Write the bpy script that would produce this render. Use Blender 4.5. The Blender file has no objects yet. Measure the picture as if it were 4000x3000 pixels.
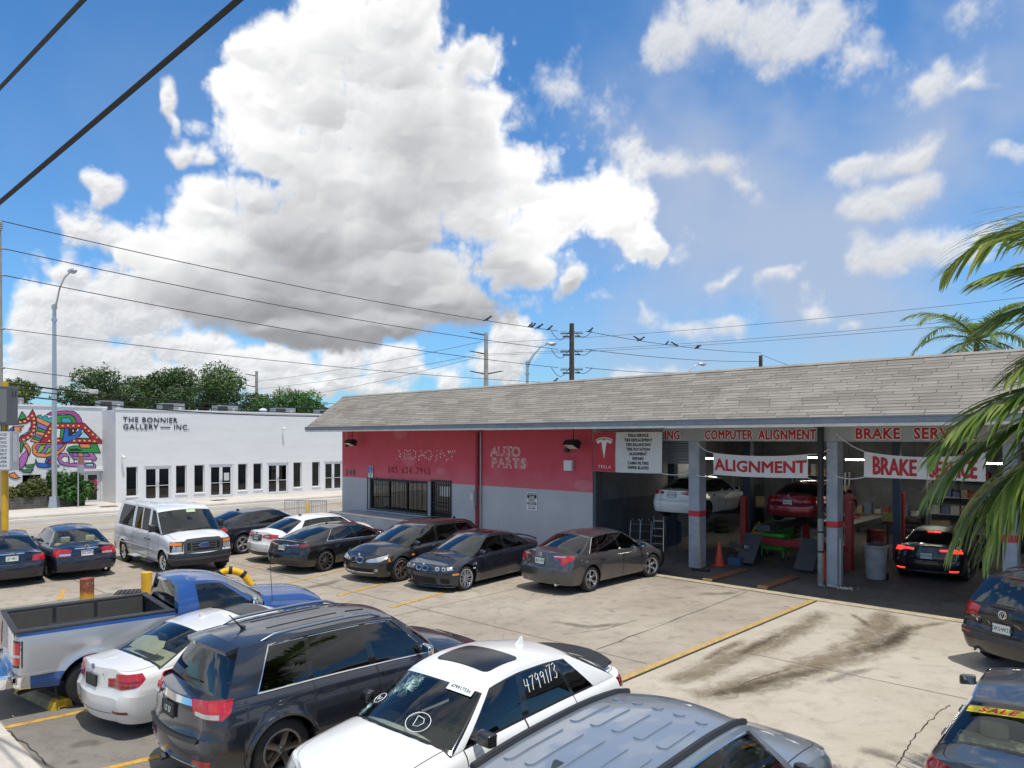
import bpy, bmesh, math, random
import numpy as np
from mathutils import Vector, Matrix
from math import sin, cos, tan, atan, atan2, radians, pi, sqrt

SC = bpy.context.scene
COL = SC.collection
random.seed(7)

# ------------------------------------------------------------------ camera
CAMH = 4.15
cam_data = bpy.data.cameras.new('camera')
cam = bpy.data.objects.new('camera', cam_data)
COL.objects.link(cam)
cam.location = (0, 0, CAMH)
cam.rotation_euler = (radians(90), 0, 0)
cam_data.sensor_width = 36.0
cam_data.lens = 36.0 * 2850 / 4000
cam_data.shift_y = 0.053
cam_data.clip_end = 3000
SC.camera = cam

# ------------------------------------------------------------------ sun and exposure
SUN_EL = radians(73)
SUN_H = Vector((0.6, -0.8, 0))                 # horizontal direction towards the sun
sun_dir = Vector((SUN_H.x * cos(SUN_EL), SUN_H.y * cos(SUN_EL), sin(SUN_EL)))
sd = bpy.data.lights.new('sun', 'SUN')
sd.energy = 2.5
sd.angle = radians(0.53)
sd.color = (1.0, 0.965, 0.90)
sun = bpy.data.objects.new('sun', sd)
COL.objects.link(sun)
sun.rotation_euler = sun_dir.to_track_quat('Z', 'Y').to_euler()
vs = SC.view_settings
vs.view_transform = 'Standard'
vs.look = 'None'
vs.exposure = 0.60
vs.gamma = 1.0
SC.render.engine = 'CYCLES'

# ------------------------------------------------------------------ node helper
class NT:
    def __init__(s, tree):
        s.t = tree; s.n = tree.nodes; s.l = tree.links
    def new(s, typ, **kw):
        n = s.n.new(typ)
        for k, v in kw.items(): setattr(n, k, v)
        return n
    def put(s, sock, v):
        if hasattr(v, 'is_output') or isinstance(v, bpy.types.NodeSocket): s.l.new(v, sock)
        else: sock.default_value = v
    def m(s, op, a, b=None, c=None, clamp=False):
        n = s.n.new('ShaderNodeMath'); n.operation = op; n.use_clamp = clamp
        s.put(n.inputs[0], a)
        if b is not None: s.put(n.inputs[1], b)
        if c is not None: s.put(n.inputs[2], c)
        return n.outputs[0]
    def v(s, op, a, b=None, out=0):
        n = s.n.new('ShaderNodeVectorMath'); n.operation = op
        s.put(n.inputs[0], a)
        if b is not None: s.put(n.inputs[1], b)
        return n.outputs[out]
    def xyz(s, x, y, z):
        n = s.n.new('ShaderNodeCombineXYZ')
        for i, q in enumerate((x, y, z)): s.put(n.inputs[i], q)
        return n.outputs[0]
    def sep(s, v):
        n = s.n.new('ShaderNodeSeparateXYZ'); s.put(n.inputs[0], v); return n.outputs
    def noise(s, vec, scale, detail=6, rough=.5, dist=0, out=0, lac=2.0):
        n = s.n.new('ShaderNodeTexNoise'); s.put(n.inputs['Vector'], vec)
        n.inputs['Scale'].default_value = scale; n.inputs['Detail'].default_value = detail
        n.inputs['Roughness'].default_value = rough; n.inputs['Distortion'].default_value = dist
        n.inputs['Lacunarity'].default_value = lac
        return n.outputs[out]
    def voro(s, vec, scale, detail=0, rough=.5, smooth=.0, feature='F1'):
        n = s.n.new('ShaderNodeTexVoronoi'); s.put(n.inputs['Vector'], vec); n.feature = feature
        n.inputs['Scale'].default_value = scale
        n.inputs['Detail'].default_value = detail; n.inputs['Roughness'].default_value = rough
        if feature == 'SMOOTH_F1': n.inputs['Smoothness'].default_value = smooth
        return n.outputs['Distance']
    def mr(s, v, a, b, c=0., d=1., typ='SMOOTHSTEP'):
        n = s.n.new('ShaderNodeMapRange'); n.interpolation_type = typ
        s.put(n.inputs[0], v)
        for i, q in enumerate((a, b, c, d)): n.inputs[i + 1].default_value = q
        return n.outputs[0]
    def mix(s, f, a, b, typ='MIX'):
        n = s.n.new('ShaderNodeMix'); n.data_type = 'RGBA'; n.blend_type = typ
        s.put(n.inputs[0], f)
        for i, q in ((6, a), (7, b)):
            if isinstance(q, (tuple, list)): q = tuple(q) + ((1,) if len(q) == 3 else ())
            s.put(n.inputs[i], q)
        return n.outputs[2]
    def ramp(s, f, stops):
        n = s.n.new('ShaderNodeValToRGB'); s.put(n.inputs[0], f)
        e = n.color_ramp.elements
        while len(e) < len(stops): e.new(.5)
        for i, (p, c) in enumerate(stops):
            e[i].position = p; e[i].color = tuple(c) + ((1,) if len(c) == 3 else ())
        return n.outputs[0]

# ------------------------------------------------------------------ sky: clear air plus cumulus over the whole dome
world = bpy.data.worlds.new('World')
SC.world = world
world.use_nodes = True
wt = NT(world.node_tree)
wt.n.clear()
SKYK = 0.13
AZ_IN = 0.85                                   # finer sampling of the dome towards the view
CW, CH = 3328, 896

def u_to_az(u):                                # u in -1..1
    s = np.sign(u); a = np.abs(u)
    return s * np.where(a < .55, a / .55 * AZ_IN, AZ_IN + (a - .55) / .45 * (pi - AZ_IN))
def v_to_el(v):                                # v in 0..1
    return np.where(v < .8, v / .8 * radians(45), radians(45) + (v - .8) / .2 * radians(45))

# big cumulus, as soft ellipses: x, y, half-widths (turned to bearing and elevation below)
CUM = [(845, 30, 120, 110), (780, 110, 150, 130), (880, 120, 130, 110), (640, 130, 110, 100), (540, 120, 60, 60), (1010, 140, 85, 80), (500, 200, 75, 60), (570, 230, 110, 80), (700, 230, 190, 130),
       (880, 270, 210, 130), (1040, 260, 90, 70), (600, 340, 180, 110), (520, 420, 150, 80), (450, 470, 90, 80), (760, 390, 250, 130), (980, 380, 230, 110), (1130, 380, 190, 90), (1260, 420, 130, 90), (1340, 500, 70, 75),
       (1380, 550, 45, 35), (1000, 480, 300, 110), (700, 500, 300, 110), (480, 540, 160, 90), (1120, 560, 150, 80), (1220, 610, 70, 45), (850, 600, 260, 90), (640, 640, 260, 90), (960, 660, 130, 60), (820, 715, 170, 58), (660, 725, 170, 55), (560, 640, 170, 90),
       (400, 600, 130, 80)]
LOWC = [(230, 405, 36, 55), (190, 490, 75, 50), (270, 510, 70, 60), (340, 560, 90, 60), (140, 560, 60, 40), (120, 660, 90, 60), (230, 640, 90, 60), (70, 730, 80, 70), (170, 720, 130, 80), (310, 690, 150, 80), (60, 810, 120, 60), (240, 800, 190, 60), (430, 760, 170, 60), (400, 830, 200, 45),
        (385, 330, 45, 30), (372, 250, 30, 55), (440, 330, 40, 35), (600, 815, 150, 48), (730, 810, 70, 60), (870, 815, 95, 55), (930, 835, 90, 35), (1120, 750, 55, 60), (1095, 815, 75, 55), (700, 850, 200, 30)]
SMALL = [(1250, 190, 75, 65), (1310, 240, 80, 60), (1380, 320, 90, 50), (1430, 370, 90, 45), (1540, 370, 100, 50), (1610, 400, 70, 40), (1600, 50, 210, 80), (1440, 90, 70, 65), (1720, 60, 130, 70), (1990, 190, 100, 60), (2080, 190, 60, 40),
         (1870, 345, 130, 38), (1980, 345, 60, 25), (1880, 450, 80, 35), (1950, 420, 70, 25), (1920, 560, 110, 42), (2030, 545, 60, 30), (2120, 535, 80, 38), (1400, 680, 100, 42), (1300, 670, 80, 28), (1460, 690, 60, 30), (1570, 695, 70, 24),
         (1830, 695, 70, 28), (1750, 690, 40, 24), (1380, 800, 75, 32), (1580, 600, 45, 18), (2080, 40, 140, 70), (1870, 130, 160, 60), (2190, 350, 50, 30), (1130, 240, 60, 30), (1450, 560, 60, 25), (950, 795, 25, 14), (1680, 640, 40, 30)]

def cloud_image():
    rng = np.random.default_rng(11)
    az = u_to_az((np.arange(CW) + .5) / CW * 2 - 1)
    el = v_to_el((np.arange(CH) + .5) / CH)
    def split(c, cell):
        q = c / cell; i0 = np.floor(q).astype(int); f = q - i0
        return i0, (f * f * f * (f * (f * 6 - 15) + 10)).astype(np.float32)
    def layer(cell):
        nx = max(4, int(round(2 * pi / cell))); ny = int(2.0 / cell) + 3
        R = rng.standard_normal((ny, nx)).astype(np.float32) * np.float32(.55)
        i, f = split(az + pi, 2 * pi / nx); j, g = split(el + .2, cell)
        Q = R[:, i % nx] * (1 - f) + R[:, (i + 1) % nx] * f
        return Q[j] * (1 - g)[:, None] + Q[j + 1] * g[:, None]
    def fbm(cell, n, gain=.55, lac=.5):
        acc = 0; k = 1.
        for i in range(n): acc = acc + k * layer(cell * (lac ** i)); k *= gain
        return acc
    def billow(cell, n, gain=.55):
        acc = 0; k = 1.
        for i in range(n): acc = acc + k * (np.abs(layer(cell * .5 ** i)) * 1.6 - .6); k *= gain
        return acc
    A, E = np.meshgrid(az.astype(np.float32), el.astype(np.float32))
    wx = fbm(.10, 4) * .022; wy = fbm(.10, 4) * .018          # swirl the outlines a little
    Aw, Ew = A + wx, E + wy
    def place(px, py):
        x, z = (px * 1.8083 - 2000) / 2850, (1712 - py * 1.8083) / 2850
        return atan(x), atan(z / sqrt(1 + x * x))
    def blobs(lst, k=9.):
        acc = np.zeros_like(A)
        for (bx, by, rx, ry) in lst:
            a0, e0 = place(bx, by); a1, _ = place(bx + rx, by); _, e1 = place(bx, by - ry)
            q = 1 - np.sqrt(((Aw - a0) / (a1 - a0)) ** 2 + ((Ew - e0) / (e1 - e0)) ** 2)
            acc += np.exp(k * np.clip(q, -1.5, 1))
        return np.log(acc + 1e-9) / k
    big = fbm(.33, 4, .5)
    gen = 1.3 * big - .10
    out_ = np.clip((np.abs(A) - .70) / .2, 0, 1); out_ = np.maximum(out_, np.clip((E - .66) / .15, 0, 1))
    gen = gen - (1 - out_) * 4
    lump = billow(.19, 3, .55)
    bil = billow(.085, 6, .58)
    fine = fbm(.06, 7, .62)
    body = np.maximum(blobs(CUM, 8.), gen)
    d = body * 1.0 + .24 * lump + .34 * bil + .14 * fine + .06
    low = blobs(LOWC, 8.) * .95 + .16 * lump + .34 * bil + .18 * fine + .02
    # overhead the bearing lines crowd together: there use flat noise laid across the top of the dome
    k0 = int(np.searchsorted(el, .60)); rr = np.tan(pi / 2 - E[k0:]); px, py = rr * np.sin(A[k0:]), rr * np.cos(A[k0:])
    rng2 = np.random.default_rng(5)
    def flat_noise(cell, n, gain):
        acc = 0; k = 1.
        for i in range(n):
            c = cell * .5 ** i; R = rng2.standard_normal((256, 256)).astype(np.float32) * np.float32(.55)
            qx, qy = px / c + 77.3, py / c + 41.7; ix, iy = np.floor(qx).astype(int), np.floor(qy).astype(int); fx, fy = qx - ix, qy - iy
            fx = fx * fx * (3 - 2 * fx); fy = fy * fy * (3 - 2 * fy)
            v00, v10, v01, v11 = R[iy % 256, ix % 256], R[iy % 256, (ix + 1) % 256], R[(iy + 1) % 256, ix % 256], R[(iy + 1) % 256, (ix + 1) % 256]
            acc = acc + k * ((v00 * (1 - fx) + v10 * fx) * (1 - fy) + (v01 * (1 - fx) + v11 * fx) * fy); k *= gain
        return acc
    topw = np.clip((E[k0:] - .62) / .2, 0, 1); topn = flat_noise(.55, 6, .55); topt = flat_noise(.35, 3, .5)
    d[k0:] = d[k0:] * (1 - topw) + (1.0 * topn + .02) * topw
    wisp = fbm(.15, 7, .66)
    tone = fbm(.22, 5, .55)
    s = blobs(SMALL, 6.) * .85 + .50 * wisp + .12 * bil + .12 * fine - .15
    sm = lambda x, a, b: (lambda q: q * q * (3 - 2 * q))(np.clip((x - a) / (b - a), 0, 1))
    dz = np.gradient(el)[:, None].astype(np.float32); dx = np.gradient(az)[None, :].astype(np.float32)
    def pile(t, fall):                                       # cloud piled up between each spot and the light overhead
        occ = np.zeros_like(t); run = np.zeros(CW, np.float32)
        for r in range(CH - 1, -1, -1):
            run = run * np.exp(-dz[r] / fall) + t[r] * dz[r]
            occ[r] = run
        return occ
    def slope(h):
        n = (-np.gradient(h, axis=0) / dz * .92 + np.gradient(h, axis=1) / dx * .30)
        return n
    # broad form: lobes and lumps lit from above, the underside grey
    soft = billow(.115, 3, .5)
    form = np.clip(body * 1.0 + .34 * lump + .26 * soft + .15, 0, 1.3)
    occ = pile(np.clip(form, 0, 1), .15)
    n1 = slope(np.sqrt(np.clip(form, .02, 2))) * .045; n1 = n1 / np.sqrt(1 + n1 * n1)
    n2 = slope(np.sqrt(np.clip(.5 + .35 * bil, .02, 2))) * .012; n2 = n2 / np.sqrt(1 + n2 * n2)
    lowd = sm(E + .05 * tone, .15, .42)
    ld = .42 + .50 * np.exp(-8. * np.clip(occ - .030, 0, 1)) + .17 * n1 + .05 * n2 * (.3 + .7 * lowd) + .10 * tone
    ld = ld + .12 * lowd - .22 * (1 - lowd) * sm(occ, .02, .08)
    edge = 1 - sm(d, .05, .55)
    ld = np.clip(ld + .17 * edge * (.30 + .70 * lowd), .20, 1.05)
    occl = pile(np.clip(low, 0, 1), .05); nl = slope(np.sqrt(np.clip(low + .1, .02, 2))) * .030; nl = nl / np.sqrt(1 + nl * nl)
    ll = np.clip(.56 + .40 * np.exp(-20. * occl) + .16 * nl + .05 * tone, .3, 1.02)
    occs = pile(np.clip(s, 0, 1), .06)
    ns = slope(np.sqrt(np.clip(s + .2, 1e-3, 2))) * .02; ns = ns / np.sqrt(1 + ns * ns)
    ls = np.clip(.62 + .30 * np.exp(-16. * occs) + .09 * ns + .06 * tone, .3, 1.0)
    ld[k0:] = ld[k0:] * (1 - topw) + (.82 + .16 * topt) * topw; s[k0:] = s[k0:] * (1 - topw) - 2 * topw
    ad = sm(d, -.08, .36); al_ = sm(low, -.10, .42) * .96; as_ = sm(s + .10 * fine, -.26, .62) ** 1.1 * .86
    veil = sm(fbm(.42, 6, .55) + .35 * np.exp(-((A - .30) / .22) ** 2 - ((E - .42) / .16) ** 2), -.5, .85) * (.12 + .72 * sm(A, -.02, .25)) * (1 - .6 * sm(A, .9, 1.6)) * (1 - sm(E, .7, .95))
    one = np.ones_like(A)
    def tint(l):                                              # grey of a cloud, a little bluer where it is dark
        k = np.clip(1 - l, 0, 1)
        return np.stack([l * (1 - .05 * k), l * (1 - .02 * k), l * (1 + .07 * k)], -1)
    col = np.stack([.48 * one, .56 * one, .72 * one], -1); al = veil
    for l, a in ((ls * .97, as_), (ll, al_), (ld, ad)):
        c = tint(l)
        na = a + al * (1 - a)
        col = (c * a[..., None] + col * (al * (1 - a))[..., None]) / np.maximum(na, 1e-5)[..., None]
        al = na
    buf = np.empty((CH, CW, 4), np.float32); buf[..., :3] = col; buf[..., 3] = al
    im = bpy.data.images.new('cloud_cover', CW, CH, alpha=True, float_buffer=True)
    im.colorspace_settings.name = 'Non-Color'
    im.alpha_mode = 'CHANNEL_PACKED'
    im.pixels.foreach_set(buf.ravel())
    im.update()
    return im

tc = wt.new('ShaderNodeTexCoord')
dv = wt.v('NORMALIZE', tc.outputs['Generated'])
dx_, dy_, dz_ = wt.sep(dv)
az_ = wt.m('ARCTAN2', dx_, dy_)
aa = wt.m('ABSOLUTE', az_)
uu = wt.m('ADD', wt.m('MULTIPLY', wt.m('MINIMUM', aa, AZ_IN), .55 / AZ_IN), wt.m('MULTIPLY', wt.m('MAXIMUM', wt.m('SUBTRACT', aa, AZ_IN), 0.), .45 / (pi - AZ_IN)))
uu = wt.m('ADD', wt.m('MULTIPLY', wt.m('MULTIPLY', uu, wt.m('SIGN', az_)), .5), .5)
el_ = wt.m('ARCSINE', wt.m('MAXIMUM', dz_, .002))
E45 = radians(45)
vv_ = wt.m('ADD', wt.m('MULTIPLY', wt.m('MINIMUM', el_, E45), .8 / E45), wt.m('MULTIPLY', wt.m('MAXIMUM', wt.m('SUBTRACT', el_, E45), 0.), .2 / E45))
ci = wt.new('ShaderNodeTexImage'); ci.image = cloud_image(); ci.extension = 'EXTEND'; ci.interpolation = 'Cubic'
wt.l.new(wt.xyz(uu, vv_, 0.), ci.inputs[0])
sky = wt.new('ShaderNodeTexSky')
sky.sky_type = 'NISHITA'; sky.sun_disc = False
sky.sun_elevation = SUN_EL
sky.sun_rotation = atan2(SUN_H.x, SUN_H.y)
sky.altitude = 0; sky.air_density = 1.0; sky.dust_density = 0.4; sky.ozone_density = 2.5
air = wt.mix(1.0, sky.outputs[0], (0.34, 0.64, 0.86), 'MULTIPLY')
def grey(v, tint=(1, 1, 1)): return tuple(v * q / SKYK for q in tint)
hz = wt.mr(dz_, -.02, .20, .42, 0)
air = wt.mix(hz, air, grey(.36, (.60, .95, 1.25)))
cloud = wt.mix(1.0, ci.outputs[0], grey(.64), 'MULTIPLY')
c4 = wt.mix(ci.outputs[1], air, cloud)
bg = wt.new('ShaderNodeBackground')
wt.l.new(c4, bg.inputs[0]); bg.inputs[1].default_value = SKYK
wo = wt.new('ShaderNodeOutputWorld')
wt.l.new(bg.outputs[0], wo.inputs[0])
world.cycles.sampling_method = 'MANUAL'
world.cycles.sample_map_resolution = 1024

# ------------------------------------------------------------------ mesh and object helpers
def tag(o, label, cat, group=None):
    o['label'] = label; o['category'] = cat
    if group: o['group'] = group
    return o
def struct(o):
    o['kind'] = 'structure'; return o
def stuff(o):
    o['kind'] = 'stuff'; return o
def empty(name, loc=(0, 0, 0), rz=0, sc=1, parent=None):
    o = bpy.data.objects.new(name, None); COL.objects.link(o)
    o.empty_display_size = .1
    o.location = loc; o.rotation_euler = (0, 0, rz); o.scale = (sc, sc, sc)
    if parent: o.parent = parent
    return o
def link(name, me, parent=None, loc=None, rz=None):
    o = bpy.data.objects.new(name, me); COL.objects.link(o)
    if parent: o.parent = parent
    if loc is not None: o.location = loc
    if rz is not None: o.rotation_euler = (0, 0, rz)
    return o
def to_mesh(bm, name, mats, smooth=None):
    me = bpy.data.meshes.new(name)
    bmesh.ops.recalc_face_normals(bm, faces=bm.faces[:])
    bm.to_mesh(me); bm.free()
    for m in (mats if isinstance(mats, (list, tuple)) else [mats]): me.materials.append(m)
    if smooth is not None:
        me.shade_smooth()
        if smooth < 3: me.set_sharp_from_angle(angle=smooth)
    return me
def obj(name, bm, mats, parent=None, loc=None, rz=None, smooth=None):
    return link(name, to_mesh(bm, name, mats, smooth), parent, loc, rz)
def box(bm, x0, x1, y0, y1, z0, z1, mi=0, M=None):
    v = [bm.verts.new(p) for p in ((x0, y0, z0), (x1, y0, z0), (x1, y1, z0), (x0, y1, z0), (x0, y0, z1), (x1, y0, z1), (x1, y1, z1), (x0, y1, z1))]
    if M is not None:
        for q in v: q.co = M @ q.co
    fs = []
    for f in ((0, 3, 2, 1), (4, 5, 6, 7), (0, 1, 5, 4), (1, 2, 6, 5), (2, 3, 7, 6), (3, 0, 4, 7)):
        fc = bm.faces.new([v[i] for i in f]); fc.material_index = mi; fs.append(fc)
    return v
def boxes(*lst):
    bm = bmesh.new()
    for b in lst: box(bm, *b)
    return bm
def bbox(x0, x1, y0, y1, z0, z1, bev=.02, seg=2, M=None):
    """bevelled box as its own bmesh"""
    bm = bmesh.new(); box(bm, x0, x1, y0, y1, z0, z1)
    bmesh.ops.bevel(bm, geom=bm.edges[:], offset=bev, segments=seg, affect='EDGES', profile=.5)
    if M is not None: bm.transform(M)
    return bm
def join(bm, other, mi=None):
    """add the faces of another bmesh"""
    mp = {}
    for v in other.verts: mp[v] = bm.verts.new(v.co)
    for f in other.faces:
        try: g = bm.faces.new([mp[v] for v in f.verts])
        except ValueError: continue
        g.material_index = f.material_index if mi is None else mi
    other.free(); return bm
def frame_from(d, up=Vector((0, 0, 1))):
    d = d.normalized()
    if abs(d.dot(up)) > .98: up = Vector((1, 0, 0))
    s = d.cross(up).normalized(); u = s.cross(d)
    return s, u
def tube(bm, pts, r, n=8, mi=0, caps=True):
    pts = [Vector(p) for p in pts]
    rr = r if isinstance(r, (list, tuple)) else [r] * len(pts)
    rings = []
    for i, p in enumerate(pts):
        d = (pts[min(i + 1, len(pts) - 1)] - pts[max(i - 1, 0)])
        s, u = frame_from(d)
        rings.append([bm.verts.new(p + (s * cos(2 * pi * k / n) + u * sin(2 * pi * k / n)) * rr[i]) for k in range(n)])
    for a, b in zip(rings, rings[1:]):
        for k in range(n):
            f = bm.faces.new((a[k], a[(k + 1) % n], b[(k + 1) % n], b[k])); f.material_index = mi
    if caps:
        for q in (rings[0], rings[-1]):
            f = bm.faces.new(q); f.material_index = mi
    return bm
def lathe(bm, prof, n=24, mi=0, axis='Z', c=(0, 0, 0), close=False):
    """profile (r, h) turned about an axis"""
    rings = []
    for r, h in prof:
        ring = []
        for k in range(n):
            a = 2 * pi * k / n
            p = (r * cos(a), r * sin(a), h)
            if axis == 'Y': p = (r * cos(a), h, r * sin(a))
            if axis == 'X': p = (h, r * cos(a), r * sin(a))
            ring.append(bm.verts.new(Vector(p) + Vector(c)))
        rings.append(ring)
    pairs = list(zip(rings, rings[1:]))
    if close: pairs.append((rings[-1], rings[0]))
    for a, b in pairs:
        for k in range(n):
            f = bm.faces.new((a[k], a[(k + 1) % n], b[(k + 1) % n], b[k])); f.material_index = mi
    if not close:
        for q, (r, h) in ((rings[0], prof[0]), (rings[-1], prof[-1])):
            if r > 1e-4: bm.faces.new(q).material_index = mi
    return bm
def prism(bm, poly, h0, h1, mi=0, M=None):
    """2-D outline (x, y) pulled from h0 to h1 along z, then placed by M"""
    a = [bm.verts.new((x, y, h0)) for x, y in poly]; b = [bm.verts.new((x, y, h1)) for x, y in poly]
    if M is not None:
        for v in a + b: v.co = M @ v.co
    n = len(poly)
    bm.faces.new(a[::-1]).material_index = mi; bm.faces.new(b).material_index = mi
    for i in range(n): bm.faces.new((a[i], a[(i + 1) % n], b[(i + 1) % n], b[i])).material_index = mi
    return bm
_txt = {}
def text_mesh(s, size=1., ext=.004, mat_=None, off=0., sx=1., align='CENTER', sp=1., shear=0.):
    cu = bpy.data.curves.new('lettering', 'FONT')
    cu.body = s; cu.size = size; cu.extrude = ext; cu.align_x = align; cu.align_y = 'CENTER'
    cu.space_character = sp; cu.resolution_u = 2; cu.shear = shear
    ob = bpy.data.objects.new('lettering', cu)
    me = bpy.data.meshes.new_from_object(ob)
    bpy.data.objects.remove(ob); bpy.data.curves.remove(cu)
    me.transform(Matrix.Diagonal((sx, 1, 1, 1)))
    if off > 0:                                   # heavier strokes: the outline repeated a little way round itself
        src = bmesh.new(); src.from_mesh(me); out = bmesh.new()
        n = 4 if off < .008 else 8
        for k in range(n + 1):
            d = Vector((0, 0, .0)) if k == n else Vector((cos(2 * pi * k / n) * off, sin(2 * pi * k / n) * off, -.00025 * (k + 1)))
            cp = src.copy()
            for v in cp.verts: v.co += d
            join(out, cp)
        src.free(); out.to_mesh(me); out.free()
    me.materials.clear()
    if mat_: me.materials.append(mat_)
    return me
def basis(o, X, Y, Z=None):
    X = Vector(X).normalized(); Y = Vector(Y).normalized(); Z = X.cross(Y) if Z is None else Vector(Z)
    M = Matrix((X, Y, Z)).transposed().to_4x4(); M.translation = Vector(o); return M
def put_text(name, s, M, parent=None, **kw):
    me = text_mesh(s, **kw); me.transform(M); me.name = name
    return link(name, me, parent)

# ------------------------------------------------------------------ materials
MATS = {}
def mat(name, col, rough=.6, metal=0., coat=0., var=0., vs_=6., bump=0., bs=40., spec=.5, emit=None, dark=.6, crough=.04, trans=0.):
    if name in MATS: return MATS[name]
    m = bpy.data.materials.new(name); m.use_nodes = True
    t = NT(m.node_tree); b = t.n['Principled BSDF']
    b.inputs['Base Color'].default_value = tuple(col) + (1,)
    b.inputs['Roughness'].default_value = rough; b.inputs['Metallic'].default_value = metal
    b.inputs['Coat Weight'].default_value = coat; b.inputs['Coat Roughness'].default_value = crough
    b.inputs['Specular IOR Level'].default_value = spec
    if emit: b.inputs['Emission Color'].default_value = tuple(emit[0]) + (1,); b.inputs['Emission Strength'].default_value = emit[1]
    if var or bump:
        tc = t.new('ShaderNodeTexCoord'); vec = tc.outputs['Object']
        if var:
            n = t.noise(vec, vs_, 8, .6); n2 = t.noise(vec, vs_ * 7, 5, .6)
            f = t.m('ADD', t.m('MULTIPLY', t.mr(n, .3, .7), .7), t.m('MULTIPLY', t.mr(n2, .3, .7), .3))
            t.l.new(t.mix(f, tuple(c * (1 - var) for c in col), tuple(min(1, c * (1 + var * dark)) for c in col)), b.inputs['Base Color'])
            t.l.new(t.m('ADD', t.m('MULTIPLY', t.m('SUBTRACT', n2, .5), var * .5), rough, clamp=True), b.inputs['Roughness'])
        if bump:
            n = t.noise(vec, bs, 6, .6); bn = t.new('ShaderNodeBump'); bn.inputs['Strength'].default_value = bump; bn.inputs['Distance'].default_value = .02
            t.l.new(n, bn.inputs['Height']); t.l.new(bn.outputs[0], b.inputs['Normal'])
    MATS[name] = m
    return m
def glass_mat(name, tint, refl=1.0, rough=.0):
    if name in MATS: return MATS[name]
    m = bpy.data.materials.new(name); m.use_nodes = True
    t = NT(m.node_tree); t.n.remove(t.n['Principled BSDF'])
    tr = t.new('ShaderNodeBsdfTransparent'); tr.inputs[0].default_value = tuple(tint) + (1,)
    gl = t.new('ShaderNodeBsdfGlossy'); gl.inputs['Roughness'].default_value = rough; gl.inputs[0].default_value = (.92, .97, 1, 1)
    fr = t.new('ShaderNodeFresnel'); fr.inputs[0].default_value = 1.5
    k = t.m('ADD', t.m('MULTIPLY', fr.outputs[0], 1.25 * refl), .015, clamp=True)
    mx = t.new('ShaderNodeMixShader'); t.l.new(k, mx.inputs[0]); t.l.new(tr.outputs[0], mx.inputs[1]); t.l.new(gl.outputs[0], mx.inputs[2])
    t.l.new(mx.outputs[0], t.n['Material Output'].inputs[0])
    MATS[name] = m
    return m
def paint(name, col, metal=.35, rough=.32, dust=.12):
    """car paint: flake base under clear coat, with road dust settling low down"""
    if name in MATS: return MATS[name]
    m = mat(name, col, rough, metal, 1.0, crough=.03)
    t = NT(m.node_tree); b = t.n['Principled BSDF']
    tc = t.new('ShaderNodeTexCoord'); z = t.sep(tc.outputs['Object'])[2]
    n = t.noise(tc.outputs['Object'], 5, 8, .65)
    f = t.m('MULTIPLY', t.mr(t.m('ADD', z, t.m('MULTIPLY', n, .5)), .25, .95, 1, .12), t.mr(n, .35, .75, .2, 1))
    t.l.new(t.mix(t.m('MULTIPLY', f, dust * 2.2), tuple(col), (.30, .27, .23)), b.inputs['Base Color'])
    fl = t.noise(tc.outputs['Object'], 900, 2, .5)
    t.l.new(t.m('ADD', t.m('MULTIPLY', f, .18), .02, clamp=True), b.inputs['Coat Roughness'])
    return m
M_RUBBER = mat('tyre_rubber', (.018, .018, .019), .75, var=.35, vs_=12, bump=.2, bs=60)
M_PLASTIC = mat('black_plastic', (.022, .022, .024), .45, var=.2)
M_DARK = mat('dark_cavity', (.008, .008, .009), .8)
M_CHROME = mat('chrome', (.78, .79, .8), .08, 1.0)
M_ALLOY = mat('alloy', (.52, .53, .55), .28, 1.0)
M_ALLOYD = mat('dark_alloy', (.20, .20, .21), .3, 1.0)
M_DISC = mat('brake_disc', (.18, .18, .18), .4, 1.0)
M_RED = mat('red_lens', (.42, .008, .012), .12, coat=1.0)
M_REDD = mat('dark_red_lens', (.16, .006, .012), .12, coat=1.0)
M_LENS = mat('clear_lens', (.46, .48, .50), .12, .4, coat=1.0)
M_LENSD = mat('dark_lens', (.05, .055, .06), .1, .4, coat=1.0)
M_AMBER = mat('amber_lens', (.75, .22, .02), .15, coat=1.0)
M_PLATE = mat('plate_white', (.70, .74, .72), .4)
M_INK = mat('black_ink', (.01, .01, .012), .5)
M_GREENINK = mat('green_ink', (.02, .16, .09), .5)
M_WHITE = mat('white_paint_mark', (.82, .82, .8), .5)
M_GLASS = glass_mat('window_glass', (.26, .31, .31))
M_GLASSD = glass_mat('tinted_glass', (.07, .078, .082), 1.1)
M_GLASSW = glass_mat('windscreen_glass', (.56, .66, .66), 1.4)
M_FRIT = mat('glass_frit', (.01, .01, .011), .12, coat=.6)
M_MIRROR = mat('mirror_glass', (.75, .78, .8), .02, 1.0)

# ------------------------------------------------------------------ vehicles
def pchip(pts):
    pts = sorted(pts); xs = [p[0] for p in pts]; ys = [p[1] for p in pts]; n = len(xs)
    if n == 1: return lambda x: ys[0]
    h = [xs[i + 1] - xs[i] for i in range(n - 1)]; d = [(ys[i + 1] - ys[i]) / h[i] for i in range(n - 1)]
    m = [d[0]] + [0 if d[i - 1] * d[i] <= 0 else 2 * d[i - 1] * d[i] / (d[i - 1] + d[i]) for i in range(1, n - 1)] + [d[-1]]
    def f(x):
        if x <= xs[0]: return ys[0]
        if x >= xs[-1]: return ys[-1]
        i = max(j for j in range(n - 1) if xs[j] <= x)
        t = (x - xs[i]) / h[i]
        return ((2 * t ** 3 - 3 * t ** 2 + 1) * ys[i] + (t ** 3 - 2 * t ** 2 + t) * h[i] * m[i] + (-2 * t ** 3 + 3 * t ** 2) * ys[i + 1] + (t ** 3 - t ** 2) * h[i] * m[i + 1])
    return f
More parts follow.
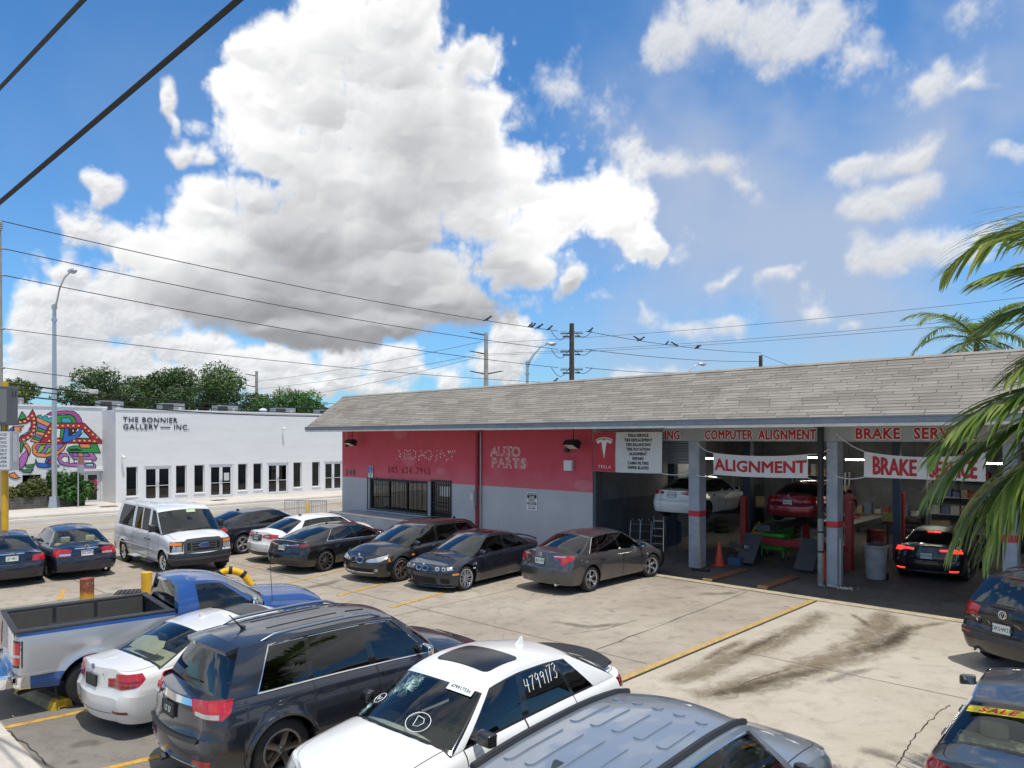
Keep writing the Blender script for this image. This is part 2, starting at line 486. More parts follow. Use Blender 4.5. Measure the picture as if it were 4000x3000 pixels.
def sst(a, b, x):
    t = min(1, max(0, (x - a) / (b - a))); return t * t * (3 - 2 * t)

_wheels = {}
def wheel_meshes(R, rr, w, n, style, mrim):
    key = (R, rr, w, n, style, mrim.name)
    if key in _wheels: return _wheels[key]
    bm = bmesh.new(); h = w / 2
    lathe(bm, [(rr - .012, -h + .01), (rr + .01, -h), (R - .05, -h - .006), (R - .018, -h + .012), (R - .002, -h + .04), (R, -h + .07), (R, -.012), (R - .006, -.008), (R - .006, .008), (R, .012), (R, h - .07),
               (R - .002, h - .04), (R - .018, h - .012), (R - .05, h + .006), (rr + .01, h), (rr - .012, h - .01)], 40, axis='Y', close=True)
    tyre = to_mesh(bm, 'wheel', M_RUBBER, .7)
    bm = bmesh.new()
    lathe(bm, [(rr - .03, h - .012), (rr - .004, h + .002), (rr + .004, h - .004), (rr - .004, h - .03), (rr - .022, h - .05), (rr - .03, -h + .02), (rr - .038, -h + .02), (rr - .034, h - .05)], 40, axis='Y', close=True)
    lathe(bm, [(.0, h - .028), (.028, h - .028), (.034, h - .034), (.075, h - .045), (.08, h - .08), (.0, h - .08)], 20, axis='Y')
    def spoke(ang, w0, w1, y0, y1, r0=.05, r1=None, th=.028, skew=0.):
        r1 = r1 or rr - .018
        ca, sa = cos(ang), sin(ang); ca2, sa2 = cos(ang + skew), sin(ang + skew)
        def P(r, s, y, c, q): return (r * c - s * q, y, r * q + s * c)
        ring = []
        for (r, ww, y, c, q) in ((r0, w0, y0, ca, sa), ((r0 + r1) * .5, (w0 + w1) * .5 * .92, (y0 + y1) / 2 + .004, (ca + ca2) / 2, (sa + sa2) / 2), (r1, w1, y1, ca2, sa2)):
            ring.append([bm.verts.new(P(r, -ww / 2, y - .006, c, q)), bm.verts.new(P(r, 0, y, c, q)), bm.verts.new(P(r, ww / 2, y - .006, c, q)), bm.verts.new(P(r, ww / 2, y - th, c, q)), bm.verts.new(P(r, -ww / 2, y - th, c, q))])
        for a, b in zip(ring, ring[1:]):
            for k in range(5): bm.faces.new((a[k], a[(k + 1) % 5], b[(k + 1) % 5], b[k]))
    for k in range(n):
        a = 2 * pi * k / n + pi / 2
        if style == 'single': spoke(a, .062, .050, h - .038, h - .012)
        elif style == 'wide': spoke(a, .075, .095, h - .035, h - .012)
        elif style == 'double':
            for q in (-1, 1): spoke(a + q * .10, .026, .030, h - .036, h - .010, skew=q * .05)
        elif style == 'vee':
            for q in (-1, 1): spoke(a, .04, .034, h - .036, h - .010, skew=q * .20)
        elif style == 'turbine': spoke(a, .050, .030, h - .032, h - .010, skew=.10)
        elif style == 'steel': spoke(a, .10, .12, h - .045, h - .03, r0=.06)
    lathe(bm, [(.0, -.02), (rr * .72, -.02), (rr * .72, 0.), (.0, 0.)], 24, mi=2, axis='Y')
    lathe(bm, [(.0, -h + .03), (rr - .03, -h + .03), (rr - .03, -h + .035), (.0, -h + .035)], 24, mi=1, axis='Y')
    rim = to_mesh(bm, 'rim', [mrim, M_DARK, M_DISC], .6)
    _wheels[key] = (tyre, rim)
    return _wheels[key]

class Car:
    ROWS = [0, .07, .16, .27, .38, .49, .58, .655, .69, .725, .80, .87, .92, .96, 1.0]
    VR = [0, .05, .28, .52, .76, .885, .92, 1.0]
    FC = [1, .965, .90, .8, .6, .4, .2, 0, -.2, -.4, -.6, -.8, -.90, -.965, -1]
    FT = [1, .93, .875, .862, .72, .5, .25, 0, -.25, -.5, -.72, -.862, -.875, -.93, -1]

    def __init__(s, sp, root):
        s.sp = sp; s.root = root
        g = lambda k, d=None: sp.get(k, d)
        s.w = sp['W'] / 2; s.xf = sp['WB'] / 2 + sp['FO']; s.xr = s.xf - sp['L']
        s.R = sp['R']; s.Ra = s.R + g('gap', .045); s.ax = (sp['WB'] / 2, -sp['WB'] / 2)
        s.z0 = g('zb', .22)
        s.zs = pchip(sp['zs']); s.zc = pchip(sp['zc']); s.roof = pchip(sp['roof'])
        s.side = pchip(g('side', [(0, .915), (.12, .955), (.35, .99), (.6, 1.0), (.70, .997), (.74, .985), (.90, .955), (1, .895)]))
        s.fr = pchip(g('fr', [(.15, -.10), (.3, -.02), (.45, 0), (.58, -.015), (.66, -.05), (.74, -.11), (.9, -.2)]))
        s.rr = pchip(g('rr', [(.2, .10), (.33, .03), (.5, 0), (.64, .01), (.69, .05), (.85, .075), (1.05, .11)]))
        s.zbot = pchip([(s.xr, g('zbr', s.z0 + .05)), (s.xr + .5, s.z0 + .01), (s.ax[1], s.z0), (s.ax[0], s.z0), (s.xf - .4, s.z0 - .01), (s.xf, g('zbf', s.z0 - .02))])
        s.paint = sp['paint']; s.quads = {}
        s.outline(); s.lower(); s.top(); s.greenhouse(); s.emit(); s.wheels(); s.interior()
        if g('trim') == M_CHROME: s.beltline()

    def plan(s, x): return 1 - .035 * (abs(x) / (s.sp['L'] / 2)) ** 3
    def T(s, x, y):
        wr = s.w * s.plan(x) * s.side(1.0); a, b = s.zs(x), s.zc(x)
        return a + (b - a) * (1 - min(1, abs(y) / wr) ** 2.6)
    def P(s, X0, eta, z):
        x = X0 + s.fr(z) * sst(s.xf - .75, s.xf - .06, X0) + s.rr(z) * sst(s.xr + .75, s.xr + .06, X0)
        t = (z - s.z0) / (s.zs(X0) - s.z0)
        y = eta * s.w * s.plan(X0) * s.side(min(1, max(0, t)))
        if eta > .99:
            for c in s.ax:
                d = sqrt((X0 - c) ** 2 + (z - s.R) ** 2)
                y += s.sp.get('flare', .012) * math.exp(-((d - s.Ra - .01) / .05) ** 2)
        return Vector((x, y, z))
    def outline(s):
        g = s.sp.get
        o = []
        f1 = g('f1', .62); e = g('ce', .82)
        bf, br, cf, cr = g('bowf', .13), g('bowr', .10), g('crf', .33), g('crr', .34)
        for f in np.linspace(0, 1, 8): o.append((s.xf - bf * f * f, f * f1, 'F'))
        for p in np.linspace(0, pi / 2, 10)[1:]: o.append((s.xf - bf - cf + cf * max(0, cos(p)) ** e, f1 + (1 - f1) * sin(p) ** e, 'F'))
        a, b = s.xr + br + cr, s.xf - bf - cf
        st = set(np.linspace(a, b, int((b - a) / .11))[1:-1])
        st = {x for x in st if all(abs(x - c) > s.Ra + .01 for c in s.ax)}
        for c in s.ax:
            for q in np.linspace(0, pi, 17): st.add(c + s.Ra * cos(q) * .9999)
            st.add(c + s.Ra + .0012); st.add(c - s.Ra - .0012)
        s.seams = [q for d in g('doors', []) for q in d] + list(g('seams', []))
        for q in s.seams: st.add(q - .008); st.add(q + .008)
        st = sorted((x for x in st if a + .005 < x < b - .005), reverse=True)
        last = 1e9
        for x in st:
            if last - x > .0009: o.append((x, 1., 'S')); last = x
        r = [(s.xr + br + cr - cr * max(0, cos(p)) ** e, f1 + (1 - f1) * sin(p) ** e, 'R') for p in np.linspace(0, pi / 2, 10)]
        r += [(s.xr + br * f * f, f * f1, 'R') for f in np.linspace(0, 1, 8)[:-1]]
        o += sorted(r, key=lambda q: (-q[1], -q[0]))
        s.out = o
        s.zlow = []
        for (x, e_, reg) in o:
            z = s.zbot(x)
            for c in s.ax:
                if reg == 'S' and abs(x - c) <= s.Ra: z = max(z, s.R + sqrt(max(0, s.Ra ** 2 - (x - c) ** 2)))
            s.zlow.append(z)
        s.ztop = [s.T(x, e_ * s.w * s.plan(x) * s.side(1)) for (x, e_, reg) in o]
    def q(s, key, mk, pts): s.quads.setdefault(key, []).append((mk, [Vector(p) for p in pts]))
    def lower(s):
        o = s.out; g = s.sp.get; zbp = g('bump_z', (.62, .66))
        grid = []
        for i, (x, e, reg) in enumerate(o):
            zl, zt = s.zlow[i], s.ztop[i]
            if g('tone'):                                    # rows follow the paint lines
                b0 = max(g('tone')[0], zl + .01); b1 = max(b0 + .05, min(g('tone')[1](x), zt - .03))
                zz = [zl + (b0 - zl) * j / 3 for j in range(3)] + [b0 + (b1 - b0) * j / 8 for j in range(8)] + [b1 + (zt - b1) * j / 3 for j in range(4)]
            else: zz = [zl + (zt - zl) * k for k in s.ROWS]
            grid.append([s.P(x, e, z) for z in zz])
        s.grid = grid
        lid = 'trunk_lid' if g('deck', True) else 'tailgate'
        for i in range(len(o) - 1):
            xm = (o[i][0] + o[i + 1][0]) / 2; reg = o[i][2] if o[i][2] == o[i + 1][2] else ('F' if 'F' in (o[i][2], o[i + 1][2]) else 'R')
            for k in range(len(s.ROWS) - 1):
                zm = (grid[i][k].z + grid[i + 1][k + 1].z) / 2; em = (o[i][1] + o[i + 1][1]) / 2
                for sd in (1, -1):
                    key, mk = 'body', 'paint'
                    if reg == 'S':
                        if any(abs(xm - q) < .0082 and o[i][0] - o[i + 1][0] < .02 for q in s.seams) and k >= 1: mk = 'seam'
                        elif k >= 1:
                            for j, (a, b) in enumerate(g('doors', [])):
                                if b < xm < a: key = 'door%d%+d' % (j, sd)
                        if g('tone') and mk == 'paint' and 3 <= k < 11: mk = 'second'
                        if k == 0 and g('sill_dark'): mk = 'plastic'
                    elif reg == 'F':
                        if zm < zbp[0]: key, mk = 'front_bumper', 'bumper'
                        elif g('tone') and 3 <= k < 11: mk = 'second'
                    elif reg == 'R':
                        if zm < zbp[1]: key, mk = 'rear_bumper', 'bumper'
                        elif em < g('lid_eta', .66): key = lid
                        if g('tone') and key == 'body' and 3 <= k < 11: mk = 'second'
                    P4 = [grid[i][k], grid[i + 1][k], grid[i + 1][k + 1], grid[i][k + 1]]
                    if sd < 0: P4 = [Vector((p.x, -p.y, p.z)) for p in P4][::-1]
                    s.q(key, mk, P4)
        # arch lips and underside edges turn inward
        for i in range(len(o) - 1):
            for sd in (1, -1):
                a, b = grid[i][0], grid[i + 1][0]
                def inn(p): return Vector((p.x * .99, max(0, p.y - .10), p.z + .01))
                P4 = [a, b, inn(b), inn(a)]
                s.q('body', 'plastic', [Vector((p.x, p.y * sd, p.z)) for p in P4])
    def fill_pt(s, i, f):
        t = s.grid[i][-1]; y = f * t.y
        return Vector((t.x, y, s.T(s.out[i][0], y) if abs(f) < .999 else t.z))
    def top(s):
        o = s.out; g = s.sp.get
        h_end, d_start = g('hood_end'), g('deck_start')
        for i in range(len(o) - 1):
            xm = (s.grid[i][-1].x + s.grid[i + 1][-1].x) / 2
            if d_start < xm < h_end: continue
            if g('bed') and xm < d_start: continue
            ty = s.out[i][1]
            for j in range(len(s.FT) - 1):
                fm = abs(s.FT[j] + s.FT[j + 1]) / 2; key, mk = 'body', 'paint'
                inner = fm < .86 and ty > .0
                if xm > h_end: key = 'hood' if fm < .862 else 'body'
                elif g('deck', True): key = 'trunk_lid' if fm < .862 else 'body'
                if .861 < fm < .876 and ty > .6: key, mk = 'body', 'seam'
                s.q(key, mk, [s.fill_pt(i, s.FT[j]), s.fill_pt(i + 1, s.FT[j]), s.fill_pt(i + 1, s.FT[j + 1]), s.fill_pt(i, s.FT[j + 1])])
    def gh(s, xb, xt, v, sd=1):
        yb = s.w * s.plan(xb) * s.side(1) * .985; zb = s.zs(xb) - .004
        yr = s.sp['rw'] * (1 - .045 * (xt / 1.4) ** 2); zr = s.roof(xt) - s.sp.get('crown', .05)
        cv = s.sp.get('gcurve', 1.25)
        return Vector((xb + (xt - xb) * v, sd * (yb + (yr - yb) * v ** cv), zb + (zr - zb) * v))
    def scr(s, which, f, v):
        """windscreen (front) or rear window surface"""
        g = s.sp.get
        ln = s.sp['lines'][0 if which == 'F' else -1]; sg = 1 if which == 'F' else -1
        bb, bt = (g('wsb', .16), g('wst', .07)) if which == 'F' else (g('rwb', .12), g('rwt', .05))
        B = s.gh(ln[0], ln[1], 0); Tp = s.gh(ln[0], ln[1], 1); k = 1 - f * f
        xb = B.x + sg * bb * k; yb = f * B.y
        zb = s.T(xb, yb) - .004 if abs(f) < .999 else B.z
        if (which == 'R' and g('rw_z')): zb = B.z + (g('rw_z') - B.z) * (1 - f ** 4)
        xt = Tp.x + sg * bt * k; zt = Tp.z + g('crown', .05) * k
        y = yb + (f * Tp.y - yb) * v ** g('gcurve', 1.25)
        bul = g('wsc', .03) * sin(pi * v) * (1 - f * f)
        return Vector((xb + (xt - xb) * v + sg * bul * .6, y, zb + (zt - zb) * v + bul * .6))
    def greenhouse(s):
        g = s.sp.get; L = s.sp['lines']; V = s.VR
        sub = []
        for a, b in zip(L, L[1:]):
            n = a[3] if len(a) > 3 else 1
            for k in range(n):
                t = k / n; sub.append((a[0] + (b[0] - a[0]) * t, a[1] + (b[1] - a[1]) * t, a[2], L.index(a)))
        sub.append((L[-1][0], L[-1][1], 'E', -1)); s.sub = sub
        for a, b in zip(sub, sub[1:]):
            for sd in (1, -1):
                for k in range(len(V) - 1):
                    P4 = [s.gh(a[0], a[1], V[k], sd), s.gh(b[0], b[1], V[k], sd), s.gh(b[0], b[1], V[k + 1], sd), s.gh(a[0], a[1], V[k + 1], sd)]
                    key, mk = 'body', 'paint'
                    if a[2] in 'Gg':
                        if k == 0 or k == 5: mk = 'trim'
                        elif 1 <= k <= 4: key, mk = 'window%d%+d' % (a[3], sd), ('sideglass' if a[2] == 'G' else 'privacy')
                    elif a[2] == 'B' and k <= 5: mk = 'frit' if k not in (0,) else 'trim'
                    elif a[2] == 'P' and k == 0: mk = 'trim' if g('trim_full') else 'paint'
                    s.q(key, mk, P4)
        F = s.FC
        for wh in 'FR':
            for k in range(len(V) - 1):
                for j in range(len(F) - 1):
                    P4 = [s.scr(wh, F[j], V[k]), s.scr(wh, F[j], V[k + 1]), s.scr(wh, F[j + 1], V[k + 1]), s.scr(wh, F[j + 1], V[k])]
                    if wh == 'R' and g('solid_back'):
                        inside = abs(F[j] + F[j + 1]) < 1.7 and 1 <= k <= 4
                        s.q('rear_window' if inside else 'body', 'rearglass' if inside else 'paint', P4); continue
                    edge = j in (0, len(F) - 2) or k == 0
                    if k == len(V) - 2: s.q('body', 'paint', P4)
                    elif edge or k == 5: s.q('body', 'frit', P4)
                    else: s.q('windscreen' if wh == 'F' else 'rear_window', 'wsglass' if wh == 'F' else 'rearglass', P4)
        n = len(sub)
        def cap(i, f):
            t = i / (n - 1); p = s.gh(sub[i][0], sub[i][1], 1)
            if i == 0: return s.scr('F', f, 1)
            if i == n - 1: return s.scr('R', f, 1)
            bow = g('wst', .07) * (1 - t) - g('rwt', .05) * t
            return Vector((p.x + bow * (1 - f * f), f * p.y, p.z + g('crown', .05) * (1 - f * f)))
        s.cap = cap
        sr = g('sunroof')
        for i in range(n - 1):
            for j in range(len(F) - 1):
                P4 = [cap(i, F[j]), cap(i + 1, F[j]), cap(i + 1, F[j + 1]), cap(i, F[j + 1])]
                xm = (P4[0].x + P4[1].x) / 2; fm = abs(F[j] + F[j + 1]) / 2
                s.q('roof', 'paint', P4)
    def beltline(s):
        """bright strip round the side windows"""
        gl = [q for q in s.sub if q[2] in 'GgB']
        i0 = s.sub.index(gl[0]); i1 = s.sub.index(gl[-1]) + 1
        for sd in (1, -1):
            lo = [s.gh(q[0], q[1], .025, sd) + Vector((0, sd * .006, .0)) for q in s.sub[i0:i1 + 1]]
            hi = [s.gh(q[0], q[1], .905, sd) + Vector((0, sd * .006, .004)) for q in s.sub[i0:i1 + 1]]
            fr = [lo[0].lerp(hi[0], t) for t in (.3, .6)]; re_ = [hi[-1].lerp(lo[-1], t) for t in (.3, .6)]
            s.bar('window_trim', lo[::-1] + fr + hi + re_ + [lo[-1]], .011, s.sp.get('trim', M_CHROME), 5)
    def roof_pt(s, x, y, off=0.):
        L = s.sp['lines']; yr = s.sp['rw'] * (1 - .045 * (x / 1.4) ** 2); k = max(0, 1 - (y / yr) ** 2)
        u = min(1, max(0, (L[0][1] - x) / (L[0][1] - L[-1][1]))); bow = s.sp.get('wst', .07) * (1 - u) - s.sp.get('rwt', .05) * u
        t = s.roof(x - bow * k) - s.sp.get('crown', .05)
        return Vector((x, y, t + s.sp.get('crown', .05) * k + off))
    def emit(s):
        g = s.sp.get
        mm = dict(paint=s.paint, seam=M_DARK, plastic=M_PLASTIC, trim=g('trim', M_PLASTIC), frit=M_FRIT, sideglass=g('glass', M_GLASSD), privacy=g('privacy', M_GLASSD), wsglass=g('wsglass', M_GLASSW), rearglass=g('rearglass', g('glass', M_GLASSD)),
                  second=g('paint2', s.paint), bumper=g('bumper', s.paint), bed=g('bedmat', M_PLASTIC))
        for key, lst in s.quads.items():
            ms = []; bm = bmesh.new()
            for mk, pts in lst:
                m = mm[mk]
                if m not in ms: ms.append(m)
                pp = []
                for p in pts:
                    if not any((p - q).length < 1e-5 for q in pp): pp.append(p)
                if len(pp) < 3: continue
                bm.faces.new([bm.verts.new(p) for p in pp]).material_index = ms.index(m)
            bmesh.ops.remove_doubles(bm, verts=bm.verts[:], dist=.0004)
            bm.normal_update()
            for f in bm.faces:
                c = f.calc_center_median()
                if f.normal.dot(c - Vector((max(-1.2, min(1.2, c.x)), 0, .75))) < 0: f.normal_flip()
            name = key.rstrip('0123456789+-').rstrip('+-')
            name = {'door': 'door', 'window': 'window'}.get(name.rstrip('0123456789'), name)
            me = bpy.data.meshes.new(name); bm.to_mesh(me); bm.free()
            for m in ms: me.materials.append(m)
            me.shade_smooth(); me.set_sharp_from_angle(angle=radians(38))
            o = link(name, me, s.root)
            if key.startswith('door'): s.doors = getattr(s, 'doors', {}); s.doors[key] = o
            s.parts = getattr(s, 'parts', {}); s.parts[key] = o
    def wheels(s):
        d = s.sp['wheel']; wd = d.get('w', .215)
        ty, rm = wheel_meshes(s.R, d['rr'], wd, d['n'], d['style'], d.get('mat', M_ALLOY))
        tr = s.sp.get('track', s.w - wd / 2 - .025)
        for ai, c in enumerate(s.ax):
            for sd in (1, -1):
                o = link('wheel', ty, s.root, (c, sd * tr, s.R))
                ang = random.uniform(0, 6)
                st = s.sp.get('steer', 0) if ai == 0 else 0
                o.rotation_euler = (0, ang if sd > 0 else -ang, (0 if sd > 0 else pi) + st)
                o.rotation_mode = 'ZXY' if False else 'XYZ'
                link('rim', rm, o)
        bm = bmesh.new(); k = s.w - wd - .09
        box(bm, s.xr + .35, s.xf - .35, -k, k, s.z0 - .015, s.z0 + .42)
        for c in s.ax:
            for sd in (1, -1):                                  # wheel housings
                a = [(c + (s.Ra + .03) * cos(q), s.R + (s.Ra + .03) * sin(q)) for q in np.linspace(-.35, pi + .35, 18)]
                for p, r in zip(a, a[1:]):
                    bm.faces.new([bm.verts.new((x, y, z)) for (x, z), y in ((p, sd * (s.w - .05)), (r, sd * (s.w - .05)), (r, sd * (k - .02)), (p, sd * (k - .02)))])
        obj('underbody', bm, M_DARK, s.root)
    def interior(s):
        g = s.sp.get; ic = g('trim_in', mat('interior_dark', (.03, .03, .032), .8)); L = s.sp['lines']
        xa, xe = L[0][0], L[-1][0]; zb = min(s.zs(xa), s.zs(0)); ws = s.w * .80
        bm = bmesh.new()
        box(bm, min(xa, g('hood_end')) - .42, xa + .10, -ws, ws, zb - .25, zb + .015)              # dashboard
        box(bm, xe - .05, xa, -ws * 1.05, ws * 1.05, zb - .62, zb - .56)
        obj('dashboard', bm, g('dash', mat('dash_dark', (.02, .02, .022), .7)), s.root)
        def seat(x, y, wd, h):
            bm = bbox(x - .32, x + .28, y - wd, y + wd, zb - .56, zb - .36, .05)
            b2 = bbox(-.06, .07, -wd, wd, 0, h, .05, M=Matrix.Translation((x - .32, y, zb - .42)) @ Matrix.Rotation(-.22, 4, 'Y'))
            join(bm, b2)
            join(bm, bbox(-.04, .05, -.13, .13, h + .02, h + .19, .035, M=Matrix.Translation((x - .32, y, zb - .42)) @ Matrix.Rotation(-.22, 4, 'Y')))
            return bm
        sx = g('seat_x', .1)
        for sd in (1, -1): obj('seat', seat(sx, sd * s.w * .42, .24, .60), ic, s.root, smooth=.6)
        if g('rear_seat', True):
            for sd in (1, -1): obj('seat', seat(sx - .95, sd * s.w * .38, .30, .56), ic, s.root, smooth=.6)
        if g('shelf', True):
            bm = bmesh.new(); box(bm, xe - .12, xe + .55, -ws * .95, ws * .95, s.zs(xe) - .02, s.zs(xe) + .01)
            obj('parcel_shelf', bm, g('shelf_mat', ic), s.root)
        bm = bmesh.new()
        cx = xa - .55; c = Vector((cx, s.w * .42, zb + .02)); r = .18
        pts = [c + Matrix.Rotation(-.45, 3, 'Y') @ Vector((0, r * cos(q), r * sin(q))) for q in np.linspace(0, 2 * pi, 17)]
        tube(bm, pts, .014, 6, caps=False); tube(bm, [pts[0], pts[8]], .014, 6); tube(bm, [c, c + Vector((.35, 0, -.12))], .03, 6)
        obj('steering_wheel', bm, M_PLASTIC, s.root, smooth=.8)

    # ---- things laid on the skin
    def endpt(s, end, a, z, off=0.):
        key = '_arc' + end
        if not hasattr(s, key):
            o = s.out if end == 'F' else s.out[::-1]
            tab = [(0., o[0][0], o[0][1])]
            for p, r in zip(o, o[1:]):
                if tab[-1][0] > 1.9: break
                tab.append((tab[-1][0] + sqrt((p[0] - r[0]) ** 2 + ((p[1] - r[1]) * s.w) ** 2), r[0], r[1]))
            setattr(s, key, (np.array([q[0] for q in tab]), np.array([q[1] for q in tab]), np.array([q[2] for q in tab])))
        A, X, Eta = getattr(s, key)
        def raw(a, z):
            b = abs(a); p = s.P(float(np.interp(b, A, X)), float(np.interp(b, A, Eta)), z)
            return Vector((p.x, p.y if a >= 0 else -p.y, p.z))
        p = raw(a, z)
        if off:
            da = raw(a + .006, z) - raw(a - .006, z); dz = raw(a, z + .006) - raw(a, z - .006)
            n = da.cross(dz).normalized()
            c = Vector((0, 0, z)); ref = Vector((p.x, p.y, 0)) if abs(p.x) > .1 else Vector((1, 0, 0))
            if n.dot(ref) < 0: n = -n
            p = p + n * off
        return p
    def sidept(s, sd, x, z, off=0.):
        def raw(x, z):
            p = s.P(x, 1., z); return Vector((p.x, p.y * sd, p.z))
        p = raw(x, z)
        if off:
            n = (raw(x + .01, z) - raw(x - .01, z)).cross(raw(x, z + .01) - raw(x, z - .01)).normalized()
            if n.y * sd < 0: n = -n
            p = p + n * off
        return p
    def patch(s, name, poly, f, m, off=.006, th=.02, cut=.06, parent=None, smooth=.6):
        """flat outline in skin coordinates, wrapped on the body and given thickness"""
        bm = bmesh.new()
        bm.faces.new([bm.verts.new((p[0], p[1], 0)) for p in poly])
        xs = [p[0] for p in poly]; ys = [p[1] for p in poly]
        for lo, hi, nrm in ((min(xs), max(xs), (1, 0, 0)), (min(ys), max(ys), (0, 1, 0))):
            for c in np.arange(lo + cut, hi - .004, cut):
                bmesh.ops.bisect_plane(bm, geom=bm.verts[:] + bm.edges[:] + bm.faces[:], plane_co=(c * nrm[0], c * nrm[1], 0), plane_no=nrm)
        uv = [(v.co.x, v.co.y) for v in bm.verts]
        bound = [(e.verts[0], e.verts[1]) for e in bm.edges if len(e.link_faces) == 1]
        low = {}
        for v, (a, z) in zip(bm.verts[:], uv): v.co = f(a, z, off); low[v] = (a, z)
        made = {}
        for a, b in bound:
            for v in (a, b):
                if v not in made: made[v] = bm.verts.new(f(low[v][0], low[v][1], off - th))
            bm.faces.new((a, b, made[b], made[a]))
        return obj(name, bm, m, parent or s.root, smooth=smooth)
    def ends(s, name, end, poly, m, both=True, **k):
        r = [s.patch(name, poly, lambda a, z, o: s.endpt(end, a, z, o), m, **k)]
        if both: r.append(s.patch(name, [(-a, z) for a, z in poly], lambda a, z, o: s.endpt(end, a, z, o), m, **k))
        return r
    def sides(s, name, poly, m, which=(1, -1), **k):
        return [s.patch(name, poly, lambda x, z, o, sd=sd: s.sidept(sd, x, z, o), m, **k) for sd in which]
    def handles(s, xs, z, m=None, w=.2):
        for j, x in enumerate(xs):
            for sd in (1, -1):
                d = getattr(s, 'doors', {}).get('door%d%+d' % (j, sd))
                s.patch('door_handle', [(x - w / 2, z - .018), (x + w / 2, z - .014), (x + w / 2, z + .016), (x - w / 2, z + .020)], lambda a, q, o, sd=sd: s.sidept(sd, a, q, o), m or s.paint, off=.028, th=.03, cut=.07, parent=d)
    def mirrors(s, x, z, m=None, size=(.10, .20, .145), out=.03):
        for sd in (1, -1):
            dx, dy, dz = size; y0 = s.w * s.plan(x) * s.side(1) + out
            bm = bbox(-dx / 2, dx / 2, 0, dy, -dz / 2, dz / 2, .035, 3)
            for v in bm.verts:
                k = (v.co.x + dx / 2) / dx
                v.co.y = dy / 2 + (v.co.y - dy / 2) * (1 - .18 * k); v.co.z *= 1 - .22 * k; v.co.x -= .25 * v.co.y * .6
                v.co.z += -.10 * (v.co.y - dy / 2)
            join(bm, bbox(-.03, .03, -out - .05, .06, -.05, -.02, .01))
            M = Matrix.Translation((x, sd * y0, z)) @ Matrix.Diagonal((1, sd, 1, 1)); bm.transform(M)
            o = obj('mirror', bm, m or s.paint, s.root, smooth=.7)
            g = bmesh.new(); q = [(-dx / 2 - .004 - .15 * yy, yy, zz) for yy, zz in ((.025, -dz * .36), (dy - .03, -dz * .42), (dy - .02, dz * .30), (.03, dz * .36))]
            g.faces.new([g.verts.new(M @ Vector(p)) for p in q]); obj('mirror_glass', g, M_MIRROR, o)
    def plate(s, end, z, text, style=0, a=0., off=.02, tilt=0.):
        p = s.endpt(end, a, z); sg = 1 if end == 'F' else -1
        M = Matrix.Translation((p.x + sg * off, a, z)) @ basis((0, 0, 0), (0, sg, 0), (-sg * tilt, 0, 1))
        bm = bmesh.new(); box(bm, -.153, .153, -.077, .077, -.03, .003)
        bm.transform(M); pl = obj('licence_plate', bm, M_PLATE if style != 2 else M_INK, s.root)
        ink = {0: M_GREENINK, 1: mat('blue_ink', (.03, .05, .25), .5), 2: M_WHITE}[style]
        if text: put_text('lettering', text, M @ Matrix.Translation((0, -.005, .004)), pl, size=.098, ext=.001, mat_=ink, sx=.78, off=.0015)
        bm = bmesh.new()
        if style == 0 and text:
            lathe(bm, [(0, .002), (.016, .002), (.016, .006), (0, .006)], 10); bm.transform(M @ Matrix.Translation((0, -.003, 0)))
            obj('emblem', bm, M_AMBER, pl)
        elif style == 1:
            box(bm, -.14, .14, .045, .06, .003, .006); bm.transform(M); obj('caption', bm, ink, pl)
        else: bm.free()
        f = bmesh.new()
        for q in ((-.16, .16, .077, .086, -.01, .009), (-.16, .16, -.086, -.077, -.01, .009), (-.162, -.153, -.086, .086, -.01, .009), (.153, .162, -.086, .086, -.01, .009)): box(f, *q)
        f.transform(M); obj('plate_frame', f, M_PLASTIC if style != 1 else M_CHROME, pl)
        return pl
    def badge(s, end, z, r=.04, m=None, a=0., off=.006, kind='disc'):
        p = s.endpt(end, a, z); sg = 1 if end == 'F' else -1
        M = Matrix.Translation((p.x + sg * off, p.y, z)) @ basis((0, 0, 0), (0, sg, 0), (0, 0, 1))
        bm = bmesh.new()
        if kind == 'disc': lathe(bm, [(0, -.01), (r, -.01), (r, .006), (r * .86, .008), (r * .84, .004), (0, .004)], 20)
        elif kind == 'ring': lathe(bm, [(r * .8, -.01), (r, -.01), (r, .008), (r * .8, .008)], 20, close=True)
        elif kind == 'oval':
            lathe(bm, [(0, -.01), (r, -.01), (r, .006), (r * .9, .009), (0, .009)], 24)
            for v in bm.verts: v.co.y *= .42
        bm.transform(M); return obj('emblem', bm, m or M_CHROME, s.root, smooth=.6), M
    def bar(s, name, pts, r, m, n=8):
        bm = bmesh.new(); tube(bm, pts, r, n); return obj(name, bm, m, s.root, smooth=.9)
    def rails(s, x0, x1, m, raised=.05, y=None, r=.016):
        for sd in (1, -1):
            yy = y or s.sp['rw'] * .93
            pts = []
            for k, t in enumerate(np.linspace(0, 1, 11)):
                x = x0 + (x1 - x0) * t; h = raised * min(1, sin(pi * t) * 3.2)
                pts.append(s.roof_pt(x, sd * yy * (1 - .03 * (x / 1.4) ** 2), h))
            s.bar('roof_rail', pts, [r * (.5 if k in (0, 10) else 1) for k in range(11)], m)
    def fin(s, x, m=None, h=.06):
        bm = bmesh.new(); p = s.roof_pt(x, 0)
        a = [(p.x + .09, p.z - .005), (p.x - .02, p.z + h), (p.x - .05, p.z + h), (p.x - .06, p.z - .005)]
        v1 = [bm.verts.new((q[0], .022 if q[1] < p.z else .004, q[1])) for q in a]; v2 = [bm.verts.new((q[0], -.022 if q[1] < p.z else -.004, q[1])) for q in a]
        bm.faces.new(v1); bm.faces.new(v2[::-1])
        for i in range(4): bm.faces.new((v1[i], v1[(i + 1) % 4], v2[(i + 1) % 4], v2[i]))
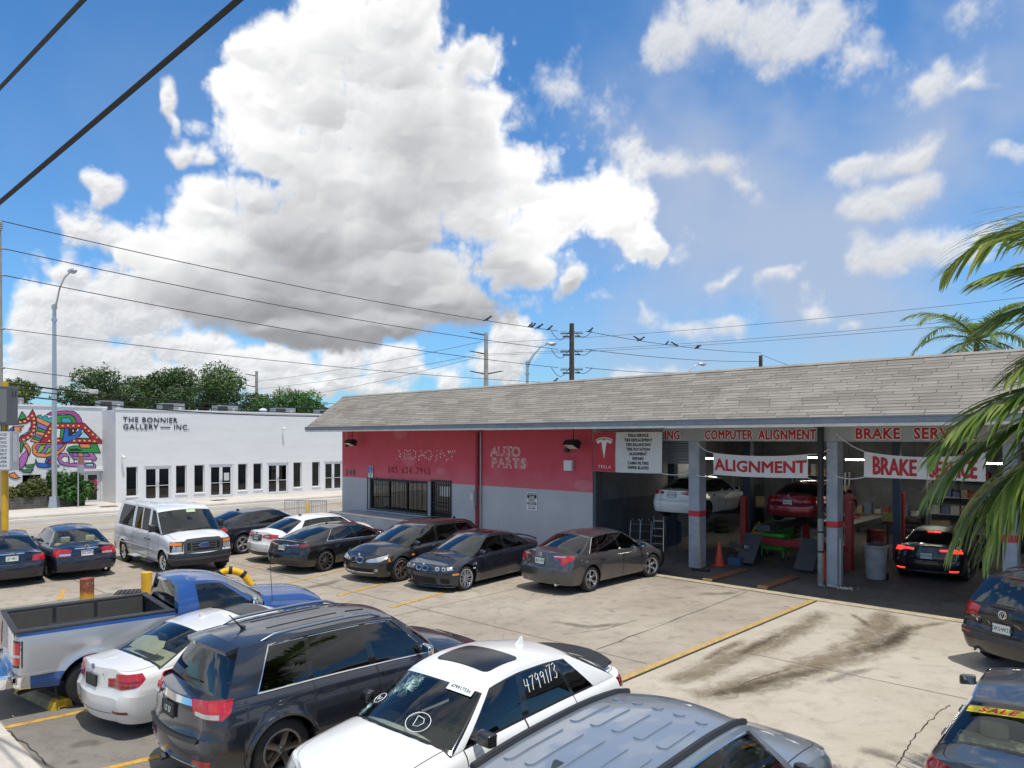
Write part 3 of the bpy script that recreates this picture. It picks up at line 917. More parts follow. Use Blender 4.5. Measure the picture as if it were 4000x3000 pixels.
        obj('antenna', bm, m or s.paint, s.root, smooth=.5)
    def roofpanel(s, name, x0, x1, hw, m, off=.012, round_=.08):
        poly = []
        for cx, cy, a0 in ((x1 - round_, hw - round_, 0), (x0 + round_, hw - round_, 1), (x0 + round_, -hw + round_, 2), (x1 - round_, -hw + round_, 3)):
            for k in range(4): q = (a0 + k / 3) * pi / 2; poly.append((cx + round_ * cos(q), cy + round_ * sin(q)))
        return s.patch(name, poly, lambda x, y, o: s.roof_pt(x, y, o), m, off=off, th=.02, cut=.08)
    def wiper(s, which='R', f0=.05, f1=.55, v=.12, v1=.16, m=None):
        pts = [s.scr(which, f0 + (f1 - f0) * t, v + (v1 - v) * t) for t in np.linspace(0, 1, 6)]
        up = Vector((.6 if which == 'F' else -.6, 0, .5)).normalized() * .018
        s.bar('wiper', [p + up for p in pts], .009, m or M_PLASTIC, 5)
def car(name, label, cat, x, y, deg, sc, sp, group=None, z=0):
    root = empty(name, (x, y, z), radians(deg), sc)
    tag(root, label, cat, group)
    return Car(sp, root)

NAVY = paint('navy_paint', (.010, .014, .030), .4, dust=.05)
NAVY2 = paint('deep_navy_paint', (.009, .012, .025), .4, dust=.05)
BLACK = paint('black_paint', (.006, .0065, .008), .2, dust=.04)
BLACK2 = paint('black_paint_dusty', (.010, .010, .011), .2, dust=.07)
GREY = paint('charcoal_paint', (.078, .076, .082), .5, dust=.05)
WHITE = paint('white_paint', (.74, .74, .73), 0., .35, dust=.06)
PEARL = paint('pearl_white_paint', (.66, .65, .62), .05, .35, dust=.06)
SILVERW = paint('silver_white_paint', (.66, .67, .68), .10, .35, dust=.08)
SILVER = paint('silver_paint', (.42, .43, .45), .6, .35)
JEEP = paint('slate_paint', (.026, .032, .048), .55, .28, dust=.03)
STEEL = paint('steel_blue_paint', (.30, .345, .40), .55, .3, dust=.04)
GREYS = paint('dark_steel_paint', (.105, .12, .13), .55, .3)
BLUE = paint('bright_blue_paint', (.010, .070, .26), .4)
REDP = paint('red_paint', (.30, .012, .025), .4)
M_CREAM = mat('cream_trim', (.62, .58, .44), .8, var=.1)
M_GREYIN = mat('grey_trim', (.16, .16, .16), .8)
M_SUNR = mat('sunroof_glass', (.015, .018, .021), .16, spec=.25)
M_SATIN = mat('satin_bronze', (.42, .36, .33), .3, 1.0)

def wheel(rr, n, style, m=None, w=.225): return dict(rr=rr, n=n, style=style, mat=m or M_ALLOY, w=w)
def sedan(paint_, L=4.85, W=1.82, H=1.46, WB=2.78, FO=.94, R=.33, wh=None, belt=.93, deck=1.06, nose=.70, cab=0., rear=-1.88, roof_r=-1.02, ws=1.18, roof_f=.36, **k):
    xf = WB / 2 + FO; xr = xf - L
    d = dict(L=L, W=W, H=H, WB=WB, FO=FO, R=R, paint=paint_, wheel=wh or wheel(.235, 5, 'single'), rw=.585 * W / 1.82, crown=.055,
        zs=[(xr, belt - .01), (xr + .5, belt + .02), (-1.2, belt + .01), (0, belt - .015), (1.0, belt - .05), (xf - .55, nose + .07), (xf, nose - .03)],
        zc=[(xr, deck - .06), (xr + .12, deck - .015), (xr + .5, deck), (rear, deck + .02), (0, deck), (ws + .1, belt + .09), (ws + .5, belt + .045), (xf - .5, nose + .12), (xf - .12, nose + .02), (xf, nose - .03)],
        roof=[(roof_r - .5, H - .16), (roof_r, H - .055), (-.35, H), (.05, H - .005), (roof_f, H - .06), (roof_f + .4, H - .2)],
        lines=[(ws, roof_f, 'P', 1), (ws - .14, roof_f - .10, 'G', 5), (.02 + cab, -.10 + cab, 'B', 1), (-.09 + cab, -.19 + cab, 'G', 5), (-.98 + cab, -.80 + cab * .6, 'B', 1), (-1.05 + cab, -.84 + cab * .6, 'G', 2), (-1.38 + cab * .7, roof_r + .02, 'P', 3), (rear + .1, roof_r - .05, 'E')],
        doors=[(1.02, .0 + cab), (-.01 + cab, -.99 + cab)], hood_end=ws + .02, deck_start=rear + .06, seat_x=.15 + cab)
    d.update(k); return d
def suv(paint_, L=4.8, W=1.92, H=1.74, WB=2.9, FO=.9, R=.38, wh=None, belt=1.10, nose=.98, ws=1.08, roof_f=.42, rear=-2.12, roof_r=-1.85, **k):
    xf = WB / 2 + FO; xr = xf - L
    d = dict(L=L, W=W, H=H, WB=WB, FO=FO, R=R, paint=paint_, wheel=wh or wheel(.25, 5, 'wide', w=.25), rw=.62 * W / 1.92, crown=.05, deck=False, zb=.28,
        zs=[(xr, belt + .01), (-1.0, belt + .01), (0, belt - .01), (1.0, belt - .05), (xf - .5, nose - .01), (xf, nose - .10)],
        zc=[(xr, belt + .03), (0, belt), (ws + .1, belt + .07), (ws + .5, belt + .03), (xf - .4, nose + .06), (xf - .1, nose - .02), (xf, nose - .10)],
        roof=[(roof_r - .3, H - .10), (roof_r, H - .06), (-1.0, H - .01), (-.3, H), (roof_f - .2, H - .03), (roof_f, H - .07), (roof_f + .4, H - .2)],
        lines=[(ws, roof_f, 'P', 1), (ws - .14, roof_f - .11, 'G', 5), (.0, -.08, 'B', 1), (-.11, -.17, 'G', 5), (-.98, -.94, 'B', 1), (-1.05, -1.0, 'G', 4), (-1.74, -1.46, 'P', 3), (rear, roof_r, 'E')],
        doors=[(1.0, -.02), (-.03, -1.0)], hood_end=ws + .02, deck_start=rear + .03, bump_z=(.66, .70), lid_eta=.74, seat_x=.1,
        rr=[(.25, .10), (.40, .02), (.55, 0), (.72, .015), (.78, .05), (1.0, .06), (1.15, .10)], fr=[(.2, -.10), (.38, -.02), (.55, 0), (.75, -.02), (.9, -.06), (1.1, -.14)],
        rwb=.05, rwt=.06, shelf=False, f1=.66)
    d.update(k); return d
GRP = 'cars parked in the repair shop lot'

# ---- dark navy saloon cut by the kerb-side corner of the lot
c = car('parked_car', 'dark navy saloon beside the yellow sign pole, rear plate facing the lot', 'car', -15.35, 22.0, 130, .95, sedan(NAVY2, deck=1.05, shelf_mat=M_GREYIN), GRP)
c.plate('R', .86, 'JJ7 98H'); c.handles([.1, -.9], .80)
c.ends('tail_light', 'R', [(.52, .74), (.60, .90), (1.02, .93), (1.05, .80), (.9, .74)], M_RED)
c.patch('chrome_strip', [(-.36, .97), (.36, .97), (.36, .995), (-.36, .995)], lambda a, z, o: c.endpt('R', a, z, o), M_CHROME)
c.mirrors(.86, .98); c.badge('R', 1.0, .03)

# ---- navy saloon with cream interior
c = car('parked_car', 'navy saloon with cream rear shelf and red and clear tail lights', 'car', -14.17, 23.33, 132.2, .978,
        sedan(NAVY, L=4.92, W=1.79, WB=2.75, FO=1.0, R=.32, wh=wheel(.22, 7, 'single'), deck=1.03, shelf_mat=M_CREAM, trim_in=M_CREAM, glass=M_GLASS, rearglass=glass_mat('clear_glass', (.62, .68, .64)), trim=M_CHROME, lid_eta=.6), GRP)
c.plate('R', .80, 'DKLTA7K', 1); c.handles([.1, -.9], .80)
c.ends('tail_light', 'R', [(.44, .72), (.44, .90), (.62, .93), (1.0, .93), (1.02, .76), (.8, .71)], M_RED)
c.ends('reverse_light', 'R', [(.45, .73), (.45, .79), (.76, .79), (.74, .73)], M_LENS, off=.009)
c.patch('chrome_strip', [(-.36, .915), (.36, .915), (.36, .95), (-.36, .95)], lambda a, z, o: c.endpt('R', a, z, o), M_CHROME, off=.012)
c.badge('R', .985, .055, kind='ring'); c.mirrors(.85, .98)
c.ends('bumper_seam', 'R', [(0, .665), (1.2, .665), (1.2, .672), (0, .672)], M_DARK, off=.003)
c.bar('exhaust', [(c.xr + .25, -.5, .27), (c.xr + .02, -.5, .27)], .035, M_CHROME)
put_text('lettering', 'I35', basis(c.endpt('R', -.55, 1.0) + Vector((-.01, 0, 0)), (0, -1, 0), (0, 0, 1)), c.root, size=.07, ext=.002, mat_=M_CHROME)

# ---- black hatchback behind the van
c = car('parked_car', 'black fastback saloon between the silver van and the white saloon', 'car', -9.61, 27.85, 57, 1.04,
        sedan(NAVY2, L=4.75, H=1.47, R=.35, wh=wheel(.25, 5, 'double'), belt=.97, deck=1.06, rear=-2.05, roof_r=-1.05, trim=M_PLASTIC), GRP)
c.ends('tail_light', 'R', [(.40, .80), (.44, .93), (1.05, .95), (1.08, .86), (.9, .80)], M_RED)
c.handles([.1, -.9], .84, M_CHROME); c.fin(-.95); c.mirrors(.86, 1.02); c.plate('R', .60, '')

# ---- white saloon
c = car('parked_car', 'white saloon with pointed red tail lights next to the black fastback', 'car', -6.85, 26.2, 48.5, 1.01,
        sedan(WHITE, L=4.92, W=1.85, WB=2.83, wh=wheel(.24, 5, 'vee'), belt=.95, deck=1.08, rear=-1.95, roof_r=-1.05, roof_f=.42, trim=M_CHROME), GRP)
c.plate('R', .86, 'JDK W82'); c.handles([.1, -.9], .84); c.fin(-.85, M_PLASTIC); c.mirrors(.88, .99)
c.ends('tail_light', 'R', [(.33, .86), (.40, .94), (.70, .98), (1.06, .96), (1.0, .86), (.75, .82)], M_RED)
c.ends('reverse_light', 'R', [(.45, .875), (.47, .92), (.70, .93), (.68, .87)], M_LENS, off=.009)
c.patch('plate_recess', [(-.30, .74), (.30, .74), (.33, .95), (-.33, .95)], lambda a, z, o: c.endpt('R', a, z, o), GREY, off=.004)
c.badge('R', 1.0, .05, kind='oval', m=M_INK)
c.ends('valance', 'R', [(0, .28), (.75, .28), (.8, .40), (0, .40)], M_PLASTIC)

# ---- black fastback, electric
c = car('parked_car', 'glossy black fastback with turbine wheels and chrome window line', 'car', -5.75, 24.4, 56, .955,
        sedan(BLACK, L=4.97, W=1.96, H=1.44, WB=2.96, FO=.94, R=.355, wh=wheel(.275, 10, 'turbine', M_ALLOYD, .25), belt=.95, deck=1.05, rear=-2.12, roof_r=-.95, roof_f=.40, ws=1.3, trim=M_CHROME,
              rearglass=M_GLASSD, rw=.60, lid_eta=.7), GRP)
c.plate('R', .83, 'KWT 2D'); c.handles([.15, -.85], .80, M_CHROME)
c.ends('tail_light', 'R', [(.36, .87), (.42, .93), (.80, .965), (1.10, .96), (1.16, .91), (.9, .87)], M_REDD)
c.ends('chrome_blade', 'R', [(0, .90), (.5, .90), (.78, .945), (.76, .96), (.48, .925), (0, .925)], M_CHROME, off=.010)
c.ends('valance', 'R', [(0, .27), (.85, .27), (.72, .42), (0, .45)], M_PLASTIC)
bm = bmesh.new(); tube(bm, [c.T(0, 0) * 0 + 0 if False else Vector((c.xr + .20 + .16 * (t ** 2), t * .72, c.T(c.xr + .25, 0) + .035 - .05 * t * t)) for t in np.linspace(-1, 1, 11)], .022, 6); obj('spoiler', bm, M_PLASTIC, c.root, smooth=.9)
c.mirrors(.95, 1.0, M_CHROME); c.fin(-.6, h=.04)

# ---- black estate, nose out
KIDNEY = lambda cx, z0, z1, hw: [(cx + hw * cos(q) * (1 if abs(cos(q)) > .3 else 1), (z0 + z1) / 2 + (z1 - z0) / 2 * (abs(sin(q)) ** .7) * (1 if sin(q) > 0 else -1)) for q in np.linspace(0, 2 * pi, 20)[:-1]]
def kidneys(c, z0, z1, cx, hw):
    for sd in (1, -1):
        k = c.patch('kidney_grille', KIDNEY(sd * cx, z0, z1, hw), lambda a, z, o: c.endpt('F', a, z, o), M_CHROME, off=.022, th=.05, cut=.05)
        c.patch('grille_slats', KIDNEY(sd * cx, z0 + .016, z1 - .016, hw - .018), lambda a, z, o: c.endpt('F', a, z, o), M_DARK, off=.026, th=.01, cut=.05, parent=k)
c = car('parked_car', 'black estate car with roof rails and bronze wheels, twin oval grille facing out', 'car', -2.98, 22.91, 231, 1.045,
        suv(BLACK2, L=4.84, W=1.85, H=1.49, WB=2.886, FO=.86, R=.335, wh=wheel(.245, 7, 'vee', M_SATIN), belt=.95, nose=.76, ws=1.2, roof_f=.42, rear=-2.1, roof_r=-1.75, zb=.20, rw=.60, trim=M_PLASTIC,
            zc=[(-2.5, 1.0), (0, .97), (1.3, 1.03), (1.7, .98), (2.0, .87), (2.2, .77), (2.3, .68)], zs=[(-2.5, .97), (-1, .97), (0, .94), (1.0, .90), (1.8, .80), (2.303, .67)], bump_z=(.58, .64),
            lines=[(1.2, .42, 'P', 1), (1.06, .31, 'G', 5), (.04, -.06, 'B', 1), (-.07, -.15, 'G', 5), (-.98, -.90, 'B', 1), (-1.05, -.96, 'G', 4), (-1.86, -1.5, 'P', 2), (-2.12, -1.78, 'E')],
            fr=[(.15, -.10), (.3, -.02), (.45, 0), (.58, -.01), (.66, -.04), (.78, -.13), (.95, -.2)]), GRP)
c.ends('headlight', 'F', [(.36, .585), (.40, .64), (.66, .70), (1.02, .80), (1.10, .80), (1.0, .68), (.80, .60), (.5, .57)], M_LENS)
c.ends('headlight_lid', 'F', [(.40, .65), (.66, .71), (1.02, .81), (1.10, .815), (1.02, .785), (.66, .69)], M_DARK, off=.010)
kidneys(c, .545, .70, .145, .125)
c.ends('intake', 'F', [(0, .30), (.55, .30), (.60, .40), (0, .40)], M_DARK, off=.004)
c.ends('intake_strip', 'F', [(0, .285), (.62, .285), (.66, .31), (0, .31)], M_CHROME, off=.012)
c.ends('fog_light', 'F', [(.66, .33), (.66, .41), (.76, .42), (.77, .34)], M_LENS)
c.sides('side_marker', [(1.86, .60), (1.92, .60), (1.95, .70), (1.90, .70)], M_AMBER)
c.sides('side_marker', [(.98, .68), (1.07, .68), (1.07, .72), (.98, .72)], M_AMBER)
c.badge('F', .755, .04); c.rails(-1.65, .15, M_PLASTIC, .04); c.fin(-1.6); c.handles([.12, -.85], .84); c.mirrors(.92, 1.0)
c.wiper('F', -.1, .55, .05, .03); c.wiper('F', -.7, -.1, .05, .03)

# ---- navy coupe, nose out
c = car('parked_car', 'navy two door coupe with front lip, many spoke wheels and boot spoiler', 'car', -1.09, 21.55, 232.5, 1.035,
        sedan(NAVY2, L=4.49, W=1.78, H=1.38, WB=2.731, FO=.80, R=.325, wh=wheel(.25, 9, 'double', None, .24), belt=.87, deck=1.0, nose=.67, rear=-1.75, roof_r=-.92, roof_f=.30, ws=1.08, zb=.17, zbf=.16, flare=.028,
              lines=[(1.08, .30, 'P', 1), (.94, .20, 'G', 5), (-.32, -.36, 'B', 1), (-.40, -.43, 'G', 4), (-1.30, -.86, 'P', 3), (-1.70, -1.0, 'E')], doors=[(.95, -.34)], bump_z=(.56, .62), trim=M_PLASTIC), GRP)
kidneys(c, .555, .675, .125, .105)
c.ends('headlight', 'F', [(.36, .555), (.36, .66), (.62, .69), (.93, .67), (.98, .60), (.8, .555)], M_LENSD)
for a in (.50, .70):
    c.ends('lamp', 'F', [(a + .062 * cos(q), .612 + .050 * sin(q)) for q in np.linspace(0, 2 * pi, 13)[:-1]], M_LENS, off=.010)
    c.ends('lamp_bulb', 'F', [(a + .030 * cos(q), .612 + .026 * sin(q)) for q in np.linspace(0, 2 * pi, 11)[:-1]], M_LENSD, off=.014)
c.ends('turn_signal', 'F', [(.80, .585), (.80, .665), (.92, .66), (.96, .60)], M_LENS, off=.010)
c.ends('side_marker', 'F', [(.93, .46), (1.12, .46), (1.12, .51), (.93, .51)], M_AMBER)
c.ends('intake', 'F', [(0, .22), (.48, .22), (.42, .40), (0, .40)], M_DARK)
c.ends('side_intake', 'F', [(.58, .25), (.58, .38), (.84, .38), (.86, .25)], M_DARK)
c.ends('front_lip', 'F', [(0, .145), (1.0, .145), (1.0, .17), (0, .17)], M_PLASTIC, off=.06, th=.10)
c.ends('lip_edge', 'F', [(0, .168), (1.0, .168), (1.0, .178), (0, .178)], M_CHROME, off=.052, th=.03)
c.badge('F', .715, .038); c.handles([-.12], .76); c.mirrors(.78, .93)
c.sides('vent', [(.96, .63), (1.12, .64), (1.12, .70), (.96, .69)], M_CHROME, off=.005); c.sides('side_marker', [(1.05, .55), (1.13, .55), (1.13, .575), (1.05, .575)], M_WHITE)
c.roofpanel('sunroof', -.35, .18, .40, M_FRIT)
bm = bmesh.new(); tube(bm, [Vector((c.xr + .14 + .12 * t * t, t * .66, c.T(c.xr + .25, 0) + .055 - .06 * t * t)) for t in np.linspace(-1, 1, 11)], .025, 6); obj('spoiler', bm, NAVY2, c.root, smooth=.9)
c.wiper('F', -.1, .55, .05, .03); c.wiper('F', -.7, -.1, .05, .03)

# ---- grey saloon tail out
c = car('parked_car', 'charcoal saloon with its tail to the lot, parked against the bay opening', 'car', 2.50, 21.40, 45.8, 1.05,
        sedan(GREY, L=4.80, W=1.82, H=1.47, WB=2.775, FO=.955, R=.332, wh=wheel(.235, 5, 'vee'), belt=.95, deck=1.10, trim=M_CHROME, steer=-.25), GRP)
c.plate('R', .83, 'JRC 139'); c.handles([.1, -.9], .80, GREY); c.mirrors(.88, 1.0)
c.ends('tail_light', 'R', [(.44, .93), (.46, .99), (.80, 1.0), (1.12, .97), (1.06, .90), (.86, .84), (.72, .74), (.66, .78), (.66, .90)], M_RED)
c.ends('reverse_light', 'R', [(.46, .945), (.47, .975), (.86, .985), (.84, .95)], M_LENS, off=.010)
c.badge('R', .985, .055, kind='ring'); c.badge('R', .985, .03, kind='oval')
c.ends('plate_recess', 'R', [(0, .72), (.28, .72), (.34, .91), (0, .91)], GREY, off=.003)
c.bar('exhaust', [(c.xr + .25, -.55, .28), (c.xr + .03, -.55, .28)], .035, M_CHROME)
c.ends('bare_front_corner', 'F', [(.62, .24), (1.22, .24), (1.20, .70), (1.0, .78), (.66, .76)], M_DARK, off=.010)
c.ends('bare_nose', 'F', [(0, .30), (.6, .30), (.6, .62), (0, .62)], M_DARK, off=.008)

# ---- silver-white passenger van
def van_spec():
    L, WB, FO = 5.5, 3.505, .82; xf = WB / 2 + FO; xr = xf - L
    return dict(L=L, W=2.0, H=2.10, WB=WB, FO=FO, R=.37, paint=SILVERW, bumper=M_PLASTIC, wheel=wheel(.235, 8, 'steel', M_CHROME, .23), rw=.83, crown=.06, zb=.34, deck=False, gap=.06,
        zs=[(xr, 1.28), (1.0, 1.26), (1.6, 1.22), (xf - .35, 1.10), (xf, 1.04)], zc=[(xr, 1.3), (0, 1.3), (1.7, 1.34), (2.1, 1.27), (xf - .15, 1.17), (xf, 1.05)],
        roof=[(xr, 2.03), (-2.4, 2.09), (0, 2.10), (.6, 2.07), (.9, 2.0), (1.3, 1.9)],
        lines=[(1.66, .90, 'P', 1), (1.50, .80, 'G', 4), (.66, .60, 'P', 1), (.46, .44, 'G', 3), (-.10, -.10, 'P', 1), (-.20, -.20, 'G', 3), (-.78, -.76, 'P', 1), (-1.0, -.98, 'g', 4), (-2.38, -2.34, 'P', 2), (xr + .18, xr + .24, 'E')],
        doors=[(1.45, .56), (.52, -.85)], hood_end=1.66, deck_start=xr + .2, bump_z=(.70, .66), lid_eta=.8, seat_x=.75, gcurve=1.4, wsb=.20, wst=.14, wsc=.05, shelf=False, f1=.72, bowf=.10, crf=.28, bowr=.04, crr=.14, rwb=.02, rwt=.02,
        fr=[(.3, -.06), (.45, 0), (.66, 0), (.72, -.05), (1.05, -.07), (1.2, -.12)], rr=[(.3, .03), (.5, 0), (.7, .03), (1.3, .05)], side=[(0, .93), (.12, .965), (.35, .99), (.5, 1.0), (.56, .985), (.7, .99), (.9, .98), (1, .95)],
        trim=M_PLASTIC, glass=glass_mat('van_glass', (.05, .06, .06), .45), privacy=glass_mat('van_glass', (.05, .06, .06), .45), wsglass=glass_mat('van_windscreen', (.55, .66, .64), 1.1), trim_in=M_GREYIN)
c = car('passenger_van', 'silver white passenger van with black grille and running boards', 'van', -11.18, 24.02, -44.0, .972, van_spec())
M_GRILLE = mat('grille_grey', (.075, .08, .085), .4, .3)
c.ends('grille', 'F', [(0, .70), (.62, .70), (.64, 1.06), (.55, 1.13), (0, 1.15)], M_GRILLE, off=.03, th=.06)
c.ends('grille_opening', 'F', [(0, .77), (.36, .77), (.38, 1.03), (0, 1.05)], M_DARK, off=.034, th=.01)
c.ends('grille_opening', 'F', [(.42, .77), (.52, .77), (.54, 1.0), (.43, 1.02)], M_DARK, off=.034, th=.01)
for z in (.83, .91, .99): c.ends('grille_bar', 'F', [(0, z), (.37, z), (.37, z + .035), (0, z + .035)], M_GRILLE, off=.042, th=.02)
e, Mt = c.badge('F', .925, .17, mat('ford_blue', (.02, .05, .2), .2, coat=1.), kind='oval', off=.05)
e2, _ = c.badge('F', .925, .178, M_CHROME, kind='oval', off=.046)
c.ends('headlight', 'F', [(.68, .76), (.68, .92), (.93, .93), (1.0, .78)], M_LENS)
c.ends('turn_signal', 'F', [(.68, .94), (.69, 1.03), (1.06, 1.05), (1.08, .96)], M_AMBER)
c.ends('lamp_bezel', 'F', [(.65, .73), (.64, 1.06), (1.09, 1.07), (1.06, .73)], M_DARK, off=.002, th=.02)
c.mirrors(1.28, 1.42, M_PLASTIC, (.10, .20, .26), .06); c.handles([.72, .4], 1.02, M_PLASTIC, .13)
c.sides('moulding', [(-2.6, .70), (1.3, .70), (1.3, .735), (-2.6, .735)], SILVERW, off=.012)
c.ends('front_bumper_step', 'F', [(0, .50), (1.25, .50), (1.25, .55), (0, .55)], mat('bumper_grey', (.05, .05, .052), .6), off=.03, th=.04)
for sd in (1, -1):
    obj('running_board', bbox(.15, 1.05, sd * .95 - .14, sd * .95 + .14, .30, .34, .012), M_PLASTIC, c.root)
obj('door_step', bbox(-.55, .05, -1.24, -.98, .40, .44, .012, M=Matrix.Translation((0, 0, 0))), mat('step_grey', (.35, .36, .36), .6), c.root)
c.wiper('F', -.1, .6, .04, .10); c.wiper('F', -.75, -.1, .10, .04)
for y in np.linspace(-.6, .6, 5):
    c.bar('roof_rib', [c.roof_pt(x, y, .0) for x in np.linspace(-2.5, .4, 9)], .014, SILVERW, 6)
me = text_mesh('', .1); 
bm = bmesh.new(); box(bm, -.14, .14, -.05, .05, 0, .004); bm.transform(basis(c.scr('F', .12, .80) + Vector((.02, 0, .02)), (0, 1, 0), (-.55, 0, .83)))
obj('sun_strip_sticker', bm, mat('pale_green_sticker', (.45, .62, .35), .5), c.root)

# ---- blue and silver pickup
def ram_spec():
    L, WB, FO = 5.43, 3.42, .92; xf = WB / 2 + FO; xr = xf - L
    return dict(L=L, W=2.02, H=1.83, WB=WB, FO=FO, R=.385, paint=BLUE, paint2=SILVER, bumper=M_CHROME, wheel=wheel(.215, 5, 'wide', M_CHROME, .245), rw=.72, crown=.05, zb=.42, gap=.09, flare=.045, deck=True, bed=True,
        tone=(.66, lambda x: 1.275 if x < -.4 else (1.16 if x < 1.15 else 1.02)),
        zs=[(xr, 1.33), (-.45, 1.33), (-.40, 1.27), (.9, 1.25), (1.3, 1.19), (xf - .5, 1.10), (xf, 1.02)], zc=[(xr, 1.33), (.9, 1.30), (1.3, 1.36), (2.0, 1.32), (xf - .25, 1.24), (xf - .08, 1.12), (xf, 1.02)],
        roof=[(-.6, 1.76), (-.35, 1.80), (0, 1.83), (.3, 1.80), (.5, 1.73), (.9, 1.6)],
        lines=[(1.10, .45, 'P', 1), (.97, .34, 'G', 5), (-.02, -.06, 'P', 3), (-.40, -.33, 'E')], doors=[(1.0, -.04)], seams=[-.44], hood_end=1.12, deck_start=-.43, bump_z=(.72, .68), seat_x=.15, rear_seat=False, shelf=False,
        solid_back=True, rwb=.02, rwt=.05, rw_z=1.30, wsb=.2, wst=.12, f1=.74, bowf=.16, crf=.30, bowr=.02, crr=.10, rr=[(.4, .02), (.6, 0), (1.35, .02)], fr=[(.4, -.06), (.6, 0), (.75, -.03), (1.0, -.06), (1.2, -.14)],
        glass=glass_mat('pickup_glass', (.22, .25, .25)), rearglass=glass_mat('pickup_glass', (.22, .25, .25)), trim_in=M_GREYIN, side=[(0, .94), (.15, .985), (.5, 1.0), (.72, 1.0), (.9, .985), (1, .965)])
c = car('pickup_truck', 'blue and silver pickup truck with an empty black bed', 'pickup truck', -5.86, 13.10, 40.0, .955, ram_spec())
xr = c.xr; bx0, bx1 = xr + .06, -.50; hw = .82
bm = bmesh.new()
box(bm, bx0, bx1, -hw, hw, .80, .84)
for sd in (1, -1): box(bm, bx0, bx1, sd * hw - .02, sd * hw + .02, .80, 1.34)
box(bm, bx0 - .02, bx0 + .02, -hw, hw, .80, 1.34); box(bm, bx1 - .02, bx1 + .02, -hw, hw, .80, 1.34)
for sd in (1, -1):
    join(bm, bbox(-1.71 - .48, -1.71 + .48, min(sd * .55, sd * .82), max(sd * .55, sd * .82), .82, 1.06, .07))
M_LINER = mat('bed_liner', (.030, .031, .033), .55, var=.2)
bed = obj('bed', bm, M_LINER, c.root, smooth=.5)
bm = bmesh.new()
for k in range(26):
    z = .88 + k * .017
    for sd in (1, -1): tube(bm, [(bx0 + .03, sd * (hw - .025), z), (bx1 - .03, sd * (hw - .025), z)], .005, 4)
for k in range(19): tube(bm, [(bx0 + .03, -hw + .04 + k * (2 * hw - .08) / 18, .845), (bx1 - .03, -hw + .04 + k * (2 * hw - .08) / 18, .845)], .010, 4)
stuff(obj('bed_ribs', bm, M_LINER, c.root))
bm = bmesh.new()
for sd in (1, -1):
    join(bm, bbox(xr + .02, -.44, min(sd * .80, sd * .965), max(sd * .80, sd * .965), 1.325, 1.365, .014))
join(bm, bbox(xr + .015, xr + .10, -.86, .86, 1.325, 1.36, .012)); join(bm, bbox(-.56, -.45, -.86, .86, 1.325, 1.36, .012))
obj('bed_rail', bm, M_LINER, c.root, smooth=.5)
for x in (-2.0, -1.35):
    for sd in (1, -1): obj('bed_post', boxes((x - .03, x + .03, min(sd * (hw - .035), sd * (hw - .02)), max(sd * (hw - .035), sd * (hw - .02)), .84, 1.33)), M_LINER, c.root)
c.ends('tail_light', 'R', [(.85, .84), (.85, 1.18), (1.02, 1.18), (1.03, .84)], M_RED, off=.012)
c.ends('tail_light_band', 'R', [(.85, .96), (.85, 1.0), (1.03, 1.0), (1.03, .96)], M_LENS, off=.017)
c.ends('tail_light_bezel', 'R', [(.83, .80), (.83, 1.21), (1.06, 1.21), (1.07, .80)], M_PLASTIC, off=.004)
obj('rear_bumper_bar', bbox(xr - .16, xr + .02, -.95, .95, .50, .72, .03), M_CHROME, c.root, smooth=.6)
c.sides('moulding', [(-2.8, .66), (-2.25, .66), (-2.25, .69), (-2.8, .69)], M_CHROME, off=.014); c.sides('moulding', [(-1.2, .66), (1.25, .66), (1.25, .69), (-1.2, .69)], M_CHROME, off=.014)
c.mirrors(.90, 1.36, M_CHROME, (.10, .20, .17), .06); c.handles([.12], 1.10, M_PLASTIC, .16)
c.bar('aerial', [c.roof_pt(0, 0) * 0 + Vector((1.35, -.80, 1.22)), Vector((1.30, -.80, 2.05))], .006, M_PLASTIC, 5)
obj('brake_light', bbox(-.45, -.36, -.17, .17, 1.735, 1.775, .01), M_LENS, c.root)
put_text('lettering', 'SLT', basis((-.26, -.985, 1.16), (1, 0, 0), (0, 0, 1)), c.root, size=.07, ext=.004, mat_=M_CHROME)
c.ends('headlight', 'F', [(.62, .86), (.62, 1.0), (.96, 1.02), (1.06, .9)], M_LENS)
c.bar('exhaust', [(xr + .5, -.62, .40), (xr + .08, -.78, .36)], .035, M_PLASTIC)

# ---- white saloon, tail to the pavement
c = car('parked_car', 'pearl white saloon with cream sunshade behind its rear window, beside the pickup', 'car', -4.48, 12.12, 52.5, .925,
        sedan(PEARL, L=4.90, W=1.86, H=1.47, WB=2.968, FO=.83, R=.335, wh=wheel(.24, 5, 'double'), belt=.95, deck=1.09, rear=-2.0, roof_r=-1.0, trim=M_PLASTIC, shelf_mat=M_CREAM, rearglass=glass_mat('clear_glass', (.62, .68, .64)), lid_eta=.68,
              rr=[(.2, .12), (.33, .04), (.5, 0), (.66, .0), (.71, .045), (.85, .06), (1.0, .07), (1.1, .09)]), GRP)
c.ends('tail_light', 'R', [(.44, .78), (.44, .90), (.62, .915), (.66, .985), (1.10, .98), (1.13, .90), (1.0, .80), (.75, .765)], M_RED)
c.ends('light_band', 'R', [(.46, .80), (.46, .83), (.98, .825), (.96, .795)], M_REDD, off=.010); c.ends('light_band', 'R', [(.46, .865), (.46, .885), (1.05, .885), (1.02, .862)], M_REDD, off=.010)
c.plate('R', .83, '', 2); c.badge('R', 1.02, .042, mat('roundel_blue', (.05, .12, .3), .3, coat=1.)); c.fin(-.75)
put_text('lettering', '528i', basis(c.endpt('R', -.36, .955) + Vector((-.012, 0, 0)), (0, -1, 0), (0, 0, 1)), c.root, size=.065, ext=.002, mat_=M_CHROME)
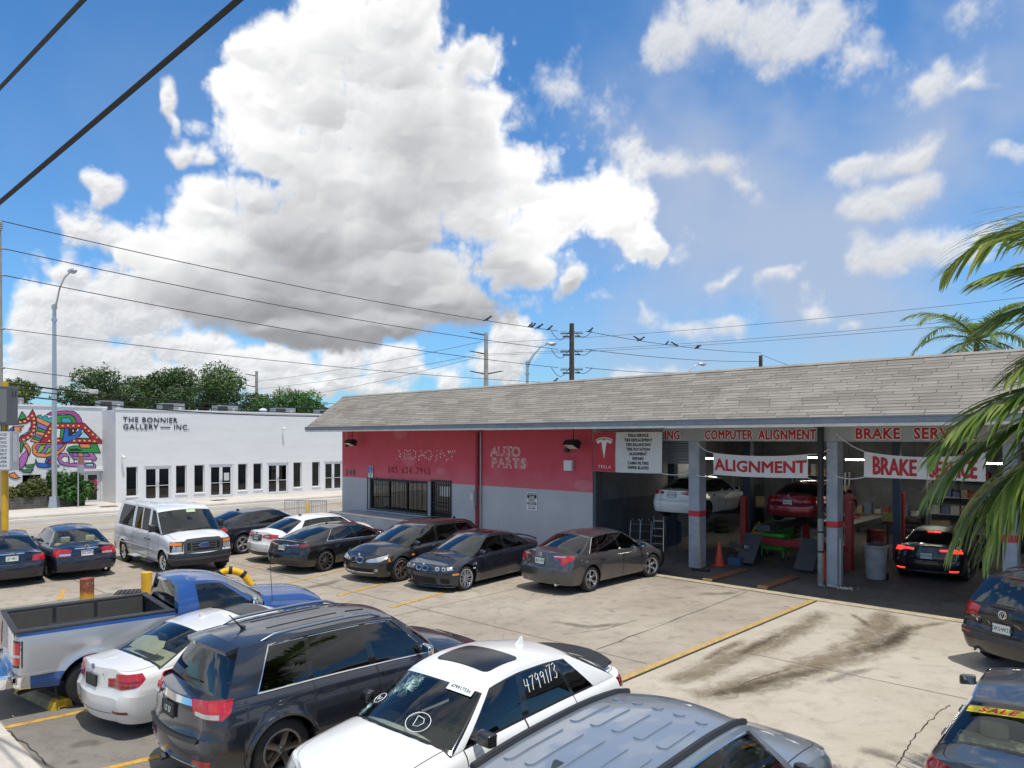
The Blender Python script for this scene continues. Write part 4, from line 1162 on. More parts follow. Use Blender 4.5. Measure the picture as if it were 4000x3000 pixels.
c.ends('reflector', 'R', [(.58, .41), (.58, .45), (.88, .46), (.9, .42)], M_REDD); c.ends('bumper_seam', 'R', [(0, .40), (.55, .40), (.55, .41), (0, .41)], M_GREYIN, off=.003)
c.roofpanel('sunroof', -.35, .28, .48, M_SUNR); c.handles([.1, -.85], .84); c.mirrors(.9, 1.0)
bm = bmesh.new()
sh = [(-.42, 0), (.42, 0), (.44, .16), (.34, .26), (.16, .24), (.0, .30), (-.18, .27), (-.36, .24), (-.44, .14)]
prism(bm, sh, 0, .006, M=basis((-1.78, 0, 1.09), (0, -1, 0), (.62, 0, .45)))
obj('sunshade', bm, M_CREAM, c.root)

# ---- dark SUV
c = car('sport_utility_vehicle', 'slate grey sport utility vehicle with chrome window line and roof rails', 'suv', -2.44, 10.50, 46.0, .985,
        suv(JEEP, L=4.82, W=1.94, H=1.75, WB=2.915, FO=.86, R=.385, wh=wheel(.255, 5, 'wide', M_ALLOYD, .255), trim=M_CHROME, bumper=JEEP, flare=.035, gap=.055))
c.ends('tail_light', 'R', [(.56, .96), (.52, 1.12), (.95, 1.15), (1.18, 1.14), (1.12, 1.0), (1.02, .93)], M_RED)
c.ends('reverse_light', 'R', [(.60, .955), (.59, 1.0), (.98, 1.0), (.98, .945)], M_LENS, off=.010)
c.plate('R', .93, 'LT E7', 2)
c.ends('chrome_strip', 'R', [(0, 1.045), (.54, 1.045), (.52, 1.115), (0, 1.125)], M_CHROME, off=.015)
put_text('lettering', 'Jeep', basis(c.endpt('R', .32, 1.08) + Vector((-.02, 0, 0)), (0, -1, 0), (0, 0, 1)), c.root, size=.085, ext=.003, mat_=M_INK)
c.ends('reflector', 'R', [(.62, .40), (.60, .46), (.92, .47), (.90, .40)], M_RED)
c.ends('bumper_step', 'R', [(0, .655), (.70, .655), (.72, .70), (0, .70)], M_PLASTIC, off=.03, th=.08); c.ends('valance', 'R', [(0, .29), (.9, .29), (.62, .36), (0, .40)], M_PLASTIC, off=.004)
c.ends('bumper_strip', 'R', [(0, .40), (.55, .375), (.80, .31), (.80, .325), (.56, .392), (0, .417)], M_CHROME, off=.012)
c.rails(-1.55, .25, mat('rail_grey', (.22, .26, .32), .3, .6), .045, r=.022); c.wiper('R', -.25, .25, .14, .10)
bm = bmesh.new()
for t in np.linspace(-1, 1, 9): pass
sp_a = [c.scr('R', f, 1.0) + Vector((.02, 0, .012)) for f in np.linspace(-.98, .98, 11)]; sp_b = [p + Vector((-.24 * (1 - .25 * abs(k - 5) / 5), 0, -.035)) for k, p in enumerate(sp_a)]
va = [[bm.verts.new(p) for p in sp_a], [bm.verts.new(p) for p in sp_b], [bm.verts.new(p + Vector((.01, 0, -.045))) for p in sp_b], [bm.verts.new(p + Vector((0, 0, -.06))) for p in sp_a]]
for a, b in ((0, 1), (1, 2), (2, 3)):
    for k in range(10): bm.faces.new((va[a][k], va[a][k + 1], va[b][k + 1], va[b][k]))
for k in (0, 10): bm.faces.new([va[j][k] for j in range(4)])
obj('spoiler', bm, JEEP, c.root, smooth=.6)
c.bar('antenna', [c.roof_pt(-1.5, 0, .0), c.roof_pt(-1.56, 0, .05), c.roof_pt(-1.70, 0, .22)], [.04, .012, .006], M_PLASTIC, 6)
for y in (-.42, -.22, .22, .42): c.bar('roof_groove', [c.roof_pt(x, y, .002) for x in np.linspace(-1.3, -.25, 6)], .009, JEEP, 6); c.bar('roof_groove', [c.roof_pt(x, y, .002) for x in np.linspace(-.1, .2, 4)], .009, JEEP, 6)
for ax in c.ax:
    for sd in (1, -1):
        c.bar('wheel_arch_flare', [c.sidept(sd, ax + (c.Ra + .02) * cos(q), c.R + (c.Ra + .02) * sin(q), .012) for q in np.linspace(-.25, pi + .25, 21)], .032, JEEP, 6)
c.handles([.14, -.82], .98); c.mirrors(.80, 1.16, M_CHROME, (.12, .22, .18)); c.bar('tow_hitch', [(c.xr + .2, 0, .36), (c.xr - .05, 0, .36)], .045, M_PLASTIC, 4)

# ---- white coupe SUV with cracked windscreen
c = car('sport_utility_vehicle', 'white coupe style sport utility vehicle with cracked windscreen and grease pencil numbers', 'suv', -.49, 8.70, 229.3, .950,
        suv(WHITE, L=4.75, W=1.92, H=1.62, WB=2.864, FO=.87, R=.37, wh=wheel(.26, 5, 'double', None, .25), belt=1.06, nose=.93, ws=1.16, roof_f=.42, rear=-2.02, roof_r=-1.15, deck=True, zb=.26, trim=M_PLASTIC, glass=M_GLASSD,
            zc=[(-2.45, 1.10), (-2.3, 1.15), (-2.0, 1.17), (0, 1.1), (1.25, 1.14), (1.7, 1.09), (2.0, .99), (2.2, .90), (2.3, .82)],
            roof=[(-1.7, 1.40), (-1.15, 1.55), (-.6, 1.61), (-.2, 1.62), (.2, 1.58), (.42, 1.53), (.8, 1.4)],
            lines=[(1.16, .42, 'P', 1), (1.0, .31, 'G', 6), (.0, -.10, 'B', 1), (-.12, -.20, 'G', 6), (-.98, -.84, 'B', 1), (-1.04, -.88, 'G', 3), (-1.48, -1.05, 'P', 4), (-2.0, -1.22, 'E')], lid_eta=.7, seat_x=.1, wsb=.2, wst=.09,
            wsglass=glass_mat('clear_glass', (.62, .68, .64))))
c.roofpanel('sunroof', -.42, .20, .44, M_SUNR); c.fin(-.95, h=.10); c.handles([.12, -.86], .93); c.mirrors(.84, 1.12, BLACK, (.13, .22, .17), .05)
c.ends('tail_light', 'R', [(.50, .94), (.55, 1.02), (.95, 1.06), (1.16, 1.05), (1.14, .94), (.9, .90)], M_REDD)
kidneys(c, .62, .84, .20, .17)
c.sides('fuel_flap', [(-1.52 + .10 * cos(q), .90 + .09 * sin(q)) for q in np.linspace(0, 2 * pi, 15)[:-1]], WHITE, (1,), off=.004, th=.01)
c.sides('sill_trim', [(-.95, .30), (.95, .30), (.95, .38), (-.95, .38)], M_PLASTIC)
c.ends('headlight', 'F', [(.45, .72), (.48, .80), (.8, .86), (1.08, .86), (1.05, .78), (.7, .72)], M_LENS)
bm = bmesh.new()
A_ = [Vector((c.xr + .34 - .20 * (1 - t * t), t * .70, c.T(c.xr + .25, t * .6) + .05)) for t in np.linspace(-1, 1, 13)]
for row in (0, 1):
    pass
r0 = [bm.verts.new(p + Vector((.16, 0, -.02))) for p in A_]; r1 = [bm.verts.new(p + Vector((-.02, 0, .05))) for p in A_]; r2 = [bm.verts.new(p + Vector((-.03, 0, .02))) for p in A_]
for a, b in ((r0, r1), (r1, r2)):
    for k in range(12): bm.faces.new((a[k], a[k + 1], b[k + 1], b[k]))
for k in range(12): bm.faces.new((r2[k], r2[k + 1], r0[k + 1], r0[k]))
obj('spoiler', bm, M_PLASTIC, c.root, smooth=.7)
def on_glass(f, v, lift=.01, which='F'):
    o = c.scr(which, f, v); X = (c.scr(which, f + .05, v) - c.scr(which, f - .05, v)).normalized(); Y = (c.scr(which, f, v + .05) - c.scr(which, f, v - .05)).normalized()
    if which == 'F': X = X if X.y > 0 else -X
    Z = X.cross(Y).normalized(); return basis(o + Z * lift, X, Y)
M_ = on_glass(.62, .86)
bm = bmesh.new(); box(bm, -.17, .17, -.055, .055, 0, .003); bm.transform(M_); st = obj('sticker', bm, M_PLATE, c.root)
put_text('lettering', '47991733x', M_ @ Matrix.Translation((0, .008, .004)), st, size=.075, ext=.0005, mat_=M_INK, sx=.8, off=.002)
def scribble(name, M, pts, r=.0042, parent=None):
    bm = bmesh.new(); tube(bm, [M @ Vector((p[0], p[1], 0)) for p in pts], r, 5); return obj(name, bm, M_WHITE, parent or c.root, smooth=1)
M_ = on_glass(.38, .22); scribble('grease_pencil_ring', M_, [(.15 * cos(q), .13 * sin(q)) for q in np.linspace(0, 6.5, 26)])
scribble('grease_pencil_letter', M_, [(-.05, .07), (-.03, -.06), (.03, -.05), (.07, .01), (.04, .06), (-.05, .075)])
M_ = on_glass(-.72, .36); scribble('grease_pencil_ring', M_, [(.11 * cos(q), .08 * sin(q)) for q in np.linspace(0, 6.5, 26)]); scribble('grease_pencil_letter', M_, [(-.05, .03), (-.03, -.03), (.05, .01)])
bm = bmesh.new(); rg = random.Random(4)
for cf, cv, nn, ln in ((-.35, .62, 60, .09), (-.42, .74, 46, .08), (-.80, .16, 46, .06), (-.55, .52, 26, .06), (-.3, .8, 30, .05), (-.48, .66, 20, .12)):
    Mg = on_glass(cf, cv, .006)
    for k in range(nn):
        a = rg.uniform(0, 2 * pi); l = ln * rg.uniform(.4, 2.0)
        p = [Vector((0, 0, 0))]
        for q in range(3): a += rg.uniform(-.5, .5); p.append(p[-1] + Vector((cos(a) * l / 3, sin(a) * l / 3, 0)))
        tube(bm, [Mg @ v for v in p], .0010, 3)
stuff(obj('windscreen_cracks', bm, mat('glass_crack', (.42, .62, .56), .3), c.root))
# number on the rear side window, written by hand
DG = {'4': [[(.0, 1.), (.0, .5), (.55, .5)], [(.42, .95), (.40, .0)]], '7': [[(0, .92), (.55, 1.), (.3, .45), (.22, 0)]], '9': [[(.5, .85), (.25, 1.), (.02, .8), (.15, .55), (.5, .7), (.5, .9), (.45, .0)]], '1': [[(.2, 1.), (.18, 0)]],
      '3': [[(0, .9), (.3, 1.), (.5, .8), (.2, .55), (.5, .3), (.3, .02), (0, .1)]]}
p = c.gh(-.52, -.50, .60, 1); X = (c.gh(-.57, -.55, .6, 1) - c.gh(-.47, -.45, .6, 1)).normalized(); Y = (c.gh(-.52, -.5, .65, 1) - c.gh(-.52, -.5, .55, 1)).normalized(); Z = X.cross(Y).normalized(); Mw = basis(p + Z * .012, X, Z.cross(X))
rq = random.Random(3); bm = bmesh.new(); x0 = -.34
for ch in '4799173':
    h = rq.uniform(.15, .20); y0 = -.08 + rq.uniform(-.012, .012) + (x0 + .34) * .06
    for st_ in DG[ch]: tube(bm, [Mw @ Vector((x0 + q[0] * .13 + q[1] * .02, y0 + q[1] * h, 0)) for q in st_], .0050, 5)
    x0 += .055 if ch == '1' else .105
obj('grease_pencil_number', bm, M_WHITE, c.root)
c.wiper('F', .0, .7, .03, .02); c.wiper('F', -.6, .0, .02, .03)

# ---- steel blue SUV in the front, mostly roof
c = car('sport_utility_vehicle', 'steel blue sport utility vehicle with ribbed roof and black roof rails', 'suv', 1.26, 6.48, 49.5, 1.05,
        suv(STEEL, L=4.63, W=1.84, H=1.66, WB=2.725, FO=.90, R=.36, belt=1.04, nose=.95, trim=M_CHROME, ws=1.12, roof_f=.46, rw=.63, glass=glass_mat('suv_glass', (.16, .2, .18)), roof_r=-1.75, rear=-2.0,
            lines=[(1.12, .46, 'P', 1), (.98, .35, 'G', 6), (.0, -.08, 'B', 1), (-.11, -.17, 'G', 5), (-.95, -.9, 'B', 1), (-1.02, -.95, 'G', 3), (-1.5, -1.2, 'P', 2), (-2.0, -1.75, 'E')]))
for sd in (1, -1):
    bm = bmesh.new(); pts = [c.roof_pt(x, sd * .575 * (1 - .02 * x * x), .012) for x in np.linspace(-1.65, .52, 12)]
    tube(bm, pts, .03, 6); o = obj('roof_rail', bm, M_PLASTIC, c.root, smooth=.9)
for j, (x0, x1) in enumerate(((-1.45, -.78), (-.62, -.10), (.02, .12))):
    for y in (-.40, -.20, 0, .20, .40):
        poly = [(x1 - .035 + .035 * cos(q), y + .045 * sin(q)) for q in np.linspace(-pi / 2, pi / 2, 6)] + [(x0 + .035 + .035 * cos(q), y + .045 * sin(q)) for q in np.linspace(pi / 2, 3 * pi / 2, 6)]
        c.patch('roof_rib', poly, lambda x, yy, o: c.roof_pt(x, yy, o), STEEL, off=.012, th=.016, cut=.2, smooth=1.0)
c.fin(-1.35, GREYS); c.mirrors(.86, 1.10, BLACK, (.13, .23, .18), .05); c.handles([.12, -.84], .92)
c.ends('headlight', 'F', [(.50, .76), (.55, .88), (1.05, .93), (1.06, .84), (.8, .74)], M_LENS); c.ends('grille', 'F', [(0, .60), (.42, .60), (.46, .86), (0, .88)], M_DARK, off=.012)
c.wiper('F', -.1, .6, .04, .03)
bm = bmesh.new(); g_ = [(-.05, 0), (.05, 0), (.06, .12), (.09, .16), (.075, .18), (.05, .15), (.045, .21), (.025, .21), (.02, .16), (.015, .22), (-.008, .22), (-.012, .16), (-.025, .205), (-.045, .20), (-.045, .14), (-.075, .15), (-.08, .13), (-.05, .09)]
prism(bm, g_, 0, .03, M=basis((.72, -.60, 1.04), (1, 0, 0), (0, 0, 1))); obj('work_glove', bm, mat('glove_tan', (.5, .42, .32), .9), c.root)

# ---- dark steel saloon for sale
c = car('parked_car', 'dark steel grey saloon with yellow SALE sticker on its rear window', 'car', 6.14, 8.38, 48.6, .985,
        sedan(GREYS, L=4.63, W=1.78, H=1.45, WB=2.65, FO=.9, deck=1.07, rear=-1.78, roof_r=-.95, belt=.95, shelf_mat=M_CREAM, trim_in=M_CREAM, trim=M_CHROME, rearglass=glass_mat('clear_glass', (.62, .68, .64)), glass=M_GLASS), GRP)
c.ends('tail_light', 'R', [(.42, .80), (.44, .92), (.8, .97), (1.08, .97), (1.05, .84), (.8, .78)], M_RED); c.handles([.1, -.88], .82); c.mirrors(.84, 1.0); c.plate('R', .78, 'HKR 41')
p0 = c.scr('R', .48, .70); X = (c.scr('R', .38, .7) - c.scr('R', .58, .7)).normalized(); Y = (c.scr('R', .48, .8) - c.scr('R', .48, .6)).normalized(); Z = X.cross(Y)
Ms = basis(p0 + Z * .012, X, Y); bm = bmesh.new(); box(bm, -.28, .28, -.058, .058, 0, .003); bm.transform(Ms); st = obj('sale_sticker', bm, mat('sale_yellow', (.85, .62, .02), .5), c.root)
put_text('lettering', 'SALE', Ms @ Matrix.Translation((0, 0, .004)), st, size=.11, ext=.0005, mat_=mat('sale_red', (.6, .02, .02), .5), sx=1.35, off=.006, shear=.25, sp=1.15)
c.fin(-.72, M_PLASTIC, .05)

# ---- black compact SUV by the bay
c = car('sport_utility_vehicle', 'black compact sport utility vehicle with cracked tailgate panel near the brake bay', 'suv', 10.66, 13.55, 22, 1.04,
        suv(BLACK2, L=4.43, W=1.81, H=1.68, WB=2.604, FO=.87, R=.35, belt=1.08, nose=.95, rear=-1.95, roof_r=-1.72, rw=.60, trim=M_PLASTIC, rearglass=glass_mat('pale_glass', (.34, .42, .40), 1.6), wh=wheel(.24, 5, 'vee'),
            lines=[(1.02, .40, 'P', 1), (.88, .30, 'G', 5), (-.02, -.08, 'B', 1), (-.11, -.15, 'G', 5), (-.88, -.84, 'B', 1), (-.94, -.90, 'G', 3), (-1.55, -1.35, 'P', 2), (-1.95, -1.74, 'E')]))
c.ends('tail_light', 'R', [(.52, .93), (.50, 1.08), (.80, 1.12), (1.04, 1.12), (1.02, .98), (.8, .90)], M_RED); c.plate('R', .80, 'DKS W21', off=.03)
e, Mv = c.badge('R', 1.03, .072, kind='ring', off=.012)
bm = bmesh.new()
for pts in ([(-.05, .045), (-.02, -.055), (0, -.005), (.02, -.055), (.05, .045)], [(-.025, .055), (0, .005), (.025, .055)]): tube(bm, [Mv @ Vector((p[0], p[1], .003)) for p in pts], .007, 5)
obj('emblem_letters', bm, M_CHROME, c.root)
put_text('lettering', 'TIGUAN', basis(c.endpt('R', .52, .89) + Vector((-.012, 0, 0)), (0, -1, 0), (0, 0, 1)), c.root, size=.055, ext=.002, mat_=M_CHROME)
c.ends('bumper_band', 'R', [(0, .56), (1.3, .56), (1.3, .66), (0, .66)], mat('bumper_grey', (.05, .05, .052), .6), off=.02, th=.04); c.ends('reflector', 'R', [(.62, .60), (.60, .63), (.95, .64), (.95, .61)], M_RED, off=.025)
for y in (.42, .53): c.bar('exhaust', [(c.xr + .3, y, .33), (c.xr + .05, y, .33)], .035, M_CHROME)
c.rails(-1.4, .25, M_PLASTIC, .045); c.wiper('R', -.05, .5, .05, .06); c.handles([.1, -.75], .96); c.mirrors(.75, 1.12)
bm = bmesh.new(); tube(bm, [c.endpt('R', a, .86 + .03 * sin(a * 23) + .015 * sin(a * 51), .012) for a in np.linspace(-.45, .62, 22)], .026, 5); obj('torn_trim', bm, M_PLASTIC, c.root, smooth=.4)
c.patch('brake_light', [(-.30, 0), (.30, 0), (.30, .03), (-.30, .03)], lambda a, z, o: c.scr('R', a, .955 + z) + Vector((-.02 - o, 0, .01)), M_REDD, cut=.1)

# ================================================================== the place: shop frame (x along the shop front, y into the shop)
WC = Vector((-8.6406, 37.1427, 0)); RZ = atan2(-.6899, .7238)
MB = Matrix.Translation(WC) @ Matrix.Rotation(RZ, 4, 'Z')
def BW(x, y, z=0.): return MB @ Vector((x, y, z))
def bobj(name, bm, mats, parent=None, smooth=None):
    o = obj(name, bm, mats, parent, smooth=smooth)
    if parent is None: o.location = WC; o.rotation_euler = (0, 0, RZ)
    return o
def bthing(name, x, y, z=0., rz=0., parent=None):
    return empty(name, BW(x, y, z), RZ + rz)

def concrete(name, col, col2, stain=.5, cracks=True, sc=.35, stain_col=(.10, .09, .075)):
    m = bpy.data.materials.new(name); m.use_nodes = True
    t = NT(m.node_tree); b = t.n['Principled BSDF']
    ge = t.new('ShaderNodeNewGeometry'); p = ge.outputs['Position']
    n1 = t.noise(p, sc, 9, .62); n2 = t.noise(p, 2.6, 9, .66, .4); n3 = t.noise(p, 38, 4, .6); n4 = t.noise(p, 150, 2, .6)
    c = t.mix(t.mr(n1, .32, .68), col, col2)
    c = t.mix(t.m('MULTIPLY', t.mr(n2, .47, .72), stain), c, stain_col)
    blot = t.mr(t.noise(p, 1.1, 3, .5, 1.2), .66, .76, 0, stain * 1.1)
    c = t.mix(blot, c, stain_col)
    spot = t.voro(t.v('ADD', p, t.v('MULTIPLY', t.noise(p, 9, 3, .6, out=1), (.12, .12, 0.))), 1.35)
    c = t.mix(t.m('MULTIPLY', t.mr(spot, .05, .16, 1, 0), t.mr(n1, .42, .6, .15, stain * 1.3)), c, tuple(q * .55 for q in stain_col))
    sm_ = t.noise(t.v('MULTIPLY', t.v('ADD', p, t.v('MULTIPLY', t.noise(p, .8, 3, .5, out=1), (.5, .5, 0.))), (.55, 3.2, 1.)), 1.5, 7, .62)
    c = t.mix(t.mr(sm_, .52, .74, 0, stain * .8), c, tuple(q * 1.5 for q in stain_col))
    c = t.mix(t.mr(n3, .50, .74, 0, .30), c, tuple(q * .45 for q in col))
    c = t.mix(t.mr(n4, .60, .75, 0, .35), c, tuple(min(1, q * 1.35) for q in col2))
    if cracks:
        d = t.v('ADD', p, t.v('MULTIPLY', t.v('SUBTRACT', t.noise(p, 1.3, 6, .6, out=1), (.5, .5, .5)), (1.1, 1.1, 0.)))
        e = t.voro(d, .17, feature='DISTANCE_TO_EDGE')
        c = t.mix(t.mr(e, .0, .004, .28, 0), c, (.06, .054, .045))
    t.l.new(c, b.inputs['Base Color']); b.inputs['Roughness'].default_value = .9
    bn = t.new('ShaderNodeBump'); bn.inputs['Strength'].default_value = .35; bn.inputs['Distance'].default_value = .012
    t.l.new(t.m('ADD', n3, t.m('MULTIPLY', n4, .6)), bn.inputs['Height']); t.l.new(bn.outputs[0], b.inputs['Normal'])
    MATS[name] = m; return m
M_LOT = concrete('lot_concrete', (.295, .25, .197), (.39, .338, .272), .42)
M_LOT2 = concrete('pale_concrete', (.39, .34, .268), (.465, .415, .34), .26, False)
M_LOTA = concrete('worn_asphalt', (.155, .142, .122), (.225, .205, .175), .55)
M_ROAD = concrete('road_asphalt', (.30, .275, .24), (.37, .345, .305), .25, False)
M_WALK = concrete('pavement_concrete', (.50, .465, .41), (.58, .54, .48), .18, False)
M_GROUND = concrete('far_ground', (.16, .16, .12), (.25, .24, .20), .3, False, .05)
M_SHOPFLOOR = concrete('shop_floor', (.075, .072, .068), (.12, .115, .11), .5, True, stain_col=(.02, .02, .02))
M_YEL = mat('yellow_road_paint', (.58, .33, .06), .8, var=.45, vs_=7, dark=.25)
M_YELF = mat('faded_yellow_paint', (.50, .34, .13), .9, var=.35, vs_=9, dark=.2)
M_WLINE = mat('white_road_paint', (.62, .60, .56), .8, var=.25, vs_=7)
M_STEELG = mat('galvanised', (.42, .44, .46), .45, .6, var=.15, vs_=3)

def sheet(name, pts, z, m, parent=None, kind=True, frame=MB):
    bm = bmesh.new(); bm.faces.new([bm.verts.new(frame @ Vector((x, y, z))) for x, y in pts])
    o = obj(name, bm, m, parent)
    if kind: struct(o)
    return o
sheet('ground', [(-900, -900), (900, -900), (900, 900), (-900, 900)], -.02, M_GROUND)
sheet('road', [(-12.35, -160), (-2.2, -160), (-2.2, 260), (-12.35, 260)], -.012, M_ROAD)
lot = sheet('lot', [(-2.2, -60), (24.62, -60), (24.62, -2.1), (40, -2.1), (40, 16), (-2.2, 16)], 0., M_LOT)
sheet('apron_slab', [(24.62, -60), (60, -60), (60, -2.1), (24.62, -2.1)], .004, M_LOT2)
sheet('asphalt_patch', [(10.6, -18.35), (23.4, -18.35), (23.4, -13.6), (16.5, -13.0), (10.6, -14.2)], .004, M_LOTA)
# kerb strip in front of the bays, divider strip, pavement by the corner
bm = bmesh.new(); join(bm, bbox(15.9, 40, -2.12, -1.84, -.02, .035, .012)); struct(bobj('kerb', bm, mat('kerb_concrete', (.44, .37, .25), .9, var=.3, vs_=3, bump=.3), smooth=.5))
bm = bmesh.new(); join(bm, bbox(24.52, 24.66, -40, -2.14, -.02, .022, .008)); struct(bobj('divider_kerb', bm, M_YELF, smooth=.5))
bm = bmesh.new(); box(bm, 24.665, 24.71, -40, -2.14, .005, .0085); struct(bobj('divider_joint', bm, mat('joint_black', (.02, .018, .016), .9)))
rg = random.Random(3)
n = 0
for k in range(14):
    x0 = -2.2 + k * 2.2
    bm = bmesh.new(); join(bm, bbox(x0 + .008, x0 + 2.19, -21.6, -18.38, -.05, .012 + rg.uniform(0, .006), .006))
    if k == 0: walk = bobj('pavement', bm, M_WALK, smooth=.5); struct(walk)
    else: obj('slab', bm, M_WALK, walk, smooth=.5)
# far pavement with its kerb
for k in range(40):
    y0 = -30 + k * 1.5
    bm = bmesh.new(); join(bm, bbox(-16.9 if y0 > -5.2 else -16.4, -12.62, y0 + .006, y0 + 1.494, -.05, .13 + rg.uniform(0, .004), .006))
    if k == 0: walk2 = bobj('far_pavement', bm, M_WALK, smooth=.5); struct(walk2)
    else: obj('slab', bm, M_WALK, walk2, smooth=.5)
bm = bmesh.new(); join(bm, bbox(-12.615, -12.34, -30, 60, -.05, .125, .03)); struct(bobj('far_kerb', bm, M_WALK, smooth=.5))
bm = bmesh.new(); join(bm, bbox(-12.335, -11.9, -30, 60, -.05, -.006, .01)); struct(bobj('gutter', bm, M_WALK, smooth=.5))
for x, w, m in ((-11.2, .12, M_WLINE), (-7.75, .12, M_YEL), (-7.45, .12, M_YEL), (-3.75, .14, M_YEL), (-4.05, .12, M_YEL)):
    sheet('road_marking', [(x, -60), (x + w, -60), (x + w, 120), (x, 120)], -.008, m)
for y in np.arange(-40, 60, 9.):
    sheet('road_marking', [(-9.4, y), (-9.28, y), (-9.28, y + 3), (-9.4, y + 3)], -.008, M_WLINE)
# bay lines
def bayline(p, q, w=.11, m=None):
    p, q = Vector(p), Vector(q); d = (q - p).normalized(); s_ = Vector((-d.y, d.x)) * w / 2
    bm = bmesh.new(); bm.faces.new([bm.verts.new((v.x, v.y, .0085)) for v in (p - s_, p + s_, q + s_, q - s_)])
    o = obj('bay_line', bm, m or M_YEL, lot); return o
for p, q, f in (((-2.95, 17.88), (.6, 23.4), 0), ((-4.6, 19.2), (-1.2, 25.2), 0), ((-6.45, 20.85), (-3.1, 27.2), 1), ((-8.4, 22.6), (-5.6, 28.0), 1), ((-7.30, 10.42), (-3.4, 13.6), 0), ((-5.15, 9.1), (-1.2, 12.0), 0), ((-3.2, 7.6), (.6, 10.6), 0),
                ((-11.6, 18.7), (-12.3, 20.0), 0)):
    bayline(p, q, .12, M_YELF if f else M_YEL)

# soiling: trails of oily water and tyre dirt on the concrete, each thin and ragged
def stain_mat(name, col, dens, sc):
    m = bpy.data.materials.new(name); m.use_nodes = True
    t = NT(m.node_tree); b = t.n['Principled BSDF']; b.inputs['Base Color'].default_value = tuple(col) + (1,); b.inputs['Roughness'].default_value = .6
    ge = t.new('ShaderNodeNewGeometry'); at = t.new('ShaderNodeAttribute'); at.attribute_name = 'fade'; fl = t.new('ShaderNodeAttribute'); fl.attribute_name = 'flow'
    wob = t.v('MULTIPLY', t.noise(ge.outputs['Position'], 1.6, 4, .6, out=1), (.0, .9, 0.))
    n = t.noise(t.v('MULTIPLY', t.v('ADD', fl.outputs['Vector'], wob), (.55, 3.2, 1.)), sc, 8, .66)
    n2 = t.noise(ge.outputs['Position'], 3.4, 8, .66)
    k = t.m('ADD', t.m('MULTIPLY', t.m('ADD', t.m('MULTIPLY', n, .7), t.m('MULTIPLY', n2, .3)), 1.9), at.outputs['Fac'])
    t.l.new(t.mr(k, 1.12, 2.0, 0, dens), b.inputs['Alpha']); return m
M_ST = stain_mat('brown_stain', (.17, .12, .062), .60, 1.5); M_ST2 = stain_mat('dark_stain', (.13, .108, .082), .50, 2.4)
def stain(name, pts, w, m, z=.0095):
    """ribbon along a path, fading to its edges"""
    pts = [Vector((p[0], p[1], 0)) for p in pts]; ws = w if isinstance(w, (list, tuple)) else [w] * len(pts)
    dense = []
    for i in range(len(pts) - 1):
        for t in np.linspace(0, 1, 6)[:-1]: dense.append((pts[i].lerp(pts[i + 1], t), ws[i] + (ws[i + 1] - ws[i]) * t))
    dense.append((pts[-1], ws[-1]))
    me = bpy.data.meshes.new(name); V = []; Fd = []; Q = []; Fl = []; run = pts[0].x * 3.1
    for i, (p, wd) in enumerate(dense):
        run += (p - dense[max(0, i - 1)][0]).length
        a = dense[max(0, i - 1)][0]; b = dense[min(len(dense) - 1, i + 1)][0]; d = (b - a).normalized(); s_ = Vector((-d.y, d.x, 0))
        e = min(1, min(i, len(dense) - 1 - i) / 3)
        for k in range(7):
            u = (k - 3) / 3; V.append(tuple(p + s_ * wd * .5 * u) [:2] + (z,)); Fd.append((1 - abs(u) ** 1.4) * .85 * e); Fl += [run, u * wd * .5, 0.]
    for i in range(len(dense) - 1):
        for k in range(6): j = i * 7 + k; Q.append((j, j + 1, j + 8, j + 7))
    me.from_pydata(V, [], Q); at = me.attributes.new('fade', 'FLOAT', 'POINT'); at.data.foreach_set('value', Fd)
    a2 = me.attributes.new('flow', 'FLOAT_VECTOR', 'POINT'); a2.data.foreach_set('vector', Fl)
    me.materials.append(m); return link(name, me, lot)
def G(px, py):
    Y = 2850 * CAMH / (py - 1712); return ((px - 2000) / 2850 * Y, Y)
